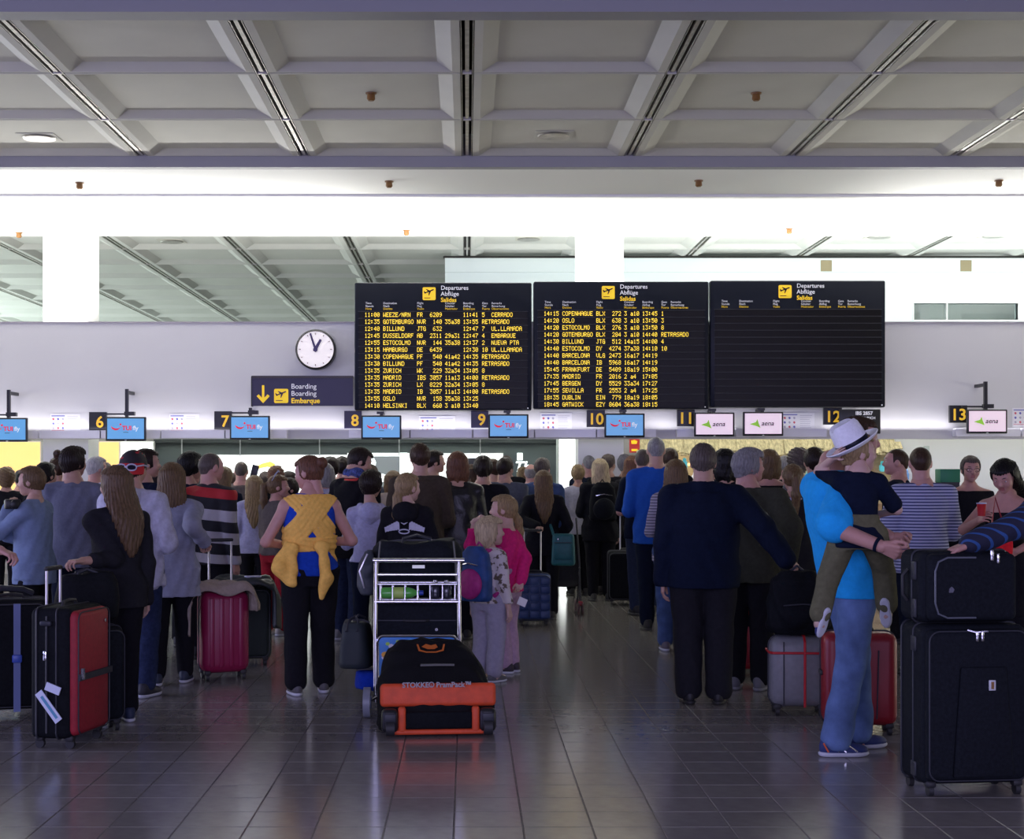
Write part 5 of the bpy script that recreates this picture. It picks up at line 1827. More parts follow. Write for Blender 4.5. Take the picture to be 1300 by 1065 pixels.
# ---- right side
person('stubbly man facing left beside the striped T-shirt', 1141, 13.9, 570, 60, 'm', 1.0, 'pink', ('buzz', 'brown'), jacket(C_NAVY), pants(C_BLACK), SH_BK, tier='B', face=True, yaw=20)
BRET = band_mat('cloth_breton', (0, 0, 1), [(0, (0.42, 0.44, 0.62)), (.55, (0.06, 0.07, 0.18))], 0.0235)
P_BRET = person('man in blue and white striped T-shirt with shaved head', 1170, 11.7, 567.5, 4, 'm', 1.12, 'pink', ('buzz', 'brown'), tee(BRET, t=.024, hem=.45, sleeve=.46, cuff=.012), pants(C_NAVY), SH_BK, tier='A', armL='front', armR='front', yaw=-12)
P_GLS = person('woman in black top and dark glasses facing the camera', 1231, 14.1, 578, 176, 'f', 1.02, 'pink', ('short', 'greybrown'), top(C_BLACK, collar=.0), pants(C_BLACK), SH_BK, tier='A', face=True, pitch=8, armL='down', armR='down')
P_LOOK = person('young woman in black strapless top looking down at a small cup', 1277, 11.3, 581.5, 148, 'f', .95, 'pink', ('long', 'black'), top(C_BLACK, sleeve=0, t=.010, collar=-.05, straight=False, hem=.30), pants(C_BLACK), SH_BK, tier='A', face=True, pitch=32, yaw=-6,
                armR=('w', 1243, 660, 11.05, (1, 0.2, -1)), armL=('w', 1290, 700, 11.0, (-1, 0, -.6)), handposes=('relaxed', 'hold'))
SLV = band_mat('cloth_navy_stripe', (0.82, -0.05, 0.55), [(0, (0.010, 0.012, 0.035)), (.72, (0.020, 0.075, 0.24)), (.95, (0.010, 0.012, 0.035))], 0.040)
P_STR = person('person in striped navy top cut by the right edge, hand on the black suitcase', 1354, 7.74, 510, 62, 'm', 1.08, 'pink', ('short', 'brown'), top(SLV, t=.022), pants(cloth('pale_grey_denim', (0.30, 0.31, 0.36)), t=.02), ((0.3, .3, .3), WH),
               armL=('w', 1232, 690, 7.42, (-0.2, -1.0, -0.3)), armR='pocket', tier='A', handposes=('flat', 'relaxed'), palmL=(0, 0, -1))
# ---- the rest of the crowd, seen as heads between the others
crowd = [
    ('person with brown hair behind the rugby shirt and the light box', 284, 17.0, 592, 'f', 'long', 'darkblonde', C_NAVY),
    ('dark haired person low before the long light box', 297, 19.2, 600, 'f', 'bob', 'brown', C_BLACK),
    ('person with light brown hair between light box and taupe jacket', 336, 19.5, 598, 'm', 'short', 'greybrown', C_SLATE),
    ('dark haired person behind the yellow wrap woman to the left', 366, 18.5, 598, 'f', 'bob', 'darkbrown', C_BLACK),
    ('person with dark hair just right of the auburn bun', 420, 17.6, 580, 'f', 'thick', 'darkbrown', C_NAVY),
    ('white haired person in pale blue behind the auburn bun', 412, 16.3, 587, 'f', 'bob', 'grey', C_LILAC),
    ('person with dark brown hair behind the black coat', 434, 18.6, 580, 'm', 'thick', 'darkbrown', C_BLACK),
    ('person with dark auburn hair left of the coral collar', 440, 20.4, 582, 'f', 'short', 'auburn', C_SLATE),
    ('brown haired person between boy and poster', 470, 18.9, 589, 'f', 'bob', 'brown', C_SLATE),
    ('fair haired person before the grey poster', 499, 17.6, 597, 'f', 'bob', 'darkblonde', C_BEIGE),
    ('curly haired person right of the brown jacket', 545, 18.6, 588, 'f', 'curly', 'brown', C_BLACK),
    ('dark haired person behind the auburn bob to the right', 599, 19.3, 589, 'f', 'long', 'brown', C_TAUPE),
    ('brown haired person between two black jackets', 626, 18.2, 582, 'm', 'short', 'brown', C_LILAC),
    ('fair haired person left of the denim shirt', 664, 20.3, 592, 'f', 'short', 'blonde', C_WHITE),
    ('dark haired person behind the cap and cardigan', 196, 16.5, 592, 'f', 'bob', 'darkbrown', C_NAVY),
    ('brown haired person between cardigan and rugby shirt', 242, 17.5, 588, 'm', 'short', 'brown', C_BLACK),
    ('dark haired person at the far left behind the powder blue sweater', 26, 19.0, 596, 'm', 'short', 'black', C_BLACK),
    ('auburn haired person behind the navy jacket and white hair', 905, 17.2, 575, 'm', 'short', 'auburn', C_NAVY),
    ('dark haired person behind the white haired man', 948, 17.5, 573, 'm', 'short', 'darkbrown', C_BLACK),
    ('brown haired person right of the curly grey hair', 1040, 17.6, 572, 'f', 'bob', 'brown', C_SLATE),
    ('grey haired person left of the white straw hat', 996, 18.7, 578, 'm', 'short', 'grey', C_NAVY),
]
rc = random.Random(3)
for lb, px, Y, tp, sx, hs_, hc_, cl in crowd:
    person(lb, px, Y, tp, rc.uniform(-25, 25), sx, rc.uniform(.95, 1.1), rc.choice(['fair', 'pink']), (hs_, hc_), jacket(cl), pants(rc.choice([C_BLACK, C_NAVY, C_DENIMD])), SH_BK, tier='D', yaw=rc.uniform(-30, 30))
# ================================================================ luggage
M_STEEL = mat('polished_steel', (0.75, 0.74, 0.76), 0.18, 1.0)
M_ROD = mat('anodised_rod', (0.62, 0.60, 0.66), 0.3, 0.7)
M_RUBBER = mat('wheel_rubber', (0.02, 0.02, 0.022), 0.6)
M_NYLON = mat('black_nylon', (0.006, 0.007, 0.009), 0.75, noise=0.25, nscale=60, bump=0.15, bscale=300, spec=.12)
M_NYLON2 = mat('charcoal_nylon', (0.009, 0.011, 0.015), 0.75, noise=0.25, nscale=60, bump=0.15, bscale=300, spec=.12)
M_ZIP = mat('zip_piping', (0.030, 0.032, 0.040), 0.45, spec=.3)
M_REDP = mat('red_nylon', (0.30, 0.008, 0.020), 0.65, noise=0.15, nscale=40, bump=0.15, bscale=250)
M_PINKS = mat('magenta_shell', (0.25, 0.009, 0.055), 0.38)
M_REDS = mat('red_shell', (0.27, 0.007, 0.016), 0.4)
M_GREYS = mat('grey_shell', (0.20, 0.20, 0.21), 0.45, noise=.08)
M_BLUES = mat('blue_shell', (0.016, 0.045, 0.16), 0.45)


def rr_path(w, h, r, y, n=5):
    """closed rounded rectangle in the XZ plane"""
    pts = []
    for (cx, cz, a) in ((w / 2 - r, -h / 2 + r, -90), (w / 2 - r, h / 2 - r, 0), (-w / 2 + r, h / 2 - r, 90), (-w / 2 + r, -h / 2 + r, 180)):
        for k in range(n + 1):
            q = math.radians(a + 90 * k / n)
            pts.append((cx + r * math.cos(q), y, cz + r * math.sin(q)))
    return pts


def suitcase(label, px, Y, rotz, w, d, h, m, style='soft', panel=None, rods=0, wheels=True, z0=0.0, ridges=0, r=0.05, handle=True, X=None, group=None):
    """upright case; front towards -Y of its own frame"""
    t = thing('suitcase', label, 'suitcase', (wx(px, Y) if X is None else X, Y, z0), math.radians(rotz), group)
    wz0 = 0.055 if wheels else 0.0
    hb = h - wz0
    zc = wz0 + hb / 2
    if style == 'hard':
        b = MB().rbox((0, 0, zc), (w, d, hb), min(r, d * .35), 4)
        b.build('shell', m, t)
        for k in range(ridges):
            x = -w / 2 + w * (k + 1) / (ridges + 1)
            MB().rbox((x, 0, zc), (w * .5 / (ridges + 1), d + .012, hb * .84), .006, 2).build('rib', m, t)
        MB().tube([(q[1] * 0 - 0, 0, 0) for q in ()] or [(x, 0.0, z + zc) for x, _, z in rr_path(w + .004, hb + .004, min(r, d * .35), 0)], .006, 6, True).build('zip', M_ZIP, t)
    else:
        b = MB().rbox((0, 0.01, zc), (w, d - .02, hb), r * .8, 3)
        b.build('shell', m, t)
        MB().rbox((0, -d / 2 + .02, zc), (w * .95, .075, hb * .95), .034, 3).build('front_flap', panel or m, t)
        MB().tube([(x, y, z + zc) for x, y, z in rr_path(w + .003, hb + .003, r * .8, -d * .10)], .005, 6, True).build('piping', M_ZIP, t)
        MB().tube([(x, y, z + zc) for x, y, z in rr_path(w + .003, hb + .003, r * .8, d * .34)], .006, 6, True).build('piping', M_ZIP, t)
        MB().tube([(x, y, z + zc) for x, y, z in rr_path(w * .93, hb * .93, .05, -d / 2 - .017)], .004, 6, True).build('zip', M_ZIP, t)
    if handle:
        MB().tube([(-.09, 0, h - .005), (-.075, 0, h + .022), (0, 0, h + .028), (.075, 0, h + .022), (.09, 0, h - .005)], .011, 8).build('top_handle', M_RUBBER, t)
    if rods:
        q = MB()
        q.tube([(-.085, d * .36, h - .02), (-.085, d * .36, h + rods)], .008, 8)
        q.build('handle_rod', M_ROD, t)
        q = MB()
        q.tube([(.085, d * .36, h - .02), (.085, d * .36, h + rods)], .008, 8)
        q.build('handle_rod', M_ROD, t)
        MB().rbox((0, d * .36, h + rods + .008), (.20, .028, .026), .011, 2).build('grip', M_RUBBER, t)
    if wheels:
        for sx in (-1, 1):
            for sy in (-1, 1):
                x, y = sx * (w / 2 - .045), sy * (d / 2 - .045)
                o = MB().rbox((x, y, .058), (.05, .05, .035), .012, 2).build('caster', M_RUBBER, t)
                MB().cyl((x - .012, y, .027), (x + .012, y, .027), .027, n=14).build('wheel', M_RUBBER, o)
    return t


# red and black case at the left
t = suitcase('tall suitcase with black sides and a red front flap, white tag on its side', 88, 8.80, 79, .44, .27, .785, M_NYLON, panel=M_REDP, rods=.20)
for z in (.40,):
    MB().box2((-.215, -.168, z - .018), (.215, -.158, z + .018)).build('front_strap', M_ZIP, t)
MB().cyl((.13, -.153, .69), (.13, -.163, .69), .012).build('badge', M_STEEL, t)
MB().box2((-.19, -.175, .39), (-.17, -.158, .45)).build('buckle', M_STEEL, t)
MB().tube([(-.222, .03, .09), (-.226, .03, .40), (-.222, .03, .74)], .006, 6).build('side_zip', M_ZIP, t)
MB().rbox((-.232, .035, .52), (.012, .02, .055), .005, 2).build('zip_pull', M_STEEL, t)
MB().rbox((-.228, .03, .70), (.03, .07, .03), .01, 2).build('side_handle', M_ZIP, t)
M_TAG = mat('tag_white', (0.62, 0.66, 0.80), .5)
mm = Matrix.Translation((-.238, .01, .24)) @ Matrix.Rotation(math.radians(-38), 4, 'X')
MB().box2((-.003, -.024, -.10), (.003, .024, .10), mm).build('luggage_tag', M_TAG, t)
MB().box2((-.0045, -.010, -.08), (-.003, .006, .07), mm).build('tag_print', mat('tag_blue', (0.10, 0.30, 0.45), .5), t)
MB().box2((-.006, -.045, .085), (.003, .045, .13), Matrix.Translation((-.238, .02, .24)) @ Matrix.Rotation(math.radians(20), 4, 'X')).build('tag_loop', M_TAG, t)

t = suitcase('black suitcase with a pale blue vertical strap at the left edge', 12, 9.75, 18, .46, .28, .74, M_NYLON)
MB().box2((.02, -.168, .05), (.062, -.150, .72)).build('luggage_strap', mat('blue_strap', (0.12, 0.16, 0.34), .5), t)
MB().rbox((.041, -.172, .38), (.06, .02, .05), .008, 2).build('buckle', mat('blue_buckle', (0.05, 0.10, 0.45), .4), t)
MB().tube([(-.12, -.02, .77), (-.05, -.03, .81), (.08, -.02, .80), (.14, .0, .77)], .02, 8).build('cable_lock', M_ZIP, t)
t = suitcase('black suitcase under a soft black bag, behind the red fronted suitcase', 111, 9.20, 30, .40, .22, .62, M_NYLON2)


def soft_bag(name, label, cat, loc, rotz, size, m, seed=1.0, handles=True, zipm=None, sag=.012, h=.014, p=3.0):
    """sagging cloth bag"""
    t = thing(name, label, cat, loc, math.radians(rotz))
    w, d, hh = size
    f = Field((-w * .75, -d * .75, -.06), (w * .75, d * .75, hh + .12), h)
    f.loft([0, hh * .12, hh * .5, hh * .85, hh], [w * .47, w * .5, w * .5, w * .46, w * .38], [d * .45, d * .5, d * .5, d * .45, d * .34], 0, 0, 0.0, p)
    f.fn(lambda A, X, Y, Z: A + sag * (np.sin(X * 9 + seed) * np.sin(Z * 11 + seed * 2) + .5 * np.sin(X * 23 + Y * 19 + Z * 7 + seed)))
    f.cutz(0.0)
    field_obj('shell', f, m, t)
    MB().tube([(-w * .42, 0, hh * .95), (-w * .2, -.01, hh * 1.0), (w * .2, .01, hh * 1.0), (w * .42, 0, hh * .95)], .007, 6).build('zip', zipm or M_ZIP, t)
    if handles:
        for s in (-1, 1):
            MB().tube([(-w * .18, s * d * .40, hh * .8), (-w * .15, s * d * .26, hh * 1.03), (0, s * d * .14, hh * 1.10), (w * .15, s * d * .26, hh * 1.03), (w * .18, s * d * .40, hh * .8)], .009, 6).build('carry_handle', M_ZIP, t)
    return t


soft_bag('travel_bag', 'soft black bag lying on the suitcase before the very long haired woman', 'bag', (wx(110, 9.20), 9.20, .655), 20, (.36, .22, .28), M_NYLON, 1.0)

# magenta case with coats
t = suitcase('magenta hard suitcase with extended handle and coats draped over it', 283, 11.50, 22, .36, .25, .66, M_PINKS, 'hard', rods=.36, ridges=4, r=.07)
suitcase('dark green suitcase behind the magenta suitcase', 313, 12.35, 10, .38, .25, .62, mat('green_nylon', (0.016, 0.026, 0.022), .7))


def drape(name, label, cat, loc, rotz, top_w, depth, hang_l, hang_r, m, seed=0, thick=.012):
    """cloth laid over a box: it runs up one side, over the top and down the other, with folds that open towards the hems"""
    t = thing(name, label, cat, loc, math.radians(rotz))
    rs = random.Random(seed)
    nu, nv = 46, 26
    L = hang_l + top_w + hang_r
    V, Q = [], []
    ph = [rs.uniform(0, 6) for _ in range(4)]
    for i in range(nu):
        s = i / (nu - 1) * L
        for k in range(nv):
            v = k / (nv - 1) - .5
            edge = .03 * math.sin(v * 9 + ph[0]) + .02 * math.sin(v * 21 + ph[1])
            if s < hang_l:
                hg = (hang_l - s)
                x, z = -top_w / 2, -hg * (1 + edge)
                out = -1
            elif s > hang_l + top_w:
                hg = s - hang_l - top_w
                x, z = top_w / 2, -hg * (1 + edge)
                out = 1
            else:
                hg = 0
                x, z, out = s - hang_l - top_w / 2, 0, 0
            fr = min(1, hg / .12)
            r_ = .035
            fold = (.020 * math.sin(v * 17 + ph[2]) + .012 * math.sin(v * 33 + ph[3])) * fr
            x += out * (.012 + .025 * fr + fold)
            bump = (.016 * math.sin(x * 22 + v * 6 + ph[1]) + .010 * math.sin(v * 19 + x * 11 + ph[0])) * (1 - fr)
            if out == 0:
                e = min(x + top_w / 2, top_w / 2 - x)
                z += .028 + bump - .02 * max(0, 1 - e / .04) ** 2
            else:
                z += .010 * (1 - fr)
            y = v * depth * (1 + .18 * fr * math.sin(ph[2])) + .015 * math.sin(s * 14 + ph[0])
            droop = max(0, abs(v) - .36) / .14
            z -= .05 * droop * droop * (1 - fr)
            V.append((x, y, z))
    for i in range(nu - 1):
        for k in range(nv - 1):
            a_ = i * nv + k
            Q.append((a_, a_ + nv, a_ + nv + 1, a_ + 1))
    o = link('cloth', mesh_arrays('cloth', V, Q), t, m)
    md = o.modifiers.new('thickness', 'SOLIDIFY')
    md.thickness = thick
    md.offset = 1
    return t


drape('draped_coat', 'beige coat draped over the magenta suitcase', 'coat', (wx(283, 11.5), 11.42, .672), 18, .40, .20, .33, .16, C_BEIGE, 4, .016)
drape('draped_coat', 'dark green raincoat draped over the suitcase by the striped rugby shirt', 'coat', (wx(309, 12.3), 12.25, .65), 8, .44, .34, .22, .34,
      mat('cloth_raincoat', (0.014, 0.020, 0.022), .5, bump=.2), 9, .02)
t = thing('folded_paper', 'white folded papers lying on the dark coat beside the rugby shirt', 'paper', (wx(322, 12.2), 12.15, .715), .4)
MB().rbox((0, 0, 0), (.12, .07, .014), .005, 2).build('sheet', C_WHITE, t)

# blue and black cases in the middle
t = suitcase('dark blue quilted suitcase with a tall white handle by the teal bag', 677, 15.45, 4, .335, .22, .52, M_BLUES, 'soft', rods=.42)
for r in range(5):
    for c in range(3):
        MB().rbox((-.105 + c * .105, -.131, .12 + r * .082), (.095, .02, .072), .008, 2).build('quilted_pad', M_BLUES, t)
t = suitcase('black soft suitcase with a raised handle behind the platinum blonde woman', 797, 17.85, -4, .46, .26, .62, M_NYLON, rods=.42)
suitcase('red suitcase behind the legs of the two elderly men', 946, 11.7, 6, .34, .24, .64, M_REDS, 'hard', ridges=3)
# grey case with red straps and a black rucksack on it
gx, gY = 1012, 9.85
t = suitcase('grey hard suitcase with crossed red straps under a black rucksack', gx, gY, -4, .36, .25, .50, M_GREYS, 'hard', r=.07, handle=False)
M_RSTR = mat('red_strap', (0.55, 0.012, 0.02), .5)
MB().tube([(x * 1.0, y, 0.40) for x, y in ((-.186, -.10), (-.17, -.132), (.17, -.132), (.186, -.10), (.186, .1), (-.186, .1))], .008, 6, True).build('strap', M_RSTR, t)
MB().tube([(.03, y, z) for y, z in ((-.132, .06), (-.134, .30), (-.13, .47), (-.08, .507), (.08, .507), (.13, .4), (.132, .06))], .008, 6).build('strap', M_RSTR, t)
MB().tube([(-.10, y, z) for y, z in ((-.128, .06), (-.13, .30), (-.125, .47))], .004, 6).build('seam', M_ZIP, t)
t = thing('rucksack', 'large black rucksack on the grey suitcase under the men\'s hands', 'rucksack', (wx(gx, gY), gY, .512))
f = Field((-.30, -.26, -.05), (.30, .26, .55), .012)
f.loft([0.0, .05, .2, .34, .40], [.17, .20, .19, .16, .11], [.11, .135, .13, .11, .07], 0, 0, 0, 2.8)
f.ell((0, -.12, .13), (.13, .05, .10), .02)
f.folds(.006, 2.2)
f.cutz(0)
field_obj('shell', f, M_NYLON, t)
MB().tube([(-.12, -.165, .19), (0, -.172, .20), (.12, -.165, .19)], .005, 6).build('zip', M_ZIP, t)
for s in (-1, 1):
    MB().tube([(s * .08, .12, .36), (s * .10, .19, .28), (s * .11, .19, .12), (s * .13, .12, .04)], .016, 6).build('shoulder_strap', M_NYLON2, t)
MB().tube([(-.05, .0, .39), (0, 0, .43), (.05, 0, .39)], .009, 6).build('grab_handle', M_ZIP, t)
MB().box2((.05, -.176, .11), (.10, -.170, .117)).build('label_stripe', mat('violet_thread', (0.12, 0.08, 0.35), .6), t)
# red case behind the father
t = suitcase('red suitcase half hidden behind the legs in faded jeans', 1089, 9.15, -6, .43, .26, .60, M_REDS, 'hard', ridges=0, r=.06)
MB().rbox((-.217, -.03, .36), (.02, .10, .03), .008, 2).build('side_handle', M_RUBBER, t)
MB().tube([(.09, -.135, .1), (.10, -.136, .5)], .004, 6).build('seam', M_ZIP, t)
# the big black cases at the right
bx_, bY_ = 1222, 7.50
t = suitcase('very large black suitcase standing upright in the right corner', bx_, bY_, 6, .52, .33, .815, M_NYLON2, r=.05)
MB().rbox((.02, -.192, .36), (.30, .02, .52), .009, 2, None, .25).build('front_pocket', M_NYLON2, t)
MB().rbox((.055, -.206, .535), (.034, .010, .050), .004, 2).build('emblem', mat('emblem_white', (0.6, 0.6, 0.62), .4), t)
MB().box2((.048, -.2125, .518), (.062, -.2105, .552)).build('emblem_mark', mat('emblem_mark', (0.25, 0.12, 0.03), .5), t)
for x in (-.012, .014):
    MB().rbox((x + .0, -.190, .765), (.016, .014, .05), .005, 2).build('zip_pull', M_STEEL, t)
MB().tube([(-.06, -.186, .795), (-.02, -.192, .785), (.04, -.192, .79)], .006, 6).build('padlock_cord', M_STEEL, t)
for z in (.72, .12):
    MB().rbox((-.262, -.04, z), (.012, .06, .07), .005, 2).build('corner_guard', M_ZIP, t)
top_z = .815 + .034
t = thing('suitcase', 'black suitcase laid on its side on the very large black suitcase', 'suitcase', (wx(1215, bY_), bY_, top_z - .028), math.radians(6))
w, d, h = .475, .30, .345
MB().rbox((0, .01, h / 2), (w, d - .02, h), .045, 3).build('shell', M_NYLON2, t)
MB().rbox((.01, -d / 2 + .02, h / 2), (w * .93, .07, h * .93), .032, 3).build('front_flap', M_NYLON2, t)
MB().tube([(.02, -.168, .03), (-.12, -.168, .03), (-.165, -.168, .05), (-.18, -.168, .10), (-.18, -.168, .25), (-.165, -.168, .295), (-.12, -.168, .315), (.02, -.168, .315)], .005, 6).build('zip', mat('grey_zip', (0.09, 0.10, 0.12), .4), t)
MB().tube([(x, y, z + h / 2) for x, y, z in rr_path(w + .003, h + .003, .036, -.03)], .005, 6, True).build('piping', M_ZIP, t)
MB().rbox((.10, -.165, .325), (.018, .016, .055), .005, 2).build('zip_pull', M_STEEL, t)
MB().rbox((.13, -.165, .31), (.014, .016, .05), .005, 2).build('zip_pull', M_STEEL, t)
MB().prism([(-.115, .15), (-.095, .15), (-.088, .165), (-.10, .178), (-.112, .170)], -.1735, -.1655).build('emblem', mat('emblem_grey', (0.10, 0.10, 0.13), .4), t)
for z in (.07, .25):
    MB().rbox((-w / 2 - .004, -.06, z), (.014, .05, .09), .005, 2).build('side_foot', M_ZIP, t)
MB().tube([(-w / 2 - .002, .02, .10), (-w / 2 - .028, .02, .13), (-w / 2 - .028, .02, .22), (-w / 2 - .002, .02, .25)], .009, 8).build('carry_handle', M_RUBBER, t)

# ================================================================ luggage trolley and its load
cY_ = 9.72
ct = thing('luggage_trolley', 'steel airport luggage trolley with wire basket, loaded with black bags', 'trolley', (wx(530, cY_), cY_, 0))
HWD = .265
for s, nm in ((-1, 'l'), (1, 'r')):
    MB().tube([(s * HWD, .03, .09), (s * HWD, .0, .45), (s * (HWD - .005), -.02, .98)], .0135, 10).build('upright', M_STEEL, ct)
MB().tube([(-HWD - .015, -.02, .985), (HWD + .03, -.02, .985)], .014, 10).build('push_bar', M_STEEL, ct)
MB().tube([(-HWD, -.015, .895), (HWD, -.015, .895)], .009, 8).build('cross_bar', M_STEEL, ct)
bk = MB().tube([(x, y, z) for x, y, z in ((-HWD + .01, -.012, .835), (HWD - .01, -.012, .835), (HWD - .01, .15, .835), (-HWD + .01, .15, .835))], .007, 8, True).build('basket', M_STEEL, ct)
MB().tube([(x, y, z) for x, y, z in ((-HWD, -.012, .725), (HWD, -.012, .725), (HWD - .02, .14, .725), (-HWD + .02, .14, .725))], .012, 8, True).build('rim', M_STEEL, bk)
for k in range(7):
    x = -HWD + .03 + k * (2 * HWD - .06) / 6
    MB().tube([(x, -.014, .835), (x, -.014, .727), (x, .14, .727), (x, .145, .835)], .004, 6).build('wire', M_STEEL, bk)
pn = MB().tube([(x * 1.0, -.012, z + .345) for x, _, z in rr_path(.50, .33, .04, 0)], .010, 8, True).build('panel_frame', M_STEEL, ct)
M_ADB = mat('advert_blue', (0.03, 0.22, 0.62), .4)
ad = MB().box2((-.24, -.010, .19), (.24, -.002, .50)).build('advert_panel', M_ADB, ct)
ra = random.Random(8)
for i, c in enumerate(((0.35, 0.6, 0.08), (0.75, 0.75, 0.8), (0.6, 0.05, 0.04), (0.85, 0.45, 0.05), (0.10, 0.45, 0.75), (0.02, 0.06, 0.35))):
    b = MB()
    for k in range(5):
        x, z, q = ra.uniform(-.215, -.09) if k < 4 else ra.uniform(-.2, .2), ra.uniform(.22, .47), ra.uniform(.012, .030)
        if k == 4:
            z = .475
        b.prism([(x + q * math.cos(g_), z + q * math.sin(g_) * .8) for g_ in [2 * PI * n_ / 8 for n_ in range(8)]], -.0125 - .0002 * i, -.0105)
    o = b.build('advert_print', mat('advert_%d' % i, c, .5), ad)
    o['kind'] = 'stuff'
dk = MB()
for x in (-.24, -.12, 0, .12, .24):
    dk.tube([(x, .0, .125), (x * .8, .80, .125), (x * .8, .86, .17)], .011, 8)
dk.tube([(-.25, .02, .125), (.25, .02, .125)], .012, 8)
dk.tube([(-.20, .82, .125), (.20, .82, .125)], .012, 8)
dk.build('deck', M_STEEL, ct)
for x, y, r in ((-.315, -.02, .095), (.315, -.02, .095), (.0, .80, .06)):
    o = MB().cyl((x - .022, y, r), (x + .022, y, r), r, n=24).build('wheel', mat('grey_tyre', (0.26, 0.28, 0.34), .4), ct)
    MB().cyl((x - .026, y, r), (x + .026, y, r), r * .45, n=16).build('hub', mat('hub_blue', (0.20, 0.26, 0.42), .4), o)
    MB().tube([(x, y, r), (x * .8, y + .03, .125)], .009, 6).build('axle', M_STEEL, o)

cx_ = wx(530, 10.15)


def flat_case(label, loc, rotz, size, m):
    t = thing('suitcase', label, 'suitcase', loc, math.radians(rotz))
    w, d, h = size
    MB().rbox((0, 0, h / 2), (w, d, h), min(.04, h * .3), 3).build('shell', m, t)
    MB().tube([(x, y, h * .5) for x, z, y in [(a, b_, c) for a, b_, c in rr_path(w + .003, d + .003, .04, 0)]], .005, 6, True).build('zip', M_ZIP, t)
    MB().tube([(-.08, -d / 2 - .002, h * .5), (-.06, -d / 2 - .03, h * .5), (.06, -d / 2 - .03, h * .5), (.08, -d / 2 - .002, h * .5)], .009, 8).build('carry_handle', M_RUBBER, t)
    MB().cyl((.13, -d / 2 - .004, h * .3), (.13, -d / 2 + .01, h * .3), .010).build('stud', M_STEEL, t)
    return t


flat_case('lowest black suitcase lying flat on the trolley deck', (cx_ + .02, 10.20, .14), 0, (.50, .60, .30), M_NYLON)
flat_case('middle black suitcase lying flat in the trolley stack', (cx_ + .0, 10.20, .445), 0, (.56, .62, .29), M_NYLON2)
t = soft_bag('duffel_bag', 'bulging black duffel bag on top of the trolley stack', 'bag', (cx_ - .005, 10.18, .74), 2, (.60, .42, .35), M_NYLON2, 2.0, zipm=M_ZIP)
MB().box2((-.03, -.236, .18), (.05, -.226, .20)).build('label', M_SIGNWHITE, t)
M_TRIM = mat('bag_trim', (0.10, 0.10, 0.09), .5)
for x in (-.255, .255):
    MB().tube([(x, -.20, .05), (x * .98, -.22, .2), (x * .93, -.17, .35)], .006, 6).build('corner_piping', M_TRIM, t)
soft_bag('holdall', 'dark green holdall hanging over the left side of the trolley', 'bag', (wx(455, 10.1) - .01, 10.12, .27), -8, (.20, .40, .30), mat('holdall_green', (0.016, 0.024, 0.028), .7), 4.0)
soft_bag('sleeping_bag', 'royal blue soft bag at the left edge of the trolley deck', 'bag', (wx(466, 9.95), 10.0, .135), 5, (.17, .40, .13), cloth('bag_royal', (0.008, 0.035, 0.34)), 5.0, handles=False)
t = thing('handbag', 'grey cloth bundle slung on the left of the black duffel bag', 'bag', (wx(468, 10.1), 10.12, .74))
f = Field((-.12, -.22, -.05), (.14, .22, .36), .012)
f.loft([0, .06, .2, .28], [.05, .075, .06, .03], [.12, .15, .13, .06], 0, 0, 0)
f.folds(.008, 1.7)
f.cutz(0)
field_obj('shell', f, mat('bundle_cloth', (0.035, 0.042, 0.055), .6, bump=.3), t)
MB().tube([(-.02, -.14, .05), (-.05, -.17, .16), (.0, -.14, .27)], .006, 6).build('strap', M_ROD, t)
# things in the basket
t = thing('water_bottle', 'green plastic bottle lying in the trolley basket', 'bottle', (wx(530, cY_) - .13, cY_ + .06, .775))
RY = Matrix.Rotation(PI / 2, 4, 'Y')
MB().lathe([(.001, -.10), (.030, -.10), (.036, -.085), (.036, -.01), (.032, 0), (.036, .01), (.036, .07), (.028, .10), (.013, .125), (.013, .14)], 18, RY).build(
    'bottle', mat('green_plastic', (0.10, 0.42, 0.07), .15), t)
MB().lathe([(.016, .138), (.016, .165)], 14, RY).build('cap', mat('cap_blue', (0.02, 0.05, 0.35), .4), t)
MB().lathe([(.0365, -.02), (.0365, .04)], 18, RY).build('label', mat('label_green', (0.40, 0.55, 0.12), .5), t)
for i, x in enumerate((.06, .13)):
    t = thing('drink_can', ['dark bottle in the trolley basket beside the green bottle', 'dark bottle in the trolley basket at the right end'][i], 'bottle', (wx(530, cY_) + x + .05, cY_ + .07, .74))
    MB().lathe([(.030, 0), (.033, .01), (.033, .07), (.02, .095), (.013, .10)], 14).build('bottle', mat('dark_glass', (0.02, 0.02, 0.03), .15), t)
    MB().lathe([(.014, .098), (.014, .115)], 12).build('cap', M_STEEL, t)

# big orange and black pushchair bag in front of the trolley
sx = wx(553, 9.25)
t = thing('pushchair_bag', 'large black and orange wheeled pushchair bag on the floor before the trolley', 'bag', (sx, 9.28, 0), math.radians(5))
f = Field((-.50, -.45, -.02), (.50, .45, .75), .013)
f.loft([0.02, .10, .24, .36, .46, .52], [.345, .35, .335, .30, .255, .18], [.27, .275, .24, .19, .14, .09], [0, 0, -.01, -.02, -.03, -.03], [0.0, 0.0, .04, .08, .11, .125], 0, 3.2)
f.folds(.008, 3.3, .7)
field_obj('shell', f, mat('bag_black', (0.008, 0.008, 0.009), .8, bump=.25, bscale=90, spec=.12), t)
M_ORG = mat('bag_orange', (0.68, 0.075, 0.018), .6, noise=.12, nscale=20, bump=.2)
MB().rbox((0, -.274, .188), (.68, .05, .135), .024, 3, Matrix.Rotation(math.radians(-9), 4, 'X') @ Matrix.Translation((0, .03, .01))).build('orange_band', M_ORG, t)
MB().rbox((0, -.268, .028), (.60, .05, .030), .012, 3).build('orange_edge', M_ORG, t)
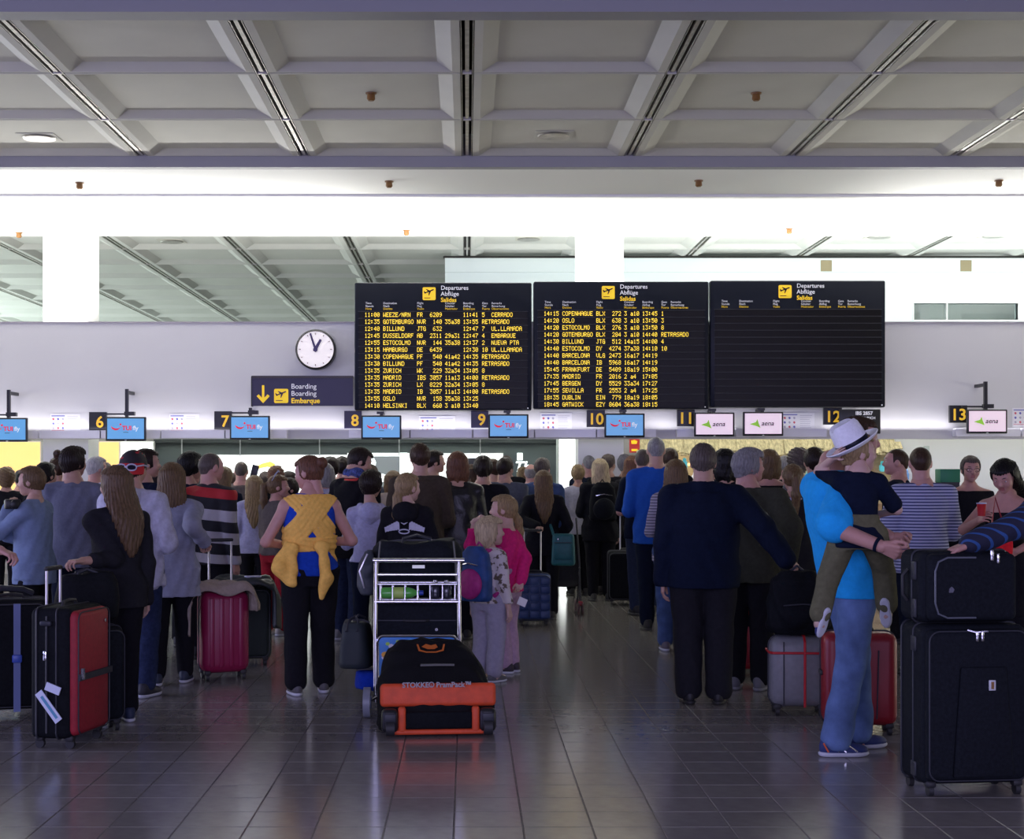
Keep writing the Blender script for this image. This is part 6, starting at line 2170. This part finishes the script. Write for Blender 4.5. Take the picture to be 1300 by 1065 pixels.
for s in (-1, 1):
    MB().rbox((s * .215, -.272, .10), (.045, .045, .15), .015, 3).build('orange_tab', M_ORG, t)
    o = MB().rbox((s * .285, -.268, .095), (.10, .08, .14), .03, 3).build('wheel_housing', M_BLACK, t)
    MB().cyl((s * .285 - .025, -.30, .055), (s * .285 + .025, -.30, .055), .045, n=18).build('wheel', M_RUBBER, o)
    MB().rbox((s * .285, -.312, .115), (.07, .012, .05), .005, 2).build('cap', M_ZIP, o)
MB().rbox((0, -.272, .095), (.39, .03, .10), .012, 3).build('kick_panel', M_NYLON, t)
sl_ = Matrix.Rotation(math.radians(-34), 4, 'X')
o = link('lettering', text_mesh('STOKKE® PramPack™', .042, bold=.0012, align='CENTER'), t, mat('bag_print', (0.30, 0.30, 0.32), .5), None, (-.01, -.268, .286), (math.radians(-14), 0, 0))
MB().tube([(-.10, -.15, .40), (.0, -.155, .402), (.10, -.15, .40)], .008, 6).build('front_handle', M_TRIM, t)
b = MB()
b.prism([(-.085, .05), (-.075, -.005), (-.03, -.02), (.03, -.02), (.075, -.005), (.085, .05), (.075, .05), (.065, .004), (.03, -.011), (-.03, -.011), (-.065, .004), (-.075, .05)], -.003, 0)
b.prism([(-.055, .03), (-.02, .01), (.02, .01), (.04, .025), (.03, .05), (.0, .04), (-.03, .052)], -.003, 0)
o = b.build('orange_emblem', mat('emblem_orange', (0.55, 0.13, 0.02), .5), t, loc=(-.03, -.045, .475), rot=(math.radians(-52), 0, 0))

# ================================================================ stroller, bags carried by people
st = thing('buggy', 'folding umbrella buggy with small double wheels beside the teal bag', 'buggy', (wx(716, 16.75), 16.75, 0))
M_BUG = mat('buggy_frame', (0.05, 0.05, 0.06), .4, .5)
for s in (-1, 1):
    MB().tube([(s * .16, -.25, .09), (s * .17, .05, .55), (s * .15, .22, .98), (s * .15, .27, 1.02)], .010, 8).build('frame_tube', M_BUG, st)
    MB().tube([(s * .16, .24, .09), (s * .17, .0, .50)], .010, 8).build('frame_tube', M_BUG, st)
    for y in (-.25, .24):
        for q in (-.022, .022):
            MB().cyl((s * .16 + q - .010, y, .07), (s * .16 + q + .010, y, .07), .07, n=18).build('wheel', mat('buggy_wheel', (0.06, 0.02, 0.025), .5), st)
    MB().rbox((s * .16, -.25, .13), (.05, .06, .05), .012, 2).build('wheel_fork', M_REDS, st)
f = Field((-.22, -.30, .2), (.22, .3, .85), .015)
f.loft([.30, .36, .6, .8], [.15, .16, .15, .13], [.16, .10, .045, .03], 0, [-.05, .0, .10, .17], 0)
field_obj('seat', f, C_BLACK2, st)

# teal shoulder bag
tx = wx(715, 15.9)
t = thing('shoulder_bag', 'teal shoulder bag on a long strap worn by the long haired woman', 'bag', (tx, 15.88, wz(718, 15.88)), math.radians(-6))
M_TEAL = mat('teal_leather', (0.008, 0.115, 0.125), .5, noise=.12, nscale=20, bump=.15)
MB().rbox((0, 0, .165), (.25, .10, .33), .035, 3, None, .12).build('shell', M_TEAL, t)
MB().rbox((0, -.052, .15), (.19, .02, .17), .012, 2).build('pocket', M_TEAL, t)
MB().box2((-.09, -.065, .235), (.09, -.060, .242)).build('zip', M_ZIP, t)
MB().rbox((-.05, -.064, .27), (.012, .012, .03), .004, 2).build('buckle', M_STEEL, t)
MB().tube([(-.10, .02, .31), (-.14, .10, .42), (-.225, .155, .60), (-.235, .14, .80)], .014, 6).build('strap', M_TEAL, t)


def backpack(name, label, P, m1, m2, w, h, d, zc, dy):
    """rucksack strapped to a person's back, built in the wearer's frame"""
    r = P['root']
    t = thing(name, label, 'backpack', r.location.copy(), r.rotation_euler.z)
    f = Field((-w, -d * 2.2 + dy, zc - h), (w, .2 + dy, zc + h), .011)
    f.loft([zc - h / 2, zc - h * .44, zc, zc + h * .36, zc + h / 2], [w * .42, w * .5, w * .5, w * .42, w * .22], [d * .4, d * .5, d * .5, d * .4, d * .24], 0, [dy - d / 2] * 5, 0, 2.8)
    field_obj('shell', f, m1, t)
    f = Field((-w, -d * 2.4 + dy, zc - h), (w, .2 + dy, zc + h), .010)
    f.ell((0, dy - d * 1.0, zc - h * .18), (w * .40, d * .34, h * .28), 0)
    field_obj('front_pocket', f, m2, t)
    MB().tube([(-w * .30, dy - d * 1.06, zc + h * .16), (0, dy - d * 1.16, zc + h * .20), (w * .30, dy - d * 1.06, zc + h * .16)], .005, 6).build('zip', M_STEEL, t)
    MB().tube([(-.03, dy - .02, zc + h * .48), (0, dy - .03, zc + h * .57), (.03, dy - .02, zc + h * .48)], .007, 6).build('grab_loop', m2, t)
    s_ = P['zsh']
    sw_ = P['rx'][4] * .58
    for s in (-1, 1):
        MB().tube([(s * w * .22, dy - .02, zc + h * .42), (s * sw_, dy + .03, s_ + .020), (s * sw_ * 1.05, .06, s_ + .030), (s * sw_ * 1.1, P['ry'][3] + .05, s_ - .10), (s * sw_ * 1.5, P['ry'][3] + .02, zc - h * .25), (s * w * .45, dy, zc - h * .4)],
                  .016, 6).build('shoulder_strap', m2, t)
    return t


M_BPB = mat('backpack_blue', (0.010, 0.055, 0.20), .6, noise=.3, nscale=14, bump=.2)
M_BPM = mat('backpack_magenta', (0.42, 0.02, 0.20), .6, noise=.15, bump=.2)
t = backpack('child_backpack', 'blue and magenta child backpack worn by the small blonde girl', P_KID, M_BPB, M_BPM, .27, .40, .14, .80, -.085)
MB().lathe([(.001, -.07), (.030, -.07), (.030, .05), (.012, .085), (.012, .10)], 14, Matrix.Translation((-.155, -.13, .72))).build('side_bottle', mat('bottle_grey', (0.25, 0.28, 0.36), .3), t)
backpack('backpack', 'black backpack on the back of the platinum blonde woman', P_BP, M_NYLON, M_NYLON2, .32, .46, .16, 1.18, -.13)
# ================================================================ clothing details and held things
def from_field(name, P, f, m):
    return field_obj(name, f, m, P['root'])


# ---- the yellow wrap: two bands crossed on the back, a waistband and two hanging ends
P = P_YEL
zt, rx, ry = P['zt'], P['rx'], P['ry']


def wrap_field(t):
    f = Field(P['lo'], P['hi'], .0085)
    f.loft(zt[1:6] + [zt[5] + .05], [r + t for r in rx[1:6]] + [rx[5] * .62], [r + t for r in ry[1:6]] + [ry[5] * .8], P['tcx'][1:6] + [P['tcx'][5]], P['tcy'][1:6] + [P['tcy'][5]], 0)
    H0 = P['H']
    for n, s in (('l', -1), ('r', 1)):
        base = Vector((P['nb'].x + s * .028 * H0, P['nb'].y - .012, P['zsh'] + .012 * H0))
        f.cap(base, P['arms'][n][0], .024 * H0 + t * .8, P['rt'][0] * 1.0 + t * .6, .035)
    return f


f = wrap_field(.031)
zs_, zw, zc = P['zsh'], 1.040, 1.262


def bands(A, X, Y, Z):
    u1 = (X + .01) * .77 + (Z - zc) * .64
    u2 = (X - .01) * .77 - (Z - zc) * .64
    d1, d2 = np.abs(u1) - .078, np.abs(u2) - .078
    up = np.where(Z > zs_ - .03, np.abs(X) - .15, 9)
    wv = np.abs(Z - zw - .012 * np.sin(X * 5)) - .048
    g1 = A + .0030 * np.sin(u1 * 210 + 2 * np.sin(u2 * 14)) + .005
    g2 = A + .0030 * np.sin(u2 * 210 + 2 * np.sin(u1 * 14)) - .003
    g3 = A + .0045 * np.sin((Z - zw) * 170 + 3 * np.sin(X * 13)) - .007
    s = np.minimum(np.minimum(np.maximum(g1, np.minimum(d1, up)), np.maximum(g2, d2)), np.maximum(g3, wv))
    return np.maximum(s, -(A + .026))


f.fn(bands)
f.cut((0, 0, 1), zs_ + .050)
from_field('baby_wrap', P, f, C_YEL)
f = Field((-.4, -.4, .5), (.4, .2, 1.3), .0085)
yb = -ry[1] - .045
f.ell((.06, yb, zw - .02), (.055, .035, .045), .02)
f.cap((.06, yb - .01, zw - .03), (.085, yb - .03, zw - .22), .035, .042, .03)
f.cap((.085, yb - .03, zw - .22), (.055, yb - .02, zw - .36), .042, .022, .03)
f.cap((-.17, yb + .05, zw - .02), (-.215, yb + .05, zw - .15), .04, .06, .03)
f.cap((-.215, yb + .05, zw - .15), (-.165, yb + .03, zw - .25), .06, .03, .03)
f.cap((-.13, yb + .02, zw - .02), (-.145, yb + .0, zw - .26), .032, .03, .03)
f.folds(.007, 1.0, 1.3)
from_field('wrap_tail', P, f, C_YEL)
# bracelet
a_, e_, w_ = P['arms']['r']
d = (w_ - e_).normalized()
MB().cyl(w_ - d * .05, w_ - d * .025, P['rt'][2] + .008, n=16).build('wristband', mat('orange_band', (0.75, 0.12, 0.02), .5), P['root'])

# ---- cap with sunglasses on its back
P = P_CAP
f = Field((-.13, -.15, -.06), (.13, .20, .16), .008)
f.ell((0, -.012, .024), (.093, .114, .105), 0)
f.fn(lambda A, X, Y, Z: np.maximum(A, np.minimum(.022 - .12 * (Y + .1) - Z + .0, 9)))
V, Q = f.mesh()
CAPM = mat('cap_cloth', (0.018, 0.014, 0.018), .8, noise=.3, nscale=20, bump=.2)
o = link('cap', mesh_arrays('cap', xform(V, P['HM']), Q), P['root'], CAPM)
b = MB()
rc2 = random.Random(2)
for k in range(16):
    th, ph = rc2.uniform(0, 2 * PI), rc2.uniform(.15, 1.1)
    c = Vector((.096 * math.cos(ph) * math.cos(th), -.012 + .117 * math.cos(ph) * math.sin(th), .024 + .108 * math.sin(ph)))
    nrm = Vector((c.x, c.y + .012, c.z - .024)).normalized()
    M_ = Matrix.Translation(c) @ nrm.to_track_quat('Z', 'Y').to_matrix().to_4x4()
    q = rc2.uniform(.008, .016)
    b.add([(q * math.cos(g_), q * .7 * math.sin(g_ + .4), 0) for g_ in [2 * PI * n_ / 7 for n_ in range(7)]], [tuple(range(7))], False, P['HM'] @ M_)
pr = b.build('cap_print', mat('cap_red', (0.40, 0.02, 0.03), .8), o)
pr['kind'] = 'stuff'
f = Field((-.14, -.16, -.10), (.14, .0, .08), .007)
f.loft([-.045, .035], [.092, .095], [.112, .115], 0, -.012, 0, 2.0)
f.cut((0, 1, 0), -.03)
V, Q = f.mesh()
link('cap_band', mesh_arrays('cap_band', xform(V, P['HM']), Q), P['root'], mat('cap_band_red', (0.50, 0.015, 0.02), .8))
b = MB()
for s in (-1, 1):
    b.tube([(s * .040 + .033 * math.cos(g_), -.130 + .25 * (.033 * math.cos(g_) * s) ** 1 * s * s * (1 if s > 0 else -1) * (1 if s > 0 else 1), .005 + .022 * math.sin(g_)) for g_ in [2 * PI * n_ / 14 for n_ in range(14)]], .0055, 6, True)
    b.tube([(s * .072, -.122, .012), (s * .103, -.07, .020), (s * .098, .02, .012)], .0055, 6)
b.tube([(-.012, -.132, .008), (.012, -.132, .008)], .0055, 6)
me = b.mesh('sunglasses')
me.transform(P['HM'])
sg = link('sunglasses', me, P['root'], C_WHITE)
b = MB()
for s in (-1, 1):
    b.add([(s * .040 + .031 * math.cos(g_), -.129, .005 + .020 * math.sin(g_)) for g_ in [2 * PI * n_ / 14 for n_ in range(14)]], [tuple(range(14))])
me = b.mesh('lens')
me.transform(P['HM'])
link('lens', me, sg, mat('dark_lens', (0.01, 0.01, 0.02), .1))

# ---- white straw hat on the carried boy
P = P_BOY
HT = P['HM'] @ Matrix.Translation((0, -.030, .045)) @ Matrix.Rotation(math.radians(30), 4, 'X') @ Matrix.Diagonal((1.02, 1.02, 1.32, 1))
M_STRAW = mat('white_straw', (0.86, 0.87, 0.92), .7, noise=.06, nscale=60, bump=.4, bscale=180)
b = MB()
b.lathe([(.098, .0), (.101, .004), (.099, .05), (.092, .10), (.080, .118), (.05, .122), (.001, .116)], 36)
b.lathe([(.099, -.004), (.13, -.004), (.158, .004), (.172, .014), (.170, .018), (.155, .008), (.13, .002), (.100, .004)], 36)
me = b.mesh('straw_hat')
for v in me.vertices:
    v.co.x *= .92
    if v.co.z > .08:
        v.co.z -= .02 * math.exp(-(v.co.x / .03) ** 2)
me.transform(HT)
h_ = link('straw_hat', me, P['root'], M_STRAW)
b = MB().lathe([(.1015, .003), (.1035, .006), (.1025, .024), (.1005, .028)], 36)
me = b.mesh('hat_band')
for v in me.vertices:
    v.co.x *= .92
me.transform(HT)
link('hat_band', me, h_, M_NAVYBOARD)

# ---- glasses
def glasses(P, m, lens=None, z=.004):
    b = MB()
    for s in (-1, 1):
        b.tube([(s * .033 + .026 * math.cos(g_), .099 - .010 * abs(s * .033 + .026 * math.cos(g_)) / .05, z + .017 * math.sin(g_)) for g_ in [2 * PI * n_ / 14 for n_ in range(14)]], .0028, 6, True)
        b.tube([(s * .058, .088, z + .006), (s * .078, .05, z + .008), (s * .084, -.01, z + .004)], .0028, 6)
    b.tube([(-.008, .100, z + .004), (.008, .100, z + .004)], .0026, 6)
    me = b.mesh('glasses')
    me.transform(P['HM'])
    return link('glasses', me, P['root'], m)


glasses(P_GLS, M_BLACK)
P = P_RED
HT = P['HM'] @ Matrix.Translation((0, -.075, .085)) @ Matrix.Rotation(math.radians(35), 4, 'X')
b = MB()
for s in (-1, 1):
    b.rbox((s * .033, .105, .018), (.052, .006, .034), .003, 2)
    b.tube([(s * .06, .10, .02), (s * .088, .06, .01), (s * .095, -.01, -.02)], .004, 6)
me = b.mesh('sunglasses')
me.transform(HT)
link('sunglasses', me, P['root'], mat('sunglass_frame', (0.30, 0.32, 0.45), .2))

# ---- collars and scarves
def ring(P, name, m, r, tube_r, z=.0, tilt=0.0, front_open=0.0):
    nb, zsh = P['nb'], P['zsh']
    pts = []
    for k in range(24):
        g_ = 2 * PI * k / 24
        pts.append((nb.x + r * math.cos(g_), nb.y + r * .95 * math.sin(g_) - .005, zsh + z + tilt * math.sin(g_) * r))
    return MB().tube(pts, tube_r, 8, True).build(name, m, P['root'])


ring(P_NAVYM, 'collar', mat('coral_red', (0.55, 0.04, 0.03), .8), .088, .017, .052, .2)
f = Field(tuple(P_NAVYM['nb'] + Vector((-.2, -.2, -.1))), tuple(P_NAVYM['nb'] + Vector((.2, .25, .2))), .01)
c = P_NAVYM['nb']
f.cap(c + Vector((-.06, -.03, .05)), c + Vector((.06, -.03, .05)), .045, .045, .03)
f.cap(c + Vector((.06, -.03, .05)), c + Vector((.07, .08, .01)), .04, .035, .03)
f.cap(c + Vector((-.06, -.03, .05)), c + Vector((-.05, .08, .01)), .04, .035, .03)
f.folds(.006, 2)
field_obj('scarf', f, mat('scarf_blue', (0.04, 0.06, 0.20), .9, noise=.8, nscale=40), P_NAVYM['root'])
ring(P_RUG, 'collar', C_WHITE, .082, .010, .030, .1)
ring(P_PONY, 'collar', C_LILAC, .070, .014, .030, .1)
ring(P_BLUE, 'collar', C_BLUESH, .076, .012, .045, .1)

# white print on the hoodie behind the trolley: two feathered wings and a loop
P = P_CART
HB = Matrix.Identity(4)
b = MB()
yb = -(P['ry'][3] + .040)
zc = 1.135
for s in (-1, 1):
    for k in range(6):
        x0, z0 = s * (.035 + .018 * k), zc - .005 * k
        b.add([(x0, yb + abs(x0) * .12, z0 - .035 + .004 * k), (x0 + s * .022, yb + abs(x0) * .14, z0 - .028), (x0 + s * .030, yb + abs(x0) * .16, z0 + .030 - .004 * k), (x0 + s * .004, yb + abs(x0) * .12, z0 + .036 - .004 * k)], [(0, 1, 2, 3)])
b.tube([(.030 * math.cos(g_) * (1.3), yb - .002, zc - .045 + .016 * math.sin(g_)) for g_ in [2 * PI * n_ / 14 for n_ in range(14)]], .005, 6, True)
b.tube([(-.03, yb - .001, zc + .03), (0, yb - .002, zc + .01), (.03, yb - .001, zc + .03)], .006, 6)
o = b.build('back_print', C_WHITE, P['root'])
o['kind'] = 'stuff'

# pink track jacket: side stripes on the near sleeve
P = P_PKG
a_, e_, w_ = P['arms']['r']
for k, (dx, cc) in enumerate(((.0, C_WHITE), (.018, mat('stripe_violet', (0.10, 0.03, 0.25), .8)))):
    o_ = Vector((P['rt'][0] + .017, -.012 + dx, 0))
    o2 = Vector((P['rt'][2] + .019, -.012 + dx, 0))
    MB().tube([a_ + o_, e_ + o_, w_ + o2], .006, 6).build('sleeve_stripe', cc, P['root'])
# her side ponytail
V = []
f = Field((-.16, -.22, -.36), (.16, .12, .10), .0085)
f.cap((.055, -.075, -.02), (.090, -.110, -.10), .026, .032, .01)
f.cap((.090, -.110, -.10), (.125, -.115, -.20), .034, .032, .02)
f.cap((.125, -.115, -.20), (.135, -.115, -.33), .032, .008, .02)
f.fn(lambda A, X, Y, Z: A + .003 * np.sin(X * 180 + 3 * np.sin(Z * 20)))
V, Q = f.mesh()
link('ponytail', mesh_arrays('ponytail', xform(V, P['HM']), Q), P['root'], MATS['hair_blonde'])
t = thing('paper_ticket', 'small white paper in the lowered hand of the pink jacket girl', 'paper', (wx(663, 11.66), 11.66, wz(764, 11.66)), .3)
MB().box2((-.035, -.002, -.03), (.035, .002, .03), Matrix.Rotation(.4, 4, 'Y')).build('sheet', M_PAPER, t)

# father: wristband on the near forearm; stripes on his running shoes
P = P_DAD
a_, e_, w_ = P['arms']['r']
d = (w_ - e_).normalized()
MB().cyl(w_ - d * .035, w_ - d * .018, P['rt'][2] + .006, n=18).build('wristband', C_NAVY, P['root'])
for n in 'lr':
    sh = [c for c in P['root'].children if c.name.startswith('shoe')]
for i, c in enumerate(sh):
    n = 'lr'[i]
    a = P['j']['ankle_' + n]
    turn = math.radians(8 if n == 'l' else -8)
    M_ = Matrix.Translation((a.x, a.y, 0)) @ Matrix.Rotation(turn, 4, 'Z')
    s = 1 if n == 'r' else -1
    M_ = M_ @ Matrix.Scale(1.05, 4)
    for k, (pts, m_) in enumerate(((((.0455, -.05, .03), (.043, -.075, .075)), mat('shoe_orange', (0.75, 0.12, 0.02), .5)), (((.0445, -.01, .075), (.0515, .04, .03)), M_STEEL), (((.043, .03, .07), (.050, -.0, .03)), M_STEEL),
                                 (((.0475, .055, .06), (.0465, .10, .03)), M_STEEL))):
        MB().tube([M_ @ Vector((s * p[0], p[1], p[2])) for p in pts], .0045, 6).build('shoe_stripe', m_, c)

# right hand group: cup and red bag of the young woman, striped arm's neighbours
t = thing('paper_cup', 'small red cup held by the young woman looking down', 'cup', (wx(1246, 10.98), 10.98, wz(655, 10.98)))
MB().lathe([(.026, 0), (.032, .085), (.034, .088), (.030, .085)], 16).build('cup', mat('cup_red', (0.50, 0.015, 0.02), .5), t)
MB().lathe([(.035, .086), (.035, .094), (.001, .096)], 16).build('lid', mat('cup_lid', (0.35, 0.4, 0.6), .4), t)
t = soft_bag('red_handbag', 'bright red handbag below the young woman looking down', 'bag', (wx(1264, 10.85), 10.80, wz(708, 10.8)), 0, (.17, .12, .20), cloth('bag_red', (0.70, 0.02, 0.03)), 2.0)
MB().tube([(-.05, 0, .19), (.0, .06, .42), (.05, 0, .19)], .008, 6).build('long_strap', M_REDS, t)
# camera in the hands of the woman at the left
t = thing('camera', 'black camera held near the face of the powder blue sweater woman', 'camera', (wx(16, 11.75), 11.75, wz(640, 11.75)), .5)
MB().rbox((0, 0, 0), (.12, .05, .075), .012, 2).build('camera_body', M_BLACK, t)
MB().lathe([(.030, 0), (.032, .05), (.026, .055)], 18, Matrix.Translation((0, -.02, 0)) @ RX).build('lens', M_BLACK, t)
# things raised near the long light box
t = thing('phone', 'dark phone held up before the long light box', 'phone', (wx(323, 18.0), 18.0, wz(599, 18.0)))
MB().rbox((0, 0, 0), (.08, .012, .16), .006, 2, Matrix.Rotation(.25, 4, 'Y')).build('phone_body', M_BLACK, t)
MB().box2((-.035, .006, -.07), (.035, .008, .07), Matrix.Rotation(.25, 4, 'Y')).build('screen', M_SCRB, t)
